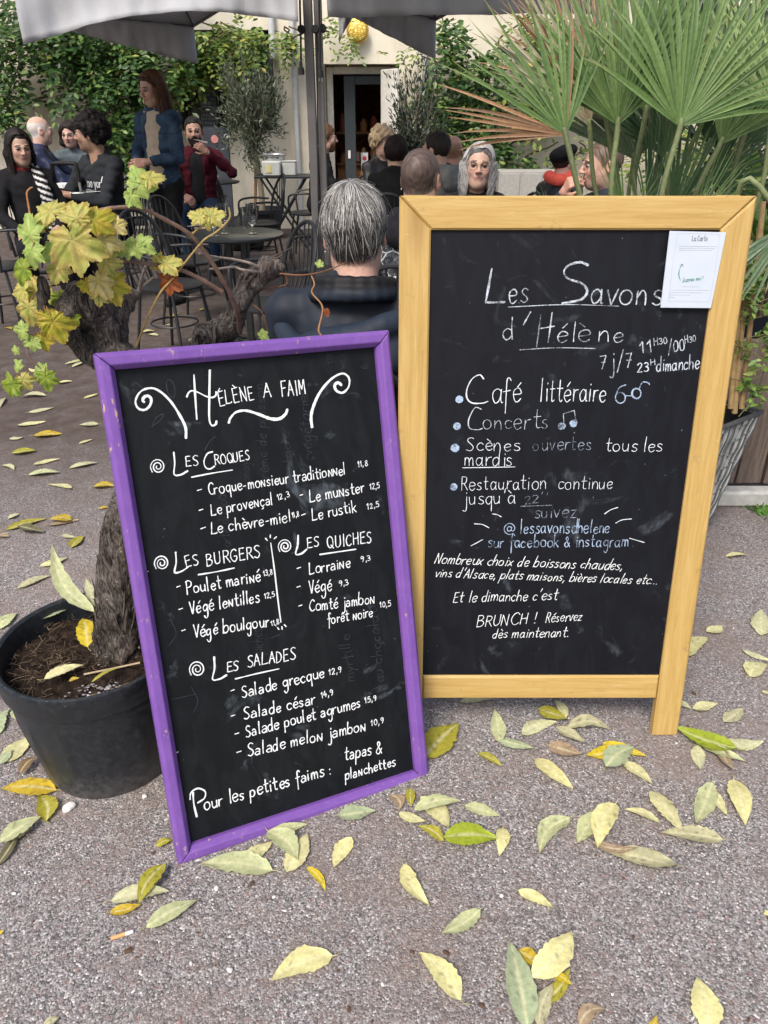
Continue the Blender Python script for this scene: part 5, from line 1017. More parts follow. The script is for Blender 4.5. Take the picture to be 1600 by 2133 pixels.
# dark board fence behind the planks
scr = thing('screen_panel', (2.6, 3.7, 0), 'dark blue grey screen panel behind the plank fence', 'screen')
b = MB(); b.box((0, 0, .52), (2.1, .04, 1.0), bev=.005); b.obj('panel', mat('dark_panel', (.018, .022, .03), .5, .3), scr); b = MB(); b.box((0, -.024, .78), (2.1, .012, .012)); b.box((0, -.024, .25), (2.1, .012, .012)); b.obj('rail', mat('grey_rail', (.4, .42, .44), .4), scr)
def shrub(name, label, c, r, n, mtl, seed, L, W, cat='shrub', kind='oval', stem=True, base=None, stemcol=(.13, .10, .07)):
    g = np.random.default_rng(seed); c = np.array(c); r = np.array(r); root = thing(name, (c[0], c[1], base if base is not None else 0), label, cat); P = []; st = MB(); D = []
    z0 = base if base is not None else 0; nt_ = max(14, n//45)
    for k in range(nt_):
        v = g.normal(size=3); v /= np.linalg.norm(v); e = c+v*r*(g.random()**.33)*np.array([1, 1, 1]); s0 = np.array([c[0]+.12*r[0]*g.normal(), c[1]+.12*r[1]*g.normal(), max(z0, c[2]-r[2])]); m = (s0+e)/2+np.array([.12*r[0]*g.normal(), .1*r[1]*g.normal(), .15*r[2]])
        q = smooth_line([s0, m, e], 8); st.tube(q, np.linspace(.012, .003, len(q))*min(1.6, r[2]*2), 5)
        for j in range(n//nt_):
            i = min(len(q)-1, int(len(q)*(.25+.75*g.random()**.7))); P.append(q[i]+g.normal(size=3)*r*.085); D.append(q[min(i+1, len(q)-1)]-q[i-1]+g.normal(size=3)*.5*np.linalg.norm(q[i]-q[i-1])*2)
    P = np.array(P); n = len(P); ok = P[:, 2] > .03; P = P[ok]; D = np.array(D)[ok]; n = len(P)
    V, F = leaves(P, D, rdir(n, g, (0, -.4, .7), .7), L*(.6+.8*g.random(n)), W*(.7+.6*g.random(n)), kind); b = MB(); b.add(V, F); b.obj('foliage', mtl, root, auto=False, world=True)
    if stem: st.obj('stem', mat('twig_'+name, stemcol, .9, .2), root, world=True)
    return root
c = at(1575, 640, 2.5)
jas = thing('climbing_plant', (1.20, 2.56, .44), 'light green climbing plant on bamboo canes beside the right edge of the yellow board', 'climber')
for (x0, y0, x1, y1) in ((1530, 860, 1562, 500), (1545, 850, 1590, 420), (1522, 850, 1545, 560)):
    b = MB(); p = [at(x0+(x1-x0)*t, y0+(y1-y0)*t, 2.47+.02*t) for t in np.linspace(0, 1, 12)]; b.tube(p, [.0085*(1+.18*(i % 3 == 0)) for i in range(12)], 8); b.obj('bamboo_cane', mat('bamboo', (.34, .23, .11), .5, .3, 40), jas, world=True)
P = []; D = []; st = MB(); g = np.random.default_rng(77)
for k in range(36):
    q0 = at(1540+45*g.random(), 520+330*g.random(), 2.46); q = smooth_line([q0, q0+np.array([.06*g.normal()+.04, -.03*g.random(), .03]), q0+np.array([.11*g.normal()+.08, -.06*g.random(), .02-.08*g.random()])], 6); st.tube(q, .0016, 4)
    for j in range(9): i = g.integers(0, len(q)); P.append(q[i]+g.normal(size=3)*.006); D.append(g.normal(size=3)+np.array([.3, -.3, -.2]))
V, F = leaves(P, D, rdir(len(P), g, (0, -.6, .8), .5), .018+.026*g.random(len(P)), .011+.010*g.random(len(P))); b = MB(); b.add(V, F); b.obj('foliage', island_mat('jasmine_green', [(0, (.06, .15, .03)), (.5, (.14, .26, .05)), (.85, (.26, .36, .08)), (1, (.38, .40, .12))], .4, .4, .2), jas, auto=False, world=True); st.obj('stem', mat('jasmine_stem', (.16, .15, .06), .7), jas, world=True)
shrub('leafy_shrub', 'yellow green leafy shrub at the right edge behind the palm', at(1575, 400, 3.35)+np.array([.12, 0, -.12]), (.34, .25, .38), 620, island_mat('jasmine_green', []), 5, .075, .04, base=.0)
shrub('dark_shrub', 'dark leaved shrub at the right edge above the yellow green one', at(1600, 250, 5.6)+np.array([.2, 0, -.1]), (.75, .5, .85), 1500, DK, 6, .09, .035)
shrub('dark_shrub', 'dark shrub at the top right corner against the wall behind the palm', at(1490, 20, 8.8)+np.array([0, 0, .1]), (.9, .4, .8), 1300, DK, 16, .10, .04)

# ------------------------------------------------------------------ the cafe front
YW = 11.0
fac = thing('cafe_facade', (-.3, YW, 0), 'cream plastered cafe front with a recessed doorway', 'building')
def plaster():
    g = G('cream_plaster'); co = g.coord(geo=True); n = g.noise(co, 1.3, 6, .6); c = g.ramp(n, [(.3, (.60, .55, .43)), (.5, (.74, .69, .56)), (.7, (.80, .76, .64))])
    st = g.noise(g.coord((1, 1, .16), geo=True), 6, 5, .65); c = g.mix(g.gray(st, (.55, 0), (.78, .45)), c, (.34, .31, .26)); return g.out(c, .9, g.bump(g.noise(co, 45, 5), .25, .01), .15)
PLST = plaster()
def X(x, y=250, Y=YW): return at(x, y, Y)[0]
def Zz(y, Y=YW): return at(800, y, Y)[2]
dx0, dx1, dz = X(677), X(831), Zz(133)
wx0, wx1, wz0, wz1 = X(372), X(576), Zz(272), Zz(62)
b = MB(); T = .4
def wallbox(xa, xb, za, zb): b.box(((xa+xb)/2, YW+T/2, (za+zb)/2), (xb-xa, T, zb-za))
wallbox(-13, wx0, 0, 5); wallbox(wx0, wx1, 0, wz0); wallbox(wx0, wx1, wz1, 5); wallbox(wx1, dx0, 0, 5); wallbox(dx0, dx1, dz, 5); wallbox(dx1, 13, 0, 5)
b.obj('wall', PLST, fac, smooth=False, world=True)
room = MB(); ya, ybk = YW+T, YW+3.2
for (v, f) in (([(-2.2, ya, 0), (1.6, ya, 0), (1.6, ybk, 0), (-2.2, ybk, 0)], 0), ([(-2.2, ybk, 0), (1.6, ybk, 0), (1.6, ybk, 2.6), (-2.2, ybk, 2.6)], 0), ([(-2.2, ya, 0), (-2.2, ybk, 0), (-2.2, ybk, 2.6), (-2.2, ya, 2.6)], 0), ([(1.6, ybk, 0), (1.6, ya, 0), (1.6, ya, 2.6), (1.6, ybk, 2.6)], 0), ([(-2.2, ya, 2.6), (-2.2, ybk, 2.6), (1.6, ybk, 2.6), (1.6, ya, 2.6)], 0)): room.add(v, [(0, 1, 2, 3)])
gi = G('warm_interior'); nn = gi.noise(gi.coord((3, 1, 2), geo=True), 2.2, 4, .7); gi.out(gi.ramp(nn, [(.35, (.12, .04, .02)), (.5, (.5, .2, .08)), (.62, (.2, .1, .06)), (.72, (.75, .42, .18))]), .7)  # wall tones brightened to imitate indoor lamp light
room.obj('room', gi.m, fac, smooth=False, world=True)
b = MB(); fr = .085      # door casing set back in the recess
for xa, xb, za, zb in ((dx0+.01, dx0+.01+fr, 0, dz-.015), (dx1-fr-.01, dx1-.01, 0, dz-.015), (dx0+.01+fr, dx1-.01-fr, dz-.015-fr, dz-.015)): b.box(((xa+xb)/2, YW+T-.03, (za+zb)/2), (xb-xa, .10, zb-za), bev=.012)
b.obj('door_frame', mat('cream_paint', (.78, .76, .68), .5, .12), fac, smooth=False, world=True)
b = MB(); a0, a1, zt = X(718, 250, YW+.35), X(741, 250, YW+.35), Zz(158, YW+.35); e1 = X(800, 250, YW+.35)
b.box(((a0+a1)/2, YW+T-.06, zt/2), (a1-a0, .06, zt), bev=.006); b.box(((a1+e1)/2, YW+T-.06, zt-.05), (e1-a1, .06, .10), bev=.006)
dr = b.obj('door', mat('slate_paint', (.045, .055, .062), .45, .15), fac, smooth=False, world=True)
b = MB(); hp = at(728, 322, YW+.30); b.box((hp[0], YW+T-.098, hp[2]), (.035, .012, .10), bev=.004); b.obj('handle', mat('white_plastic', (.75, .76, .76), .4), dr, smooth=False, world=True)
hx0 = X(797, 250, YW); b = MB(); hz = Zz(140)
sh_w = .42; an = R(62); M_ = np.array([[math.cos(an), -math.sin(an), 0], [math.sin(an), math.cos(an), 0], [0, 0, 1]])
b.box((0, 0, 0), (sh_w, .04, hz-.05), bev=.006); 
for zc, hh in ((-.52, .8), (.42, .9)): b.box((0, -.024, zc), (sh_w-.14, .012, hh), bev=.005); b.box((0, .024, zc), (sh_w-.14, .012, hh), bev=.005)
sh = b.obj('shutter', mat('shutter_paint', (.74, .72, .66), .5, .15), fac, smooth=False); sh.location = (dx1-.02-sh_w/2*math.cos(an)-(-.3), YW-.03+sh_w/2*math.sin(an)-.28-YW, hz/2); sh.rotation_euler = (0, 0, -an)
wn = MB(); wn.box(((wx0+wx1)/2, YW+.22, (wz0+wz1)/2), (wx1-wx0-.02, .02, wz1-wz0-.02)); wi = wn.obj('window', mat('dark_glass', (.012, .014, .016), .12, .2, spec=.6), fac, smooth=False, world=True)
b = MB()
for xq in (wx0+.04, wx0+(wx1-wx0)*.38, wx1-.05): b.box((xq, YW+.17, (wz0+wz1)/2), (.05, .06, wz1-wz0-.03), bev=.005)
for zq in (wz0+.035, wz1-.035, wz0+(wz1-wz0)*.42): b.box(((wx0+wx1)/2, YW+.165, zq), (wx1-wx0-.12, .05, .04), bev=.005)
b.obj('frame', mat('window_frame', (.035, .04, .045), .5), wi, smooth=False, world=True)
for px_, y0, y1, rr in ((608, 62, 345, .030), (565, 52, 122, .04), (886, 110, 330, .032)):
    p0, p1 = at(px_, y0, YW-.07), at(px_, y1, YW-.07); b = MB(); b.tube([(p0[0], YW-.06, p0[2]+.6), (p0[0], YW-.06, .0 if y1 > 300 else p1[2])], rr, 14)
    for zq in (.5, 1.4, 2.2): 
        if zq > p1[2] or y1 > 300: b.lathe([(rr+.001, -.02), (rr+.006, -.018), (rr+.006, .018), (rr+.001, .02)], (p0[0], YW-.06, zq), 14)
    b.obj('downpipe', mat('pipe_paint', (.58, .60, .62), .4, .08), fac, world=True)
# golden sun ornament above the door, lit from inside
lp = at(745, 64, YW-.08); sun_ = thing('wall_lamp', lp, 'round golden wall lamp with a leafy pattern above the cafe door', 'lamp')
b = MB(); b.lathe([(.0, 0), (.128, 0), (.136, .018), (.124, .04), (.112, .045)], n=36, rot=[[1, 0, 0], [0, 0, -1], [0, 1, 0]]); b.obj('housing', mat('gold_metal', (.55, .36, .08), .35, .2, metal=.6), sun_)
gl_ = G('gold_shade'); vv = gl_.n('TexVoronoi', feature='DISTANCE_TO_EDGE'); vv.inputs['Scale'].default_value = 22; gl_.l(gl_.coord((1, 1, 1.6)), vv.inputs['Vector']); cc = gl_.ramp(vv.outputs['Distance'], [(0, (.30, .17, .02)), (.12, (.75, .50, .08)), (.4, (.95, .80, .30))])
gl_.l(cc, gl_.b.inputs['Emission Color']); gl_.b.inputs['Emission Strength'].default_value = .18; gl_.out(cc, .4)
b = MB(); b.ball((0, -.035, 0), (.112, .055, .112), 32, 16); b.obj('shade', gl_.m, sun_)
# notices inside the doorway
for (x0, y0, x1, y1, cc, lab) in ((752, 318, 767, 354, (.62, .66, .72), 'white notice with a red mark pinned inside the doorway'), (741, 316, 749, 336, (.40, .25, .18), 'small brown notice left of the white one in the doorway'), (750, 356, 768, 374, (.42, .24, .10), 'brown cardboard square under the white notice in the doorway')):
    p, q = at(x0, y0, YW+.5), at(x1, y1, YW+.5); b = MB(); b.box(((p[0]+q[0])/2, YW+.5, (p[2]+q[2])/2), (q[0]-p[0], .008, p[2]-q[2]), bev=.002); t_ = thing('notice', ((p[0]+q[0])/2, YW+.5, q[2]), lab, 'notice'); b.obj('sheet', mat('notice_'+str(x0), cc, .6, .1), t_, smooth=False, world=True)
    if x0 == 752: b = MB(); b.ball(((p[0]+q[0])/2, YW+.494, p[2]-.07), (.03, .004, .03), 12, 6); b.obj('mark', mat('red_print', (.5, .06, .05), .6), t_, world=True)
sf = thing('glow_standin_shelf', (at(768, 300, YW+1.0)[0], YW+1.0, 0), 'added wooden shelf of warm coloured jars imitating lamp glow inside the dark doorway', 'shelf'); fx = sf.location.x  # added warm-toned props standing in for the glow indoors
for k, zq in enumerate((.75, 1.15)):
    b = MB(); b.box((0, 0, zq), (.9, .25, .03), bev=.004); b.obj('board', mat('shelf_wood', (.20, .09, .04), .6, .3), sf, smooth=False)
    for q in range(6): b = MB(); h_ = .14+.14*((q*5+k*3) % 4)/4; b.lathe([(0, .016), (.05, .016), (.052, h_*.7), (.03, h_*.85), (.03, h_), (0, h_)], (-.36+.145*q, -.02, zq), 14); b.obj('jar', mat('jar_%d' % ((q+k) % 3), ((.30, .13, .045), (.20, .05, .03), (.34, .25, .14))[(q+k) % 3], .4, .2), sf)
b = MB(); b.box((0, .05, .37), (.9, .2, .72), bev=.006); b.obj('cabinet', mat('cabinet_wood', (.36, .17, .08), .6, .3), sf, smooth=False)
# display frame with wire grid in the window, and the slate panel leaning under it
p, q = at(410, 160, YW-.06), at(453, 268, YW-.06); gr = thing('notice_case', ((p[0]+q[0])/2, YW-.05, q[2]), 'notice case with wire mesh over pale papers, hung on the wall above the slate board', 'notice case')
b = MB(); b.box(((p[0]+q[0])/2, YW-.02, (p[2]+q[2])/2), (q[0]-p[0], .03, p[2]-q[2]), bev=.004); b.obj('back', mat('case_back', (.35, .38, .38), .6, .4, 14), gr, smooth=False, world=True)
b = MB()
for k in range(11): xx = p[0]+(q[0]-p[0])*k/10; b.tube([(xx, YW-.045, q[2]), (xx, YW-.045, p[2])], .0035, 5)
for k in range(14): zz = q[2]+(p[2]-q[2])*k/13; b.tube([(p[0], YW-.049, zz), (q[0], YW-.049, zz)], .0035, 5)
b.obj('wire_mesh', mat('dark_wire', (.03, .03, .032), .5), gr, world=True)
b = MB(); m_ = ((p[0]+q[0])/2, YW-.038, (p[2]+q[2])/2); b.box((m_[0]-.02, m_[1], m_[2]+.03), (.11, .004, .16)); b.obj('paper', mat('pale_paper', (.62, .68, .72), .7), gr, smooth=False, world=True)
b = MB(); b.box((m_[0]-.045, m_[1]-.004, m_[2]+.05), (.04, .004, .05)); b.box((m_[0]+.02, m_[1]-.004, m_[2]+.05), (.03, .004, .05)); b.obj('blue_print', mat('blue_print', (.08, .25, .5), .7), gr, smooth=False, world=True)
p, q = at(413, 264, 10.2), at(490, 470, 10.2); sb = thing('slate_panel', ((p[0]+q[0])/2, 10.15, 0), 'dark slate board with round stickers leaning on the wall behind the bearded man', 'board')
b = MB(); b.box((0, 0, p[2]/2), (q[0]-p[0], .035, p[2]), bev=.006); o = b.obj('panel', mat('slate_blue', (.030, .036, .048), .55, .3, 12), sb, smooth=False); o.rotation_euler = (R(-7), 0, 0)
for dx_, dz_, r_, cc in ((.02, -.13, .045, (.50, .20, .20)), (.16, -.10, .024, (.65, .68, .68))): b = MB(); b.lathe([(0, 0), (r_, 0), (r_, .002), (0, .002)], (dx_-.02, -.026+.0, p[2]+dz_), 20, rot=[[1, 0, 0], [0, 0, -1], [0, 1, 0]]); k = b.obj('sticker', mat('sticker_'+str(dx_), cc, .5, .25), sb); k.rotation_euler = (R(-7), 0, 0)
# white cupboards along the wall at right
for i, (x0, x1) in enumerate(((1040, 1083), (1086, 1128), (1131, 1176))):
    p, q = at(x0, 356, 9.6), at(x1, 410, 9.6); lk = thing('locker', ((p[0]+q[0])/2, 9.75, 0), ['low white locker, first from the left behind the grey haired woman', 'low white locker second from the left, left of the beret', 'low white locker at the right end, behind the beret'][i], 'locker', 'white lockers by the wall'); wq = q[0]-p[0]
    b = MB(); b.box((0, 0, p[2]/2), (wq, .35, p[2]), bev=.006); b.obj('cabinet', mat('locker_white', (.40, .39, .36), .5, .12), lk, smooth=False); b = MB(); b.box((0, -.182, p[2]/2), (wq-.04, .012, p[2]-.05), bev=.004); d_ = b.obj('door', MC['locker_white'], lk, smooth=False); b = MB(); b.ball((wq*.36-.02, -.192, p[2]*.62), .012); b.obj('knob', mat('dark_wire'), d_)
# greenery on the walls
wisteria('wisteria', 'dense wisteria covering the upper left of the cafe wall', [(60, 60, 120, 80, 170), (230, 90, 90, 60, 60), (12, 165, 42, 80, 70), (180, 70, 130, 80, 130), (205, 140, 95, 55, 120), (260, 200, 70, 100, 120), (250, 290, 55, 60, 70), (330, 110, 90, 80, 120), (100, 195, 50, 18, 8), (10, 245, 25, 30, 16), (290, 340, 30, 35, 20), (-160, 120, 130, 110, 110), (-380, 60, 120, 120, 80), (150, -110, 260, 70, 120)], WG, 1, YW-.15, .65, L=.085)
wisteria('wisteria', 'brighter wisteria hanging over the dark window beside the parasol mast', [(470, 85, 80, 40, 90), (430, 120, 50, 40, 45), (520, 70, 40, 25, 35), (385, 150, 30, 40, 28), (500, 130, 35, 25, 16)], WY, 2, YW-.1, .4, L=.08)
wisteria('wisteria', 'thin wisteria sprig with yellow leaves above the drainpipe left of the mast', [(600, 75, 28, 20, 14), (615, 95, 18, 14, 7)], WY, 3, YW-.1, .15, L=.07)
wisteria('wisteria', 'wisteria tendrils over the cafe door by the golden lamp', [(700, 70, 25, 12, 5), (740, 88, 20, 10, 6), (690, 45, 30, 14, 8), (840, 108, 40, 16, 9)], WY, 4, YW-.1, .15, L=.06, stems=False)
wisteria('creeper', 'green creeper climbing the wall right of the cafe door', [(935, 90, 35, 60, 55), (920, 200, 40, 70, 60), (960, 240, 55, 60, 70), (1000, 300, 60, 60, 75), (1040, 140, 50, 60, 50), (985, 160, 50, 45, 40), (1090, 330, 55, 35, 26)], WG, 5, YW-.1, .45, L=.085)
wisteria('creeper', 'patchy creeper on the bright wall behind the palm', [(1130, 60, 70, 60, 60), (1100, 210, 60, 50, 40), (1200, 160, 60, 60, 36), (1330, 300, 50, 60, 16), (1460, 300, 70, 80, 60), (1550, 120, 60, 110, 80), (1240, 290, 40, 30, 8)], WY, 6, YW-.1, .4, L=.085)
# olive trees
def olive(label, trunk, crown, rad, n, potr, seed, mtl=OL):
    g = np.random.default_rng(seed); t0 = np.array(trunk); root = thing('olive_tree', t0, label, 'tree'); c = np.array(crown); b = MB(); top = c-np.array([0, 0, rad[2]*.75])
    q, r_ = smooth_line([t0+np.array([0, 0, .2]), t0*.5+top*.5+np.array([.03, 0, 0]), top, c], 6, [.045, .036, .03, .012]); b.tube(q, r_, 9, col=(.20, .17, .12))
    P, D = [], []
    for k in range(70):
        v = g.normal(size=3); v /= np.linalg.norm(v); e = c+v*np.array(rad)*(.55+.6*g.random()); s0 = top+(c-top)*g.random()*.8; m = s0*.5+e*.5+g.normal(size=3)*.05; qq = smooth_line([s0, m, e], 7); b.tube(qq, np.linspace(.010, .002, len(qq)), 4, col=(.15, .13, .10))
        for j in range(n//70): i = min(len(qq)-1, int(len(qq)*g.random()**.6)); P.append(qq[i]+g.normal(size=3)*.045); D.append((qq[-1]-qq[0])*1.2+g.normal(size=3)*.35+np.array([0, 0, .1]))
    b.obj('trunk', mat('olive_bark', attr=True, rough=.9, var=.35, scale=60, bump=.4), root, world=True); V, F = leaves(P, D, rdir(len(P), g), .05+.03*g.random(len(P)), .012+.007*g.random(len(P)), 'lance'); b = MB(); b.add(V, F); b.obj('crown', mtl, root, auto=False, world=True)
    return root
tp0 = gnd(547, 478); tp0[1] = 10.1; tp0[0] = at(547, 478, 10.1)[0]
olive('bushy olive tree in a black pot beside the drainpipe', tp0, at(524, 215, 10.1), (.42, .38, .62), 4200, .2, 11)
tp1 = np.array([at(858, 330, 9.6)[0], 9.6, 0]); olive('dark leaved small olive tree at the right side of the cafe door', tp1, at(866, 265, 9.6), (.34, .3, .62), 3000, .2, 12, DK)
for (t_, lab, r0, h0) in ((tp0, 'black pot of the olive tree beside the drainpipe', .27, .36), (tp1, 'black pot of the small olive tree by the cafe door', .22, .36)):
    pt = thing('tree_pot', (t_[0], t_[1], 0), lab, 'pot'); b = MB(); b.lathe([(.01, .004), (r0*.76, .004), (r0*.8, .02), (r0*.95, h0-.05), (r0*1.03, h0-.045), (r0*1.05, h0), (r0*.96, h0), (r0*.93, h0-.08)], n=40); b.obj('body', PLM, pt); b = MB(); b.lathe([(0, h0-.07), (r0*.94, h0-.075)], n=30); b.obj('soil', mat('dark_soil'), pt)
# ------------------------------------------------------------------ parasols on one mast
def canvas_mat():
    g = G('canvas'); co = g.coord(geo=True); n = g.noise(co, 5, 5, .6); c = g.ramp(n, [(.3, (.46, .47, .49)), (.7, (.56, .57, .59))])
    st = g.noise(g.coord((1, 1, .2), geo=True), 14, 4); c = g.mix(g.gray(st, (.6, 0), (.8, .3)), c, (.20, .18, .15))
    g.out(c, .75, g.bump(g.noise(co, 400, 2), .15, .001), .25)
    tr = g.n('BsdfTranslucent'); g.l(c, tr.inputs[0]); mx = g.n('MixShader'); mx.inputs[0].default_value = .24
    g.l(g.b.outputs[0], mx.inputs[1]); g.l(tr.outputs[0], mx.inputs[2]); g.l(mx.outputs[0], g.t.nodes['Material Output'].inputs[0]); return g.m
CV = canvas_mat(); MAST = mat('mast_grey', (.115, .11, .108), .42, .12, 8, spec=.45)
m0 = at(655, 300, 5.8); par = thing('parasol', (m0[0], 5.8, 0), 'grey twin parasol with two square canopies on one thick mast', 'parasol')
MX = m0[0]+.02; Ml = MX-.015
b = MB(); b.box((MX-.028, 5.79, 1.7), (.058, .058, 3.4), bev=.005); b.box((MX+.034, 5.815, 1.7), (.050, .062, 3.4), bev=.005); b.box((MX, 5.80, .03), (.5, .5, .05), bev=.01)
mo = b.obj('mast', MAST, par, smooth=False, world=True)
def fabric(name, grid, th=.004, root=None):
    """grid[i][j] of points -> a cloth sheet with a little thickness"""
    Gd = np.array(grid); n, m = Gd.shape[:2]; du_ = np.gradient(Gd, axis=0); dv_ = np.gradient(Gd, axis=1); N = np.cross(du_, dv_); N /= np.linalg.norm(N, axis=-1)[..., None]+1e-9
    V = np.concatenate([Gd.reshape(-1, 3), (Gd+N*th).reshape(-1, 3)]); k = n*m; F = []
    for i in range(n-1):
        for j in range(m-1): a = i*m+j; F += [(a, a+1, a+m+1, a+m), (k+a+m, k+a+m+1, k+a+1, k+a)]
    for i in range(n-1): F += [(i*m, (i+1)*m, k+(i+1)*m, k+i*m), ((i+1)*m+m-1, i*m+m-1, k+i*m+m-1, k+(i+1)*m+m-1)]
    for j in range(m-1): F += [(j+1, j, k+j, k+j+1), ((n-1)*m+j, (n-1)*m+j+1, k+(n-1)*m+j+1, k+(n-1)*m+j)]
    b = MB(); b.add(V, F); return b.obj(name, CV, root or par, auto=False, world=True)
def canopy(A, B, C, seed, sag, hv=.30, hang=.27, D=None, near=True, root=None, top=None):
    """A near left, B near right, C far right at the valance hem; the roof rises to a peak"""
    g = np.random.default_rng(seed); A, B, C = map(np.array, (A, B, C)); up = np.array([0, 0, 1.0])
    a, b_ = A+up*hv, B+up*hv; c = C+up*hang; d = a+c-b_ if D is None else np.array(D); pk = (a+b_+c+d)/4+up*.75; n = 26
    for (p, q) in ((a, b_), (b_, c), (c, d), (d, a)):     # four roof panels, each drawn up to the peak
        grid = []
        for i in range(n):
            t = i/(n-1); row = []
            for j in range(12):
                s = j/11; e = p*(1-s*0)+0; r = (p*(1-t)+q*t); x = r*(1-s)+pk*s; x = x-up*(.10*math.sin(math.pi*t)*math.sin(math.pi*min(1, s*1.3+.0)))*0+up*(-.05*math.sin(math.pi*s)*(1-abs(2*t-1))); row.append(x)
            grid.append(row)
        fabric('canopy_panel', grid, root=root)
    out = np.cross(b_-a, up); out /= np.linalg.norm(out)
    def val(p, q, hp, hq, bow, ph, o_):
        grid = []
        for i in range(61):
            t = i/60; r = p*(1-t)+q*t; row = []
            for j in range(9):
                s = j/8; h = hp*(1-t)+hq*t-bow*math.sin(math.pi*t); w_ = (.024*math.sin(t*17+ph+2*s)+.016*math.sin(t*37+2*ph-3*s)+.022*math.sin(t*7+3*s+ph)+.008*math.sin(t*83+ph))*(.25+.75*s); row.append(r-up*h*s+o_*(w_+.05*s*s))
            grid.append(row)
        return fabric('valance', grid, root=root)
    if near: val(a, b_, a[2]-A[2], b_[2]-B[2], sag, seed, out)
    o2 = np.cross(d-c, up); o2 /= np.linalg.norm(o2); val(c, d, hang, hang*.25 if root is None else hang, 0, seed+1, o2)
    b = MB(); b.tube([a, b_, c, d, a], .012, 6)
    for p in (a, b_, c, d): b.tube([p, pk], .011, 6)
    for p, q in ((a, b_), (b_, c), (c, d), (d, a)): b.tube([(p+q)/2, pk], .008, 6)
    b.tube([pk, np.array([MX, 5.8, 3.3]) if top is None else np.array(top)], .02, 8)
    b.obj('canopy_ribs', MAST, root or par, world=True)
canopy(at(52, 94, 5.3), at(621, 46, 5.55), at(411, 133, 7.4), 1, .10, D=at(58, 22, 7.25))
canopy(at(681, 34, 5.3), at(1175, 26, 5.2), at(906, 122, 7.2), 2, .03, D=at(690, -8, 7.2), near=False)
# a second parasol overhead on the right: its mast stands outside the picture, its far valance hangs into view
par2 = thing('parasol', (3.3, 4.2, 0), 'dark grey parasol overhead whose straight hem crosses the top right of the photo', 'parasol')
b = MB(); b.box((3.3, 4.2, 1.55), (.09, .09, 3.1), bev=.006); b.box((3.3, 4.2, .03), (.6, .6, .05), bev=.01); b.obj('mast', MAST, par2, smooth=False, world=True)
_r, _l = at(1290, 24, 5.15), at(681, 34, 5.3); canopy(np.array([-.62, 4.5, 2.0]), np.array([1.75, 4.45, 2.0]), _r, 3, .0, hv=.30, hang=.34, D=_l+np.array([0, 0, .34]), near=False, root=par2, top=(3.3, 4.2, 3.05))
fl_ = [[at(x0*(1-t)+x1*t, y0*(1-s)+y1*s, 5.75+.04*math.sin(9*t+2*s)) for s in np.linspace(0, 1, 7)] for t in np.linspace(0, 1, 7) for x0, x1, y0, y1 in ((706-6*t, 738-4*t, 24, 88-52*t),)]
fabric('loose_flap', fl_)
# clamps and power leads hanging at the mast
for (x, y, Yo) in ((628, 61, 5.70), (657, 61, 5.70), (672, 59, 5.72)):
    p = at(x, y, Yo); b = MB(); b.lathe([(0, -.03), (.020, -.03), (.024, -.022), (.024, .022), (.020, .03), (0, .03)], p, 16, rot=[[1, 0, 0], [0, 0, -1], [0, 1, 0]]); b.obj('clamp', mat('black_rubber', (.018, .018, .02), .6), par, world=True)
for (x, yt, yb_, lab) in ((628, -30, 160, 'black power lead with its plug hanging left of the parasol mast'), (668, -30, 166, 'black power lead with its plug hanging right of the parasol mast')):
    p0, p1 = at(x-4, yt, 5.66), at(x, yb_, 5.66); c_ = thing('power_lead', p1, lab, 'cable'); b = MB(); q = [p0, at(x-2, 60, 5.66), at(x-1, 110, 5.66), p1+np.array([0, 0, .075])]; b.tube(q, .0065, 7, sm=5); b.obj('cable', mat('black_rubber'), c_, world=True)
    b = MB(); b.tube([p1+np.array([0, 0, .085]), p1+np.array([0, 0, .055]), p1+np.array([0, 0, .05]), p1+np.array([0, 0, .012])], [.009, .012, .019, .021], 10); k = b.obj('plug', mat('black_rubber'), c_, world=True)
    b = MB(); 
    for s in (-1, 1): b.tube([p1+np.array([s*.0095, 0, .013]), p1+np.array([s*.0095, 0, -.008])], .0026, 6)
    b.obj('prong', mat('steel', (.5, .5, .5), .3, metal=.9), k, world=True)
b = MB(); q = [at(660+8*math.sin(i*1.1)*0+4*i/12, 70+480*i/12, 5.745) for i in range(13)]; b.tube(q, .005, 6, sm=3); b.obj('mast_cable', mat('black_rubber'), par, world=True)

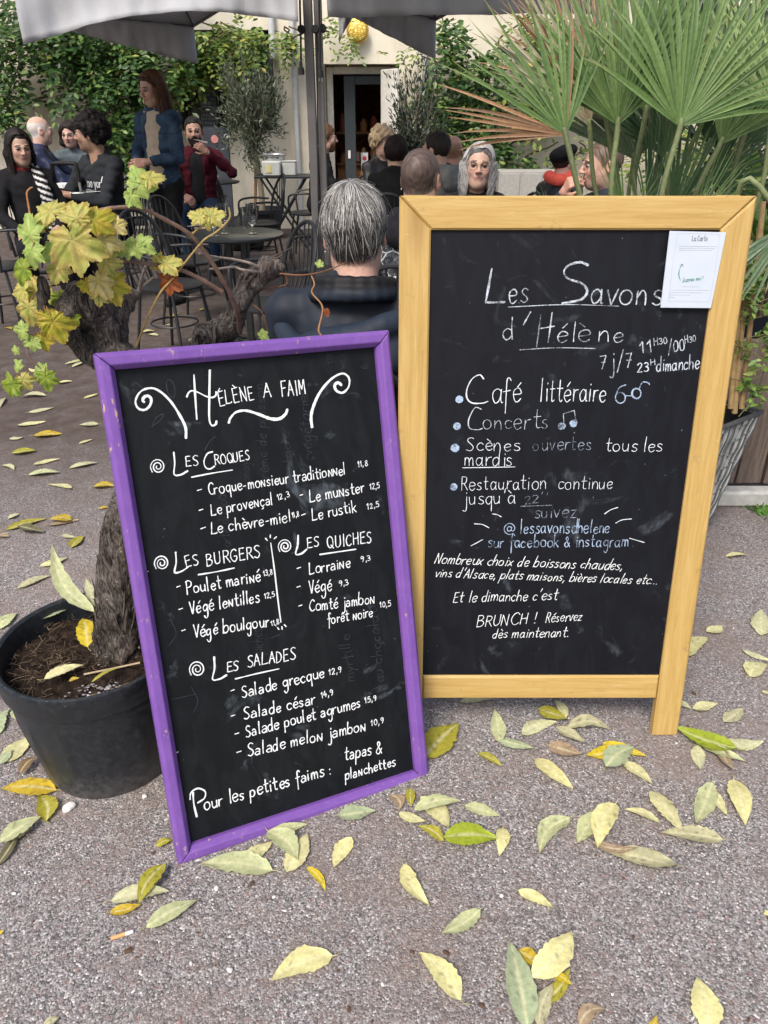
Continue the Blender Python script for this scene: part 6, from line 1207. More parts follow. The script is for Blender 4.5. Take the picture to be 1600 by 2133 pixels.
# ------------------------------------------------------------------ terrace furniture
BLK = mat('black_iron', (.016, .018, .021), .45, .25, 40, spec=.5); TOPM = mat('table_top', (.018, .022, .024), .32, .4, 14, spec=.5)
def bistro_chair(loc, face, label, hoop=.43, group='black bistro chairs on the terrace'):
    """round seat, hoop back with eight spindles, arms bent forward, four legs; face = direction the sitter looks (0 = -Y)"""
    t = thing('bistro_chair', loc, label, 'chair', group, rz=face); b = MB(); b.lathe([(0, .445), (.19, .445), (.205, .452), (.207, .462), (.195, .468), (0, .464)], n=40); b.obj('seat', BLK, t)
    for s in (-1, 1):
        for q in ([(s*.13, -.13, .45), (s*.155, -.17, .2), (s*.17, -.19, 0)], [(s*.13, .13, .45), (s*.15, .17, .2), (s*.165, .205, 0)]): b = MB(); b.tube(q, .010, 8, sm=5); b.obj('leg', BLK, t)
        b = MB(); b.tube([(s*.205, .14, .66), (s*.245, .0, .67), (s*.235, -.13, .655), (s*.215, -.165, .60), (s*.20, -.15, .455)], .010, 8, sm=5); b.obj('arm', BLK, t)
    ring = [(.15*math.cos(a), .15*math.sin(a), .22) for a in np.linspace(0, 6.283, 25)]; b = MB(); b.tube(ring, .006, 6, False); b.obj('stretcher', BLK, t)
    def hp(u): a = math.pi*u; return (-.205*math.cos(a), .15+.075*math.sin(a)+.03*max(0, math.sin(a)), .46+(hoop)*math.sin(a)**.55)
    b = MB(); b.tube([hp(u) for u in np.linspace(0, 1, 33)], .0115, 8); b.obj('back_hoop', BLK, t)
    for i in range(7):
        x = -.15+.05*i; u = math.acos(-x/.205)/math.pi; tp_ = hp(u); b = MB(); b.tube([(x*.85, .165, .46), (x*.95, tp_[1]*.55+.085, .62), tp_], .0052, 6, sm=4); b.obj('spindle', BLK, t)
    return t
def round_table(loc, r, label, h=.73, post=.05, mtop=None, rim=None):
    t = thing('round_table', loc, label, 'table'); b = MB(); b.lathe([(0, h-.02), (r-.01, h-.022), (r, h-.012), (r, h-.004), (r-.006, h), (0, h)], n=56); b.obj('tabletop', mtop or TOPM, t)
    if rim is not None: b = MB(); b.tube([(r*math.cos(a), r*math.sin(a), h-.012) for a in np.linspace(0, 6.2832, 57)], .014, 8, False); b.obj('rim', rim, t)
    b = MB()
    for s in (-1, 1): b.box((s*post, 0, (h-.02)/2), (.045, .045, h-.02), bev=.006)
    b.obj('post', BLK, t, smooth=False); b = MB(); 
    for a in (0, math.pi/2): b.box((0, 0, .022), (r*1.5, .05, .03), rot_zyx(a+.4), bev=.006)
    b.obj('foot', BLK, t, smooth=False); return t
def tabat(x, y, h=.73): return gnd(x, y, h)*np.array([1, 1, 0])
T1 = tabat(490, 486); round_table(T1, .315, 'round black bistro table with empty beer glasses near the parasol mast')
T2 = tabat(446, 377); round_table(T2, .285, 'small round black table in front of the bearded man')
BR = mat('brass_rim', (.36, .25, .09), .35, .2, metal=.3); T3 = tabat(105, 404); round_table(T3, .36, 'round table with a brass rim in front of the man in the dark sweatshirt', mtop=mat('brown_top', (.13, .085, .04), .4, .3), rim=BR)
T4 = tabat(95, 374); round_table(T4, .34, 'second brass rimmed table farther back beside the bald man', mtop=MC['brown_top'], rim=BR)
T5 = np.array([at(770, 372, 7.4)[0], 7.3, 0]); round_table(T5, .32, 'round table with white cups half hidden behind the streaky grey hair')
cps = [(at(355, 600, 4.95)*np.array([1, 1, 0]), R(62), 'black bistro chair nearest the viewer at the table with empty glasses'), (at(400, 545, 5.85)*np.array([1, 1, 0]), R(70), 'black bistro chair just behind the nearest one'), (at(-20, 470, 5.6)*np.array([1, 1, 0]), R(80), 'black bistro chair cut by the left edge of the photo'), (at(560, 640, 4.4)*np.array([1, 1, 0])+np.array([.02, .0, 0]), R(-60), 'black bistro chair half hidden behind the second vine arm'), (at(285, 400, 8.0)*np.array([1, 1, 0]), R(10), 'black bistro chair standing behind the woman in denim'), (at(540, 420, 7.9)*np.array([1, 1, 0]), R(-70), 'black bistro chair right of the small round table'), (at(690, 585, 5.4)*np.array([1, 1, 0]), R(-20), 'black bistro chair behind the shoulder of the person with streaked hair')]
for p, a, lab in cps: bistro_chair(p, a, lab)
# bar height chair by the man behind the mast
bistro_chair(np.array([at(640, 400, 8.75)[0], 8.75, 0]), R(-95), 'black bistro chair under the man behind the mast', hoop=.5)
# folding side table with the ice bucket and tubs
p = at(592, 364, 9.3); ft = thing('folding_table', (p[0], 9.3, 0), 'small black folding table carrying an ice bucket beside the olive trunk', 'table'); h = p[2]
b = MB(); b.box((0, 0, h-.012), (.62, .42, .024), bev=.005); b.obj('tabletop', BLK, ft, smooth=False)
for s in (-1, 1):
    for k in (-1, 1): b = MB(); b.tube([(-.24*k, .16*s, h-.03), (.26*k, .16*s, .0)], .012, 8); b.obj('leg', BLK, ft)
bk = thing('ice_bucket', (at(572, 350, 9.28)[0], 9.28, h), 'steel ice bucket on the folding table', 'bucket'); STL = mat('brushed_steel', (.50, .50, .50), .25, .15, 30, metal=.85)
b = MB(); b.lathe([(0, .004), (.10, .004), (.125, .19), (.145, .20), (.147, .21), (.14, .214), (.118, .19), (.095, .02), (0, .02)], n=40); b.obj('body', STL, bk)
tb = thing('plastic_tub', (at(566, 355, 9.1)[0], 9.14, h), 'clear plastic tub with a label beside the ice bucket', 'tub'); b = MB(); b.box((0, 0, .075), (.19, .12, .15), bev=.012, taper=1.12); b.obj('body', mat('milky_plastic', (.48, .50, .47), .3), tb, smooth=False); b = MB(); b.box((-.03, -.066, .075), (.06, .005, .08), bev=.002); b.obj('sticker', mat('yellow_sticker', (.55, .5, .25), .5), tb, smooth=False)
tb = thing('plastic_tub', (at(603, 355, 9.2)[0], 9.2, h), 'plain clear plastic tub at the right end of the folding table', 'tub'); b = MB(); b.box((0, 0, .07), (.15, .12, .14), bev=.012, taper=1.1); b.obj('body', MC['milky_plastic'], tb, smooth=False); b = MB(); b.box((0, 0, .146), (.175, .14, .012), bev=.004); b.obj('lid', MC['milky_plastic'], tb, smooth=False)
# glasses and crockery
GLS = glass_mat('drinking_glass', (.96, .98, .98))
def stem_glass(loc, label, s=1.0, grp='empty beer glasses on the round table'):
    t = thing('beer_glass', loc, label, 'glass', grp); b = MB(); b.lathe([(r*s, z*s) for r, z in ((0, .0), (.034, .0), (.034, .004), (.007, .010), (.006, .045), (.012, .055), (.030, .075), (.038, .105), (.037, .15), (.033, .185), (.0315, .185), (.035, .15), (.036, .105), (.028, .078), (.008, .062), (0, .060))], n=28); b.obj('bowl', GLS, t); return t
gl1 = [((447, 492), 'empty stemmed beer glass at the left of the round table'), ((468, 487), 'empty stemmed beer glass second from the left on the round table'), ((527, 487), 'empty stemmed beer glass at the right on the round table')]
for (x, y), lab in gl1: stem_glass(gnd(x, y, .731), lab, 1.0)
def tumbler(loc, label, rr=.033, h=.125, cat='glass'):
    t = thing('tumbler', loc, label, cat); b = MB(); b.lathe([(0, 0), (rr*.8, 0), (rr, h), (rr-.002, h), (rr*.75, .008), (0, .008)], n=24); b.obj('wall', GLS, t); return t
tumbler(gnd(513, 474, .731), 'straight tumbler beside the right hand beer glass')
p = gnd(432, 371, .731); bg_ = tumbler(p, 'tall glass of amber beer on the small table of the bearded man', .036, .185); b = MB(); b.lathe([(0, .010), (.027, .010), (.0325, .125), (0, .125)], n=24); b.obj('beer', mat('amber_beer', (.62, .26, .02), .2, .05), bg_); b = MB(); b.lathe([(0, .126), (.0325, .126), (.033, .14), (0, .142)], n=24); b.obj('foam', mat('red_foam', (.55, .20, .08), .6), bg_)
ct = mat('coaster_card', (.55, .54, .5), .8); t = thing('coaster', p-np.array([0, 0, .001]), 'pale coaster under the tall beer glass', 'coaster'); b = MB(); b.lathe([(0, 0), (.046, 0), (.046, .002), (0, .002)], n=24); b.obj('card', ct, t)
t = thing('ashtray', gnd(449, 371, .731), 'little glass ashtray right of the tall beer', 'ashtray'); b = MB(); b.lathe([(0, 0), (.035, 0), (.04, .03), (.034, .03), (.03, .008), (0, .008)], n=20); b.obj('bowl', GLS, t)
WHT = mat('white_china', (.72, .72, .70), .25, .05, spec=.5)
def cup(loc, label, ang=2.6, saucer=True):
    t = thing('coffee_cup', loc, label, 'cup', 'white cups on the tables'); b = MB(); b.lathe([(0, .008), (.028, .008), (.040, .04), (.043, .07), (.040, .07), (.037, .04), (.024, .014), (0, .014)], n=28); b.obj('bowl', WHT, t)
    b = MB(); b.tube([(.041*math.cos(ang), .041*math.sin(ang), .058), (.068*math.cos(ang), .068*math.sin(ang), .05), (.062*math.cos(ang), .062*math.sin(ang), .03), (.037*math.cos(ang), .037*math.sin(ang), .025)], .0045, 6, sm=4); b.obj('handle', WHT, t)
    if saucer: b = MB(); b.lathe([(0, 0), (.045, .002), (.075, .012), (.076, .015), (.045, .007), (0, .006)], n=30); b.obj('saucer', WHT, t)
    return t
cup(gnd(83, 408, .731), 'white coffee cup and saucer on the brass rimmed table', 3.3)
cup(gnd(775, 388, .731), 'white mug with its handle to the left behind the streaky grey hair', 3.1, False); tumbler(gnd(788, 384, .731), 'small glass right of the white mug', .03, .09)
b = MB(); cpos = gnd(20, 385, .731); t = thing('carafe', cpos, 'small clear water carafe at the left edge', 'carafe'); b.lathe([(0, 0), (.045, .0), (.048, .05), (.03, .12), (.018, .16), (.022, .2), (.019, .2), (.015, .16), (.026, .12), (.044, .05), (0, .006)], n=24); b.obj('wall', GLS, t)
p = gnd(140, 410, .731); nb = thing('takeaway_box', p, 'white folded cardboard box on the brass rimmed table', 'box', rz=R(-12)); b = MB()
pr = [(-.12, 0), (.12, 0), (.10, .10), (.06, .115), (-.085, .115), (-.115, .10)]; V = [(x, y, z) for y in (-.08, .08) for x, z in pr]; n6 = len(pr); b.add(V, [tuple(range(n6)), tuple(range(2*n6-1, n6-1, -1))]+[((i+1) % n6, i, n6+i, n6+(i+1) % n6) for i in range(n6)]); b.obj('carton', mat('white_card', (.68, .69, .70), .6, .05), nb, smooth=False)
b = MB(); b.box((.03, -.083, .06), (.002, .004, .10)); b.obj('seam', mat('card_seam', (.45, .46, .47), .7), nb, smooth=False)  # thin greyer strip along the carton seam
# suitcase with its handle pulled out, in front of that table
sx0, sx1 = at(116, 425, 6.3), at(162, 418, 6.3); sc_ = thing('suitcase', ((sx0[0]+sx1[0])/2, 6.4, 0), 'black suitcase with its telescopic handle pulled out beside the brass rimmed table', 'suitcase')
zt = at(130, 342, 6.3)[2]; zb_ = at(130, 430, 6.3)[2]; hw = .10
b = MB(); b.box((0, .02, (zb_-.04)/2+.03), (.38, .22, zb_-.08), bev=.04); b.obj('body', mat('black_nylon', (.012, .012, .014), .7, .3), sc_, smooth=True)
b = MB()
for s in (-1, 1): b.tube([(s*hw*.98, -.02, zb_-.1), (s*hw*.94, -.02, zt-.10)], .0095, 10)
b.obj('handle_tube', mat('aluminium', (.55, .56, .57), .3, metal=.8), sc_); b = MB(); b.tube([(-hw*.94, -.02, zt-.13), (-hw*.94, -.02, zt-.03), (-hw*.75, -.02, zt), (hw*.75, -.02, zt), (hw*.94, -.02, zt-.03), (hw*.94, -.02, zt-.13)], .016, 10, sm=4); b.obj('grip', mat('black_rubber'), sc_)
for s in (-1, 1): b = MB(); b.lathe([(0, -.015), (.03, -.015), (.03, .015), (0, .015)], (s*.14, .02, .03), 16, rot=[[0, 0, 1], [0, 1, 0], [-1, 0, 0]]); b.obj('wheel', mat('black_rubber'), sc_)
# backpack on the ground, red thing by the door
p = np.array([at(505, 430, 9.2)[0], 9.2, 0]); bp = thing('backpack', p, 'black backpack on the ground left of the olive pot', 'bag'); s = SDF((-.3, -.25, -.02), (.3, .25, .55), .015); s.ell((0, 0, .2), (.19, .13, .2), .02); s.cap((-.12, 0, .06), (.12, 0, .06), .09, .09, .05); s.ell((0, -.11, .15), (.13, .07, .12), .03); s.displace(lambda P: .008*sinnoise(P, 5, 3)); v, f = s.mesh(); b = MB(); b.add(v, f); b.obj('body', mat('black_nylon'), bp, auto=False)
b = MB(); b.tube([(-.05, 0, .39), (0, -.02, .45), (.05, 0, .39)], .012, 8, sm=5); b.tube([(.12, .06, .34), (.22, .0, .2), (.15, -.05, .06)], .015, 8, sm=5); b.obj('strap', mat('black_nylon'), bp)
p = gnd(624, 468); bx = thing('red_toolbox', p, 'small red box on the ground behind the parasol mast', 'box'); b = MB(); b.box((0, 0, .04), (.16, .09, .08), bev=.01); b.obj('body', mat('red_plastic', (.45, .02, .02), .4), bx, smooth=False); b = MB(); b.box((0, 0, .086), (.15, .085, .012), bev=.004); b.obj('lid', MC['red_plastic'], bx, smooth=False)
# leaning plank by the olive
b = MB(); p0, p1 = at(526, 420, 10.3), at(533, 315, 10.5); b.tube([(p0[0], 10.3, 0), p1], .02, 6); tag(b.obj('wooden_pole', mat('brown_pole', (.20, .11, .06), .7, .3)), 'brown wooden pole leaning on the wall left of the olive trunk', 'pole')
# ------------------------------------------------------------------ people
from mathutils.bvhtree import BVHTree
def skin_mat():
    g = G('skin'); a = g.n('Attribute', attribute_name='Col').outputs[0]; co = g.coord(); c = g.mix(1.0, a, g.gray(g.noise(co, 90, 4), (.3, .90), (.7, 1.10)), 'MULTIPLY')
    g.b.inputs['Subsurface Weight'].default_value = .12; g.b.inputs['Subsurface Radius'].default_value = (.010, .004, .002); g.b.inputs['Subsurface Scale'].default_value = .6
    return g.out(c, .5, g.bump(g.noise(co, 350, 3), .12, .001), .35)
SKIN = skin_mat()
def hair_mat():
    g = G('hair'); a = g.n('Attribute', attribute_name='Col').outputs[0]; st = g.noise(g.coord((1, 1, .12)), 160, 4, .7, .4); c = g.mix(1.0, a, g.gray(st, (.3, .5), (.7, 1.6)), 'MULTIPLY')
    return g.out(c, .62, g.bump(st, .8, .004), .2)
HAIR = hair_mat(); CLOTH = mat('cloth', attr=True, rough=.85, var=.18, scale=22, bump=.25, bscale=300, spec=.15); SMOOTHC = mat('shell_fabric', attr=True, rough=.5, var=.12, scale=10, bump=.1, bscale=40, spec=.35)
EYE_M = mat('eye', attr=True, rough=.12, var=.02, spec=.5); GOLDW = mat('thin_gold', (.55, .42, .2), .3, metal=.8)
def hairline(y): return np.interp(y, [-.12, -.085, -.062, -.035, -.018, .0, .03, .06, .11], [.070, .062, .050, .018, -.012, .004, -.045, -.062, -.070])
def lerp(c, d, m): return c*(1-m[:, None])+np.array(d)*m[:, None]
def sstep(a, b_, x): t = np.clip((x-a)/(b_-a), 0, 1); return t*t*(3-2*t)
def head_mesh(h, sk, fem=False, buzz=None, stub=None, fringe=None, age=0.0, lip=None):
    s = SDF((-.105, -.14, -.20), (.105, .13, .135), h); w = .95 if fem else 1.0
    s.ell((0, .012, .028), (.0765*w, .096, .0875), .01).ell((0, -.028, -.035), (.0595*w, .064, .078), .03)
    s.ell((0, -.054, -.090), (.030*w, .028, .025), .035)
    for q in (-1, 1):
        s.ell((q*.048*w, -.008, -.064), (.018, .032, .034), .03); s.ell((q*.036*w, -.068, -.021), (.018, .014, .019), .03)
        s.cap((q*.010, -.094, .016), (q*.042*w, -.082, .021), .0085, .006, .014)
        s.ell((q*.031, -.102, .003), (.0185, .017, .0115), .013, 'sub')
        s.ell((q*.078*w, .014, -.006), (.0085, .020, .032), .006, rot=rot_zyx(q*.35, -.15)); s.ell((q*.088*w, .006, -.004), (.006, .010, .017), .005, 'sub')
    s.cap((0, -.092, .010), (0, -.114, -.026), .0070, .0105, .011)
    for q in (-1, 1): s.ell((q*.0115, -.103, -.029), (.0085, .010, .0075), .007)
    s.cap((-.019, -.087, -.0525), (.019, -.087, -.0525), .0046, k=.008).cap((-.014, -.087, -.063), (.014, -.087, -.063), .0055, k=.008).cap((-.024, -.0965, -.0575), (.024, -.0965, -.0575), .0020, k=.003, op='sub')
    s.cap((0, .020, -.05), (0, .034, -.19), .047 if fem else .054, .054 if fem else .062, .03)
    if age: s.displace(lambda P: .0010*age*sinnoise(P, 22, 5, 2)*(P[:, 1] < -.03))
    v, f = s.mesh(); c = np.tile(np.array(sk), (len(v), 1)); x, y, z = v.T; ax = np.abs(x)
    c = lerp(c, np.array(sk)*np.array((1.08, .86, .84)), .6*np.exp(-((ax-.04)**2/.016**2+(z+.022)**2/.02**2))*(y < -.03)); c = lerp(c, np.array(sk)*np.array((1.06, .84, .81)), .6*np.exp(-(x**2/.014**2+(z+.027)**2/.014**2))*(y < -.09))
    c = lerp(c, np.array(sk)*np.array((1.1, .78, .74)), .7*sstep(.076, .086, ax))
    c = lerp(c, lip if lip is not None else np.array(sk)*np.array((.92, .64, .60)), .8*sstep(.028, .021, ax)*sstep(.0115, .0075, np.abs(z+.0578))*(y < -.082))
    c = lerp(c, np.array(sk)*.68, .4*np.exp(-((ax-.031)**2/.018**2+(z-.004)**2/.011**2))*(y < -.07))  # eye sockets darkened: brow shade painted into the skin
    hl = hairline(y); er = (ax < .081)
    if stub is not None: c = lerp(c, stub, .55*sstep(-.030, -.050, z)*sstep(.035, .005, y)*(1-np.exp(-(x**2/.02**2+(z+.057)**2/.010**2)))*(z > -.125))
    if buzz is not None: c = lerp(c, buzz, .88*sstep(-.006, .010, z-hl)*er); c = c*(1+.45*sinnoise(v*np.array([1, 1, .6]), 55, 3, 2)*sstep(0, .012, z-hl)*er)[:, None].clip(.4, 1.7)
    if fringe is not None: c = lerp(c, fringe, .85*sstep(-.004, .010, z-hl)*er*sstep(.075, .045, z)*sstep(-.05, -.02, y))
    return v, f, c
def hair_sdf(h, style, col, fem=False, seed=0, sc=1.0):
    g = np.random.default_rng(seed); w = .95 if fem else 1.0; t = {'short': .0065, 'medium': .017, 'curly': .030, 'long': .015, 'bob': .016, 'wavy': .011, 'underlong': .003, 'underbob': .003}[style]
    s = SDF((-.17, -.17, -.50), (.17, .20, .19), h); s.ell((0, .014, .030), (.0765*w+t, .096+t, .0875+t), .01)
    sl, P = s.blk(s.lo, s.lo+s.h*s.n); y, z = P[..., 1], P[..., 2]; ax = np.abs(P[..., 0])
    s.V[sl] = np.maximum(s.V[sl], (hairline(y)+(.020 if style.startswith('under') else .022 if style == 'short' else .010 if style in ('medium', 'wavy') else 0)*(y < -.03)-z-.006)*.75)
    if style in ('long', 'bob', 'wavy', 'underlong', 'underbob'):
        zb = {'long': -.36, 'bob': -.10, 'wavy': -.19, 'underlong': -.34, 'underbob': -.16}[style]; un = style.startswith('under')
        for q in (-1, 1):
            kk = .50 if un else .78 if style == 'wavy' else 1; s.chain([(q*.045, -.05, .085), (q*.076, -.035, .03), (q*.087, -.012, -.05), (q*.088, -.012, zb*.5-.03), (q*.084, -.028 if style == 'long' else -.01, zb)], [.022*kk, .018*kk, .021*kk, .027*kk, .014], .02)
            s.chain([(q*.06, .04, .06), (q*.08, .045, -.05), (q*.075, .05, zb*.8)], [.024 if un else .04, .026 if un else .04, .02 if un else .03], .03)
        s.chain([(0, .09, .03), (0, .095, -.08), (0, .098, zb*.75), (0, .085, zb*1.05)], [.025 if un else .05, .03 if un else .052, .035 if un else .056, .03], .03)
        if style == 'wavy':
            for k in range(9): a = g.uniform(-2.4, 2.4); zz = g.uniform(zb, -.02); s.ell((.098*math.sin(a), .06*math.cos(a)*1.3+.02, zz), (.022, .020, .030), .012)
        s.ell((0, -.105, -.022), ((.082 if style == 'wavy' else .064)*w, .066, .108 if style == 'wavy' else .098), .010, 'sub')
    if style == 'curly':
        for k in range(90):
            v = g.normal(size=3); v /= np.linalg.norm(v); p = np.array([0, .02, .035])+v*np.array([.098, .112, .108])
            if p[2] > hairline(p[1])+.012: s.ell(p, (.024,)*3, .010)
    amp = {'short': .0035, 'medium': .005, 'curly': .006, 'long': .004, 'bob': .004, 'wavy': .006, 'underlong': .003, 'underbob': .003}[style]
    s.displace(lambda P: amp*sinnoise(P*np.array([1, 1, .3 if style != 'curly' else 1]), 24, seed, 3)); v, f = s.mesh(); col = np.array(col); m = .5+.5*sinnoise(v*np.array([1, 1, .2]), 20, seed+3, 3)
    dk = 1.0 if style != 'wavy' else np.clip(1.12+5.5*np.minimum(v[:, 2]+.06, 0), .28, 1.2); lo_ = .45 if style == 'wavy' else .75; return v, f, np.clip(col*((lo_+(1.25-lo_)*m)*dk)[:, None], 0, 1)
def ik(a, b_, l1, l2, pole):
    a, b_ = np.array(a, float), np.array(b_, float); d = b_-a; L = min(np.linalg.norm(d), (l1+l2)*.998); d /= np.linalg.norm(d); x = (l1*l1-l2*l2+L*L)/(2*L); hh = math.sqrt(max(l1*l1-x*x, 1e-6)); p = np.array(pole, float); p = p-d*(p@d); p /= np.linalg.norm(p)
    return a+d*x+p*hh, a+d*L
def hand(s, w_, d, n, side, curl=.35, sc=1.0):
    """five fingers from the wrist w_: d along the hand, n out of the palm, side = +1 when the thumb is toward cross(d, n)"""
    d = np.array(d, float); d /= np.linalg.norm(d); n = np.array(n, float); n = n-d*(n@d); n /= np.linalg.norm(n); t = np.cross(d, n)*side; K = []
    for i, (o, L) in enumerate(((.030, .080), (.010, .084), (-.010, .080), (-.029, .072))):
        b_ = w_+t*o*.55*sc; k = w_+d*L*sc+t*o*sc; s.cap(b_+d*.01, k, .0125*sc, .0105*sc, .010); dirn = d.copy(); p = k
        for j, l in enumerate((.043, .027, .021)):
            l = l*(1, 1.1, 1.03, .82)[i]*sc; an = curl*(1.0+.25*j)+.06*i; ca, sa = math.cos(an), math.sin(an); up = np.cross(np.cross(dirn, n), dirn)
            dirn = dirn*ca+(n-dirn*(n@dirn))*sa if j == 0 else dirn*ca+nn_*sa; dirn /= np.linalg.norm(dirn); nn_ = n-dirn*(n@dirn)-d*.6*j*math.sin(an); nn_ = nn_-dirn*(nn_@dirn); nn_ /= np.linalg.norm(nn_)+1e-9
            q = p+dirn*l; s.cap(p, q, .0088*sc, .0075*sc, .002); p = q
    p = w_+d*.022*sc+t*.022*sc; q = p+(d*.6+t*.65+n*.35)*.045*sc; r = q+(d*.85+t*.2+n*.4)*.032*sc; s.chain([p, q, r], [.0135*sc, .0105*sc, .008*sc], .006)
def person(label, px_, ytop, Y, face, pose='sit', sk=(.50, .30, .21), fem=False, hair=None, haircol=(.03, .02, .015), head=(0, 0, 0), lean=0.0, top=(.02, .02, .022), topmat=None, pants=(.02, .025, .035), hands=None, curl=.35, h_head=.0055, h_body=.013, buzz=None, stub=None, fringe=None, beard=None, open_=None, age=0, wide=1.0, collar=True, folds=.010, palmn=None, sleeve=None, eyes=True, browcol=None, group=None, lip=None, topcol=None, hz=0.0):
    face = R(face); up_h = {'sit': (.55, 1.185), 'stand': (.93, 1.60)}[pose]; zp = up_h[0]; dz = up_h[1]-1.185 if pose == 'stand' else 0.0
    piv = np.array([0, 0, zp-.03]); Rl = np.array(Matrix.Rotation(lean, 3, 'X'))       # leaning forward is a turn about x
    def U(p): p = np.array(p, float); p[2] += dz; return (p-piv)@Rl.T+piv              # upper-body points, modelled seated
    hc = U((0, -.012, 1.185)); target = at(px_, ytop, Y); s_ = target[2]/(hc[2]+.118); ca, sa = math.cos(face), math.sin(face)
    root = thing('person', (target[0]-s_*(hc[0]*ca-hc[1]*sa), target[1]-s_*(hc[0]*sa+hc[1]*ca), 0), label, 'person', group, rz=face); root.scale = (s_,)*3
    HR = np.array(Matrix.Rotation(R(head[0]), 3, 'Z')@Matrix.Rotation(lean*.4+R(head[1]), 3, 'X')@Matrix.Rotation(R(head[2]), 3, 'Y'))
    def Hd(v): return np.asarray(v)@HR.T+hc
    W = wide*(.90 if fem else 1.0); sh = {q: U((q*.158*W, .018, .985)) for q in (-1, 1)}; hp = {q: np.array([q*.088, .01, zp]) for q in (-1, 1)}
    if pose == 'sit': kn = {q: np.array([q*.125, -.43, zp-.01]) for q in (-1, 1)}; an = {q: np.array([q*.12, -.40, .085]) for q in (-1, 1)}
    else: kn = {1: np.array([.085, -.10, .50]), -1: np.array([-.085, .05, .50])}; an = {1: np.array([.08, -.10, .08]), -1: np.array([-.09, .30, .12])}
    hd_t = hands or {q: (q*.13, -.30, zp+.10) for q in (-1, 1)}; el, wr = {}, {}
    for q in (-1, 1): el[q], wr[q] = ik(sh[q], hd_t[q], .285, .255, (q*.7, .5, -.6))
    mb_ = MB(); v, f, c = head_mesh(h_head, sk, fem, buzz, stub, fringe, age, lip); mb_.add(Hd(v), f, c)
    allv = np.array([hp[1], hp[-1], kn[1], kn[-1], an[1], an[-1], sh[1], sh[-1], el[1], el[-1], wr[1], wr[-1], U((0, 0, 1.1))]); lo, hi = allv.min(0)-.26, allv.max(0)+.26
    S = SDF(lo, hi, h_body*1.15); S.ell(U((0, .01, zp+.0-dz)) if pose == 'sit' else (0, .01, zp), (.13*W, .10, .10), .04); S.ell(U((0, .012, .70)), (.115*W, .085, .16), .05).ell(U((0, .015, .87)), (.135*W, .09, .16), .05).cap(sh[-1], sh[1], .035, k=.04).cap(U((0, .022, 1.0)), U((0, .020, 1.07)), .047, k=.04)
    for q in (-1, 1): S.cap(sh[q], el[q], .040, .034, .02).cap(el[q], wr[q], .036, .026, .01).cap(hp[q], kn[q], .068, .046, .03).cap(kn[q], an[q], .046, .034, .01).cap(an[q]-np.array([0, -.02, .035]), an[q]+np.array([0, -.14, -.045]), .03, .026, .02)
    v, f = S.mesh(); mb_.add(v, f, np.array(sk))
    for q in (-1, 1):
        S2 = SDF(wr[q]-.22, wr[q]+.22, .0055); d = wr[q]-el[q]; d /= np.linalg.norm(d); n_ = (palmn or {}).get(q, (-q*.5, .2, -.8)); S2.cap(wr[q]-d*.05, wr[q]+d*.01, .027, .024, .01); hand(S2, wr[q], d, n_, q, curl); v, f = S2.mesh(); mb_.add(v, f, np.array(sk)*np.array((1.04, .93, .9)))
    body = mb_.obj('body', SKIN, root, auto=False)
    # clothes
    S = SDF(lo, hi, h_body); S.ell((0, .005, zp+.02), (.158*W, .125, .11), .03); S.ell(U((0, -.002, .68)), (.152*W, .118, .19), .05).ell(U((0, .012, .87)), (.165*W, .120, .185), .05).cap(sh[-1]-np.array([0, 0, .008]), sh[1]-np.array([0, 0, .008]), .058, k=.045)
    for q in (-1, 1): S.cap(U((q*.09, .018, 1.01)), U((0, .022, 1.055)), .046, .05, .04); S.cap(sh[q], el[q], .057, .050, .025).cap(el[q], wr[q]-(wr[q]-el[q])*(.12 if sleeve is None else 1-sleeve), .049, .040, .012)
    if collar:
        a0 = -.35 if open_ else -math.pi/2; ring = [U((.068*math.cos(a), .022+.066*math.sin(a), 1.060+.016*math.sin(a))) for a in np.linspace(a0, math.pi-a0, 13)]; S.chain(ring, [.013]*13, .012)
    S.cap(U((0, .0, 1.09)), U((0, .03, 1.25)), .050, .05, .004, 'sub')
    if open_: S.cap(U((0, -.155, .50)), U((0, -.125, 1.03)), .070, .078, .008, 'sub')
    fr = np.random.default_rng(int(px_)); sd = int(px_)
    S.displace(lambda P: folds*sinnoise(P*np.array([1, 1, 1.3]), 6, sd, 2)+folds*.5*np.abs(sinnoise(P, 11, sd+1, 2))); v, f = S.mesh(); b = MB(); cc = np.tile(np.array(top, float), (len(v), 1)) if topcol is None else topcol(v); b.add(v, f, cc); tobj = b.obj('jacket' if open_ else 'top', topmat or CLOTH, root, auto=False)
    if open_:
        S = SDF(lo, hi, h_body); S.ell((0, .0, zp+.03), (.145*W, .112, .11), .03); S.ell(U((0, -.002, .68)), (.138*W, .104, .19), .05).ell(U((0, .010, .87)), (.150*W, .105, .185), .05).cap(U((-.10, .018, 1.0)), U((.10, .018, 1.0)), .046, k=.045)
        if open_ == 'polo': S.chain([U((.062*math.cos(a), .020+.060*math.sin(a), 1.060)) for a in np.linspace(0, 6.283, 13)], [.012]*13, .01)
        S.displace(lambda P: .004*sinnoise(P, 7, sd+5, 2)); v, f = S.mesh(); b = MB(); b.add(v, f, np.array(topcol_inner.get(label, (.02, .02, .022)))); b.obj('shirt', CLOTH, root, auto=False)
    S = SDF(lo, hi, h_body*1.1); S.ell((0, .01, zp+.0), (.155*W, .122, .10), .03)
    for q in (-1, 1): S.cap(hp[q], kn[q], .085*W, .062, .03).cap(kn[q], an[q]+np.array([0, 0, .02]), .062, .048, .012)
    S.displace(lambda P: .005*sinnoise(P, 7, sd+9, 2)); v, f = S.mesh(); b = MB(); b.add(v, f, np.array(pants)); b.obj('trousers', CLOTH, root, auto=False)
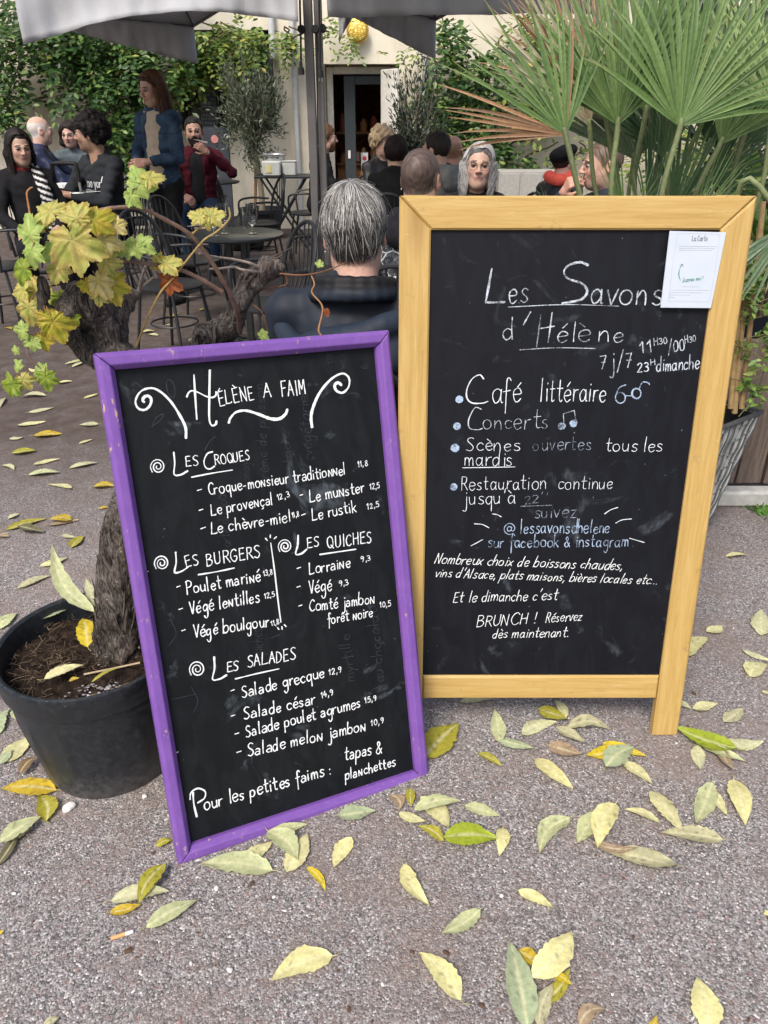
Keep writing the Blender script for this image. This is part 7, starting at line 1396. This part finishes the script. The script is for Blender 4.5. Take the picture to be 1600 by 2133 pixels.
    for q in (-1, 1):
        S = SDF(an[q]-.24, an[q]+.2, .011); S.cap(an[q]+np.array([0, .03, -.04]), an[q]+np.array([0, -.15, -.05]), .042, .036, .03).cap(an[q]+np.array([0, .01, .01]), an[q]+np.array([0, 0, -.05]), .045, .045, .03); v, f = S.mesh(); v[:, 2] = np.maximum(v[:, 2], an[q][2]-.083); b = MB(); b.add(v, f, (.02, .02, .02)); b.obj('shoe', CLOTH, root, auto=False)
    if hair:
        v, f, c = hair_sdf(h_head*1.1, hair, haircol, fem, int(px_)); b = MB(); b.add(Hd(v), f, c); b.obj('hair', HAIR, root, auto=False)
    if eyes:
        for q in (-1, 1):
            b = MB(); m = 10; prof = [(math.sin(math.pi*i/m), -math.cos(math.pi*i/m)) for i in range(m+1)]; t_ = MB(); t_.lathe(prof, n=16); vv = t_.v[0]; rr = np.hypot(vv[:, 0], vv[:, 1]); cl = np.where((vv[:, 2:3] > 0) & (rr[:, None] < .33), np.array([[.008, .007, .006]]), np.where((vv[:, 2:3] > 0) & (rr[:, None] < .74), np.array([[.06, .045, .03]]), np.array([[.40, .37, .35]])))
            vv = np.stack([vv[:, 0], -vv[:, 2], vv[:, 1]], 1)*.0125+np.array([q*.031, -.0825, .003]); b.add(Hd(vv), t_.f, cl); b.obj('eye', EYE_M, root, auto=False)
            b = MB(); a = np.linspace(-1, 1, 9); b.tube(Hd(np.stack([q*.031+.0150*a, -.0945+.007*a*a, .0088-.0070*a*a], 1)), .0024, 6, col=np.array(sk)*.30); b.obj('eyelid', SKIN, root)
            b = MB(); bc = np.array(browcol if browcol is not None else haircol)*1.1; b.tube(Hd(np.stack([q*(.031+.019*a), -.0985+.010*a*a+.004*a, .0235+.004*(1-a*a)-.002*a], 1)), .0034-.0014*np.abs(a), 6, col=bc); b.obj('eyebrow', HAIR, root)
    if eyes: b = MB(); b.tube(Hd([(-.0225, -.0893, -.0585), (-.012, -.0948, -.0580), (0, -.0966, -.0575), (.012, -.0948, -.0580), (.0225, -.0893, -.0585)]), [.0008, .0015, .0016, .0015, .0008], 6, col=np.array(sk)*np.array((.34, .22, .20)), sm=3); b.obj('mouth', SKIN, root)
    if beard is not None:
        S = SDF((-.1, -.14, -.17), (.1, .06, .02), h_head); S.ell((0, -.034, -.048), (.062, .066, .074), .01).ell((0, -.060, -.098), (.034, .034, .030), .03)
        sl, P = S.blk(S.lo, S.lo+S.h*S.n); x, y, z = P[..., 0], P[..., 1], P[..., 2]; lim = np.interp(np.abs(x), [0, .02, .035, .06, .08], [-.046, -.048, -.058, -.030, .0]); S.V[sl] = np.maximum(S.V[sl], (z-lim)*.8); S.V[sl] = np.maximum(S.V[sl], (y-.012)*.8)
        S.ell((0, -.100, -.058), (.019, .02, .0085), .004, 'sub'); S.cap((-.022, -.100, -.0455), (.022, -.100, -.0455), .006, k=.004); S.displace(lambda P: .003*sinnoise(P, 28, 4, 2)); v, f = S.mesh(); b = MB(); b.add(Hd(v), f, np.array(beard)); b.obj('beard', HAIR, root, auto=False)
    return dict(root=root, Hd=Hd, U=U, wr=wr, el=el, sh=sh, top=tobj, s=s_, hc=hc, zp=zp)
topcol_inner = {}
def strands(p, col, zb, n, seed, part=.012, wave=.006, wid=.0013):
    """long hair drawn as fine locks falling from a parting over the skull and down past the ears"""
    g = np.random.default_rng(seed); V, F, C = [], [], []; n0 = 0; K = 14; col = np.array(col)
    for i in range(n):
        q = 1 if g.random() < .5 else -1; y0 = g.uniform(-.070, .100); ys = np.interp(y0, [-.07, .1], [-.034, .108])+.008*g.normal(); lay = .004+.010*g.random(); end = zb*(.72+.4*g.random()); ph, am = g.random()*6.28, wave*(.4+g.random()); pts = []
        for k in range(K):
            t = k/(K-1)
            if t < .5:
                f = t/.5*1.62; ry = .104; yy = y0+(ys-y0)*math.sin(f/1.62*1.57); sc = math.sqrt(max(.10, 1-((yy-.014)/.112)**2)); pts.append((part*(1-t*2)+q*(.0775+lay)*math.sin(f)*max(sc, .55 if yy < .05 else sc), yy, .030+(.0885+lay)*sc*math.cos(f)-.004*t))
            else:
                u = (t-.5)/.5; x0, yv, z0 = pts[K//2-1]; pts.append((x0*(1+.06*u)+q*am*math.sin(ph+5*u)-q*.010*u*u, yv+am*.8*math.cos(ph+4*u)-.006*u, z0+(end-z0)*u))
        pts = np.array(pts); c = col*(.45+1.0*g.random()**1.3)*(1.0 if g.random() < .8 else 1.5); sh_ = np.clip(1.1+2.2*np.minimum(pts[:, 2:3]+.05, 0), .5, 1.1); wd = wid*(.6+.9*g.random()); tn = np.gradient(pts, axis=0); nn = pts-np.array([0, .014, np.nan]); nn[:, 2] = np.maximum(pts[:, 2]-.02, 0); nn /= np.linalg.norm(nn, axis=1)[:, None]+1e-9; sd2 = np.cross(tn, nn); sd2 /= np.linalg.norm(sd2, axis=1)[:, None]+1e-9; wv = wd*np.interp(np.linspace(0, 1, K), [0, .1, .8, 1], [.5, 1, .9, .15])[:, None]
        qd = np.stack([pts-sd2*wv, pts+nn*wd*.5, pts+sd2*wv], 1).reshape(-1, 3); V.append(qd); C.append(np.repeat(c*sh_, 3, 0)); F += [(n0+3*k+j, n0+3*k+j+1, n0+3*k+j+4, n0+3*k+j+3) for k in range(K-1) for j in (0, 1)]; n0 += len(qd)
    b = MB(); b.add(p['Hd'](np.concatenate(V)), F, np.clip(np.concatenate(C), 0, 1)); return b.obj('hair_locks', mat('hair_locks', attr=True, rough=.55, var=.2, scale=40, spec=.25), p['root'], auto=False)
def glasses(p, m, dark=None, r=.022):
    b = MB()
    for q in (-1, 1):
        ring = [(q*.033+r*math.cos(a), -.113+.004*abs(math.cos(a)), .000+r*.92*math.sin(a)) for a in np.linspace(0, 6.283, 21)]; b.tube(p['Hd'](ring), .0013, 6, False); b.tube(p['Hd']([(q*(.033+r), -.110, .004), (q*.078, -.06, .008), (q*.083, .01, .006)]), .0012, 6)
    b.tube(p['Hd']([(-.012, -.113, .003), (0, -.117, .006), (.012, -.113, .003)]), .0013, 6); o = b.obj('spectacles', m, p['root'], auto=False)
    if dark is not None:
        for q in (-1, 1): ring = [(q*.033+r*.97*math.cos(a), -.1125+.003*abs(math.cos(a)), r*.90*math.sin(a)) for a in np.linspace(0, 6.283, 20, endpoint=False)]; b = MB(); b.add(p['Hd']([(q*.033, -.115, 0)]+ring), [(0, 1+i, 1+(i+1) % 20) for i in range(20)]); b.obj('lens', dark, o)
GRP = None
L1 = 'woman with long dark hair, red top and striped scarf sitting at the left edge'
topcol_inner[L1] = (.07, .008, .011)
P1 = person(L1, 33, 270, 6.2, 28, sk=(.46, .30, .23), fem=True, hair='underlong', haircol=(.012, .009, .008), head=(8, 6, 0), top=(.012, .012, .014), topcol=lambda v: np.where((v[:, 2:3] > 1.035) & (np.hypot(v[:, 0:1], v[:, 1:2]) < .10), np.array([[.10, .010, .014]]), np.array([[.012, .012, .014]])), pants=(.012, .012, .015), lip=(.33, .14, .13))
def scarf(p, pts, r, col, name='scarf', n=10, seed=1, mtl=None):
    S = SDF(np.min(pts, 0)-.12, np.max(pts, 0)+.12, .009); q, rr = smooth_line(pts, 4, r); S.chain(q, rr, .01); S.displace(lambda P: .005*sinnoise(P, 12, seed, 2)); v, f = S.mesh(); b = MB(); b.add(v, f, col(v) if callable(col) else np.array(col)); return b.obj(name, mtl or CLOTH, p['root'], auto=False)
scarf(P1, [P1['U'](q) for q in ((.055, .05, 1.06), (.085, -.03, 1.02), (.10, -.12, .93), (.115, -.145, .80), (.12, -.145, .66))], [.03, .035, .042, .045, .045], lambda v: np.where((np.sin(v[:, 2:3]*150+v[:, 0:1]*60) > .25), .62, .012)*np.ones(3))
L2 = 'bald old man in a navy quilted jacket seen from behind at the far left'
def quilt(v): return np.tile(np.array((.016, .024, .062)), (len(v), 1))*(.7+.5*(.5+.5*np.sin(v[:, 2:3]*90)))
P2 = person(L2, 78, 242, 8.3, 105, sk=(.56, .36, .28), head=(18, 0, 0), fringe=(.62, .60, .58), top=(.015, .022, .06), topmat=SMOOTHC, topcol=quilt, wide=1.1, folds=.012, pants=(.03, .05, .12), age=1, hands={-1: (-.15, -.40, .75), 1: (.15, -.42, .75)}, browcol=(.4, .38, .36))
L3 = 'woman with a dark bob and grey jacket beyond the bald man'
P3 = person(L3, 141, 253, 8.7, 8, sk=(.55, .36, .29), fem=True, hair='bob', haircol=(.022, .016, .014), top=(.10, .125, .14), pants=(.02, .02, .03), head=(-8, 5, 0), lip=(.38, .17, .15))
L4 = 'man with curly black hair in a dark printed sweatshirt, leaning at the brass rimmed table'
P4 = person(L4, 182, 241, 6.6, -38, sk=(.36, .215, .15), hair='curly', haircol=(.010, .008, .008), head=(-48, -2, 0), lean=.10, top=(.026, .029, .034), hands={-1: (-.12, -.40, .80), 1: (.05, -.38, .80)}, stub=(.12, .08, .06), wide=1.08, sleeve=.8, pants=(.012, .013, .016))
def garment_print(p, txt, x0, x1, z, xh, wd, m, ang=0.0):
    """lettering laid on the garment's own surface"""
    me = p['top'].data; bv = BVHTree.FromPolygons([v.co for v in me.vertices], [tuple(q.vertices) for q in me.polygons]); pln = Plane(p['U']((0, -.35, z)), (1, 0, 0), (0, 0, 1)); pen_ = Pen(pln, lift=0, seed=4); pen_.start(); gl = []; x = 0
    for ch in txt:
        if ch == ' ': x += 5; continue
        gl.append((ch, x)); x += GL[ch][1]+1.2
    k = (x1-x0)/x
    for ch, gx in gl:
        for st in parse(ch): pen_.ridge([np.array([x0+(gx+a)*k, c_*xh/10]) for a, c_ in st], wd)
    pen_.ridge([np.array([x0-.004, -.022]), np.array([(x0+x1)/2, -.022]), np.array([x1+.01, -.021])], .006)
    for i, arr in enumerate(pen_.mb.v):
        for j, q in enumerate(arr):
            hit = bv.ray_cast(Vector(q), Vector((0, 1, 0)))
            if hit[0] is not None: arr[j] = np.array(hit[0])+np.array(hit[1])*(.0025 if j % 3 else .0022)
    return pen_.mb.obj('print', m, p['root'], auto=False)
garment_print(P4, 'zoo york', -.055, .135, .87, .036, .0062, mat('white_print', (.68, .70, .70), .7))
L5 = 'woman standing with long brown hair, denim jacket, beige jumper and black trousers'
topcol_inner[L5] = (.40, .33, .245)
def denim(v):
    m = np.clip(.5+.5*sinnoise(v, 7, 3, 3), 0, 1); c = np.array((.014, .030, .058))*(1-m[:, None])+np.array((.050, .082, .125))*m[:, None]; seam = (np.abs(np.sin(v[:, 0:1]*26)) < .06) | (np.abs(v[:, 2:3]-1.30) < .006); return np.where(seam, c*.55, c)
P5 = person(L5, 312, 148, 6.6, -22, 'stand', sk=(.46, .285, .21), fem=True, hair='underlong', haircol=(.050, .024, .014), head=(-14, 12, 0), top=(.04, .08, .15), topcol=denim, open_='crew', pants=(.008, .008, .009), hands={-1: (-.055, -.24, 1.035), 1: (.02, -.23, 1.10)}, palmn={-1: (.3, .8, .2), 1: (-.2, .9, -.1)}, curl=.55, sleeve=.75, h_head=.0045, wide=1.02, browcol=(.07, .035, .02), collar=True)
strands(P5, (.095, .042, .022), -.35, 3200, 5, .006, .006, .0017)
strands(P1, (.014, .011, .010), -.35, 2800, 6, .0, .004, .0017)
L6 = 'bearded man in a dark red jacket holding a pen shaped vaporiser to his mouth'
topcol_inner[L6] = (.016, .016, .018)
P6 = person(L6, 401, 243, 8.2, 6, sk=(.44, .27, .20), hair='short', haircol=(.012, .010, .009), beard=(.014, .011, .010), head=(4, 2, 0), top=(.060, .007, .014), open_='polo', pants=(.022, .040, .075), hands={1: (.125, -.235, 1.02), -1: (-.10, -.28, .66)}, palmn={1: (-.6, .5, .2)}, curl=.75, wide=1.05)
w_ = P6['wr'][1]; mth = P6['Hd']([(0.006, -.108, -.060)])[0]; tip = w_+np.array([-.012, -.03, .085]); b = MB(); b.tube([mth, mth*.7+tip*.3, tip, tip+(tip-mth)*.35], [.004, .007, .009, .009], 10); vp_ = thing('vape_pen', (0, 0, 0), 'dark pen shaped vaporiser in the hand of the bearded man', 'vaporiser'); rt = P6['root']; vp_.location = rt.location; vp_.rotation_euler = rt.rotation_euler; vp_.scale = rt.scale; b.obj('tube', mat('steel'), vp_)
L7 = 'man with brown hair and beard in a black jacket, half behind the parasol mast'
P7 = person(L7, 678, 260, 8.6, 98, sk=(.52, .32, .24), hair='medium', haircol=(.09, .045, .022), beard=(.10, .05, .025), top=(.011, .011, .013), pants=(.012, .012, .015), lean=.12, wide=1.15, hands={1: (.12, -.35, .74), -1: (-.12, -.35, .74)})
L8 = 'person with blond curls, sunglasses and a black leather jacket in front of the doorway'
P8 = person(L8, 799, 268, 7.6, 42, sk=(.55, .34, .27), hair='curly', haircol=(.40, .30, .18), top=(.016, .016, .017), topmat=SMOOTHC, open_='crew', age=1, browcol=(.3, .22, .14))
glasses(P8, mat('dark_frame', (.02, .012, .01), .3), mat('dark_lens', (.02, .015, .012), .1, .02), .024)
L9 = 'person with dark brown hair and black coat, back turned, before the blond one'
P9 = person(L9, 826, 284, 6.4, 168, sk=(.46, .29, .21), hair='medium', haircol=(.014, .009, .008), top=(.010, .010, .011), lean=.08, eyes=False)
L10 = 'man with shaved hair in a black jacket with white scribbles, back to the viewer'
PATT = G('scribble_cloth'); co_ = PATT.coord(); vo = PATT.n('TexVoronoi', feature='DISTANCE_TO_EDGE'); vo.inputs['Scale'].default_value = 13; PATT.l(co_, vo.inputs['Vector']); nz_ = PATT.noise(co_, 26, 3, .6, 2.2); n2_ = PATT.noise(co_, 6, 2)
m1_ = PATT.gray(vo.outputs['Distance'], (.018, 1), (.03, 0)); m2_ = PATT.gray(nz_, (.47, 0), (.49, 1), (.515, 1), (.535, 0)); m3_ = PATT.gray(n2_, (.56, 0), (.58, 1)); mm_ = PATT.mix(.5, m1_, PATT.mix(1.0, m2_, m3_, 'LIGHTEN'), 'LIGHTEN'); PATT.out(PATT.mix(PATT.gray(mm_, (.4, 0), (.6, .9)), (.014, .016, .022), (.55, .58, .60)), .8)
P10 = person(L10, 879, 307, 3.4, 158, sk=(.52, .33, .25), buzz=(.036, .030, .029), head=(-4, 4, 0), top=(.02, .02, .02), topmat=PATT.m, h_head=.004, h_body=.011, eyes=False, wide=1.05)
b = MB(); b.ball(P10['Hd']([(.084, .006, -.040)])[0], .0045, 10, 6); b.obj('earring', mat('steel'), P10['root'])
S = SDF(P10['U']((-.2, -.15, .9)), P10['U']((.2, .25, 1.15)), .011); S.chain([P10['U']((.08*math.cos(a), .035+.085*math.sin(a), 1.045+.01*math.sin(a))) for a in np.linspace(0, 6.283, 13)], [.03]*13, .02).ell(P10['U']((0, .12, .985)), (.12, .045, .07), .04); S.displace(lambda P: .007*sinnoise(P, 8, 6)); v, f = S.mesh(); b = MB(); b.add(v, f, (.014, .014, .017)); b.obj('hood', CLOTH, P10['root'], auto=False)
L11 = 'man in a grey hooded sweatshirt with thinning dark hair, turned away to the left'
P11 = person(L11, 909, 274, 6.0, -128, sk=(.50, .30, .23), hair='short', haircol=(.020, .015, .013), top=(.17, .17, .155), stub=(.10, .08, .07), wide=1.12, lean=.06, folds=.010)
glasses(P11, mat('dark_frame'))
S = SDF(P11['U']((-.25, -.2, .85)), P11['U']((.25, .3, 1.2)), .012); S.chain([P11['U']((.085*math.cos(a), .03+.085*math.sin(a), 1.045)) for a in np.linspace(0, 6.283, 13)], [.034]*13, .02).ell(P11['U']((0, .125, .99)), (.13, .055, .085), .04); S.displace(lambda P: .007*sinnoise(P, 8, 9)); v, f = S.mesh(); b = MB(); b.add(v, f, (.18, .18, .165)); b.obj('hood', CLOTH, P11['root'], auto=False)
L12 = 'man with a bald reddish head seen from behind, beyond the grey hooded one'
P12 = person(L12, 946, 282, 6.9, 165, sk=(.50, .27, .19), fringe=(.26, .15, .09), top=(.02, .025, .04), eyes=False)
L13 = 'woman with wavy grey hair and round glasses looking at the camera above the yellow board'
P13 = person(L13, 999, 299, 4.55, -4, sk=(.50, .325, .25), fem=True, hair='underbob', haircol=(.10, .098, .096), top=(.015, .014, .016), h_head=.0032, age=1.2, browcol=(.24, .20, .17), head=(0, -6, 2), lip=(.38, .17, .16), hands={1: (.12, -.3, .7), -1: (-.12, -.3, .7)})
strands(P13, (.37, .36, .35), -.135, 5600, 13, .014, .013)
glasses(P13, mat('bronze_frame', (.14, .09, .05), .3, metal=.3), None, .0225)
for q in (-1, 1): b = MB(); b.ball(P13['Hd']([(q*.079, -.002, -.052)])[0], .005, 10, 6); b.obj('earring', mat('white_china'), P13['root'])
L14 = 'person in a black beret and coral scarf, turned away, in front of the white lockers'
P14 = person(L14, 1178, 306, 6.3, 128, sk=(.62, .40, .32), hair='short', haircol=(.03, .02, .015), top=(.014, .016, .022), topmat=SMOOTHC, folds=.010, wide=1.1, eyes=True)
S = SDF((-.15, -.16, -.04), (.15, .18, .19), .006); S.ell((-.012, .030, .075), (.108, .118, .055), .02, rot=rot_zyx(0, -.35, .15)).ell((0, .03, .045), (.088, .108, .062), .02); sl, P_ = S.blk(S.lo, S.lo+S.h*S.n); S.V[sl] = np.maximum(S.V[sl], (hairline(P_[..., 1])*.6+.015-P_[..., 2])*.7); S.displace(lambda P: .003*sinnoise(P, 12, 3)); v, f = S.mesh(); b = MB(); b.add(P14['Hd'](v), f, (.010, .010, .012)); b.cap = None; b.obj('beret', CLOTH, P14['root'], auto=False)
scarf(P14, [P14['U']((.082*math.cos(a), .025+.082*math.sin(a), 1.070+.012*math.sin(a*2))) for a in np.linspace(0, 6.283, 12)], [.042]*12, (.78, .12, .085), seed=5)
L15 = 'man with close cropped hair in profile behind the palm stalks, hand raised to his mouth'
P15 = person(L15, 1262, 291, 4.35, -84, sk=(.53, .33, .25), buzz=(.075, .050, .038), stub=(.28, .19, .15), head=(-4, 2, 0), top=(.03, .035, .045), hands={-1: (-.06, -.225, 1.045), 1: (.10, -.30, .80)}, palmn={-1: (.2, .9, .2)}, curl=.8, h_head=.0036, h_body=.012, lean=.06, collar=False, browcol=(.06, .04, .03))
# ---- the person nearest the viewer: streaked hair, dark jacket with its hood down
L16 = 'person with streaked grey and white hair in a navy hooded jacket, back to the viewer'
P16 = person(L16, 737, 390, 2.14, 176, sk=(.58, .36, .28), head=(4, 6, 3), lean=.06, top=(.014, .020, .032), topmat=SMOOTHC, h_head=.004, h_body=.010, eyes=True, wide=1.2, collar=False, folds=.007, haircol=(.06, .06, .06), buzz=(.05, .05, .05))
U16, H16 = P16['U'], P16['Hd']
S = SDF((-.34, -.30, .70), (.34, .42, 1.2), .0068)
ring = [U16((.104*math.cos(a), .036+.088*math.sin(a), 1.064+.012*math.sin(a))) for a in np.linspace(0, 6.283, 21)]; S.chain(ring, [.017]*21, .006); S.chain([q-np.array([0, -.012, .03]) for q in ring], [.022]*21, .01)
lip = [U16(q) for q in ((-.205, -.03, 1.00), (-.185, .075, .995), (-.115, .150, .975), (0, .185, .940), (.115, .150, .905), (.19, .075, .93), (.21, -.03, .98))]; q_, r_ = smooth_line(lip, 4, [.022, .028, .030, .032, .030, .028, .022]); S.chain(q_, r_, .012)
low = [U16(q) for q in ((-.20, .06, .95), (-.12, .155, .88), (0, .195, .84), (.12, .155, .82), (.2, .06, .88))]; q_, r_ = smooth_line(low, 4, [.022, .032, .036, .032, .022]); S.chain(q_, r_, .03); S.ell(U16((0, .155, .895)), (.16, .046, .075), .02)
S.cap(U16((0, .02, .95)), U16((0, .03, 1.2)), .062, .072, .008, 'sub')
S.displace(lambda P: .004*sinnoise(P*np.array([1, 1, 1.8]), 4, 77, 1)+.004*np.abs(sinnoise(P*np.array([1.2, 1, 2.2]), 6, 78, 1)))
v, f = S.mesh(); m_ = sstep(.118, .135, np.hypot(v[:, 0], (v[:, 1]-U16((0, .036, 1.05))[1])*1.08)); b = MB(); b.add(v, f, lerp(np.tile(np.array((.010, .010, .012)), (len(v), 1)), (.018, .027, .044), m_)); b.obj('hood', mat('rain_cloth', attr=True, rough=.62, var=.15, scale=9, bump=.15, bscale=45, spec=.28), P16['root'], auto=False); P16['top'].data.materials.clear(); P16['top'].data.materials.append(MC['rain_cloth'])
# layered hair: locks falling from the crown over an under-cap
g = np.random.default_rng(42); b = MB(); S = SDF((-.13, -.15, -.14), (.13, .16, .16), .005); S.ell((0, .016, .030), (.086, .106, .100), .01); sl, P_ = S.blk(S.lo, S.lo+S.h*S.n); hl2 = np.interp(P_[..., 1], [-.12, -.06, -.02, .0, .03, .06, .12], [.07, .05, .02, .01, -.005, -.095, -.105]); S.V[sl] = np.maximum(S.V[sl], (hl2-P_[..., 2])*.7); S.displace(lambda P: .003*sinnoise(P, 15, 8)); v, f = S.mesh(); b.add(H16(v), f, np.array((.030, .030, .032))); b.obj('under_hair', HAIR, P16['root'], auto=False)
V, F, Cc = [], [], []; crown = np.array([.004, .045, .135]); n0 = 0; c0 = np.array([0, .016, .028]); RA = np.array([.083, .106, .101])
for i in range(12500):
    a = g.random()*6.283; start = g.random()**.9*1.15; end = start+.7+.9*g.random(); lay = g.random(); lift = .0+.014*lay
    # polar walk from the crown: th = angle down from the crown axis
    ax_ = (crown-c0)/np.linalg.norm(crown-c0); e1 = np.cross(ax_, [1, 0, 0]); e1 /= np.linalg.norm(e1); e2 = np.cross(ax_, e1); wob = .18*g.normal(); K = 9; pts = []; thmax = 1.85+.38*g.random()
    for k in range(K):
        th = start+(min(end, thmax)-start)*k/(K-1); aa = a+wob*(k/(K-1))+.10*math.sin(3*th+a*5); d = ax_*math.cos(th)+(e1*math.cos(aa)+e2*math.sin(aa))*math.sin(th); p = c0+d*RA/np.sqrt(1)*(1+lift/.1*(math.sin(math.pi*min(1, k/(K-1)*.9))*.5+.35)); 
        if d[2] < -.2: p = p*np.array([.97, .95, 1]); p[2] -= .022*(-.2-d[2])/.5
        pts.append(p)
    pts = np.array(pts)
    lastp = pts[-1]
    if pts[-1][1] < -.03 and pts[-1][2] < .03: continue
    if pts[-1][1] < .05 and pts[-1][2] < -.012-.02*g.random(): continue
    if g.random() < .05: pts = pts+np.linspace(0, 1, K)[:, None]**2*g.normal(size=3)*.012
    low = sstep(.050, -.02, np.array([pts[K//2][2]+.012*g.normal()]))[0]; t = g.random()
    if g.random() < .42*(1-low)**.8: col = np.array((.42, .41, .385))*(.55+.7*t)
    elif g.random() < .62*(1-low*.75): col = np.array((.13, .127, .123))*(.5+1.0*t)
    else: col = np.array((.026, .025, .026))*(.6+1.2*t)
    wd = .00045+.0008*g.random(); tn = np.gradient(pts, axis=0); nn = pts-c0; sdv = np.cross(tn, nn); sdv /= np.linalg.norm(sdv, axis=1)[:, None]+1e-9; wv = wd*np.interp(np.linspace(0, 1, K), [0, .15, .7, 1], [.5, 1, .9, .12]); nn /= np.linalg.norm(nn, axis=1)[:, None]
    q = np.stack([pts-sdv*wv[:, None], pts+nn*wd*.5, pts+sdv*wv[:, None]], 1).reshape(-1, 3); V.append(q); Cc.append(np.tile(col, (len(q), 1))); F += [(n0+3*k+j, n0+3*k+j+1, n0+3*k+j+4, n0+3*k+j+3) for k in range(K-1) for j in (0, 1)]; n0 += len(q)
b = MB(); b.add(H16(np.concatenate(V)), F, np.concatenate(Cc)); b.obj('hair', mat('hair_locks', attr=True, rough=.55, var=.2, scale=40, spec=.25), P16['root'], auto=False)
b = MB(); b.tube(H16([(.088, .0, .004), (.086, -.06, .008), (.06, -.11, .004)]), .0016, 6); b.tube(H16([(-.088, .0, .004), (-.086, -.06, .008), (-.06, -.11, .004)]), .0016, 6); b.obj('spectacles', mat('dark_frame'), P16['root'])
b = MB(); b.ball(H16([(.083, .006, -.042)])[0], .003, 8, 6); b.obj('earring', mat('steel'), P16['root'])
for p_, lab in ((P16, 'black bistro chair under the person with streaked hair'), (P10, 'black bistro chair under the man in the scribbled jacket'), (P4, 'black bistro chair under the man in the dark sweatshirt'), (P6, 'black bistro chair under the bearded man'), (P1, 'black bistro chair under the woman with the striped scarf'), (P2, 'black bistro chair under the bald old man'), (P3, 'black bistro chair under the woman with the dark bob'), (P8, 'black bistro chair under the person with blond curls'), (P9, 'black bistro chair under the person in the black coat'), (P11, 'black bistro chair under the man in the grey hooded sweatshirt'), (P12, 'black bistro chair under the man with the reddish bald head'), (P13, 'black bistro chair under the woman with round glasses'), (P14, 'black bistro chair under the person in the beret'), (P15, 'black bistro chair under the man behind the palm stalks')):
    rt = p_['root']; bistro_chair((rt.location.x, rt.location.y+.02, 0), rt.rotation_euler[2], lab)
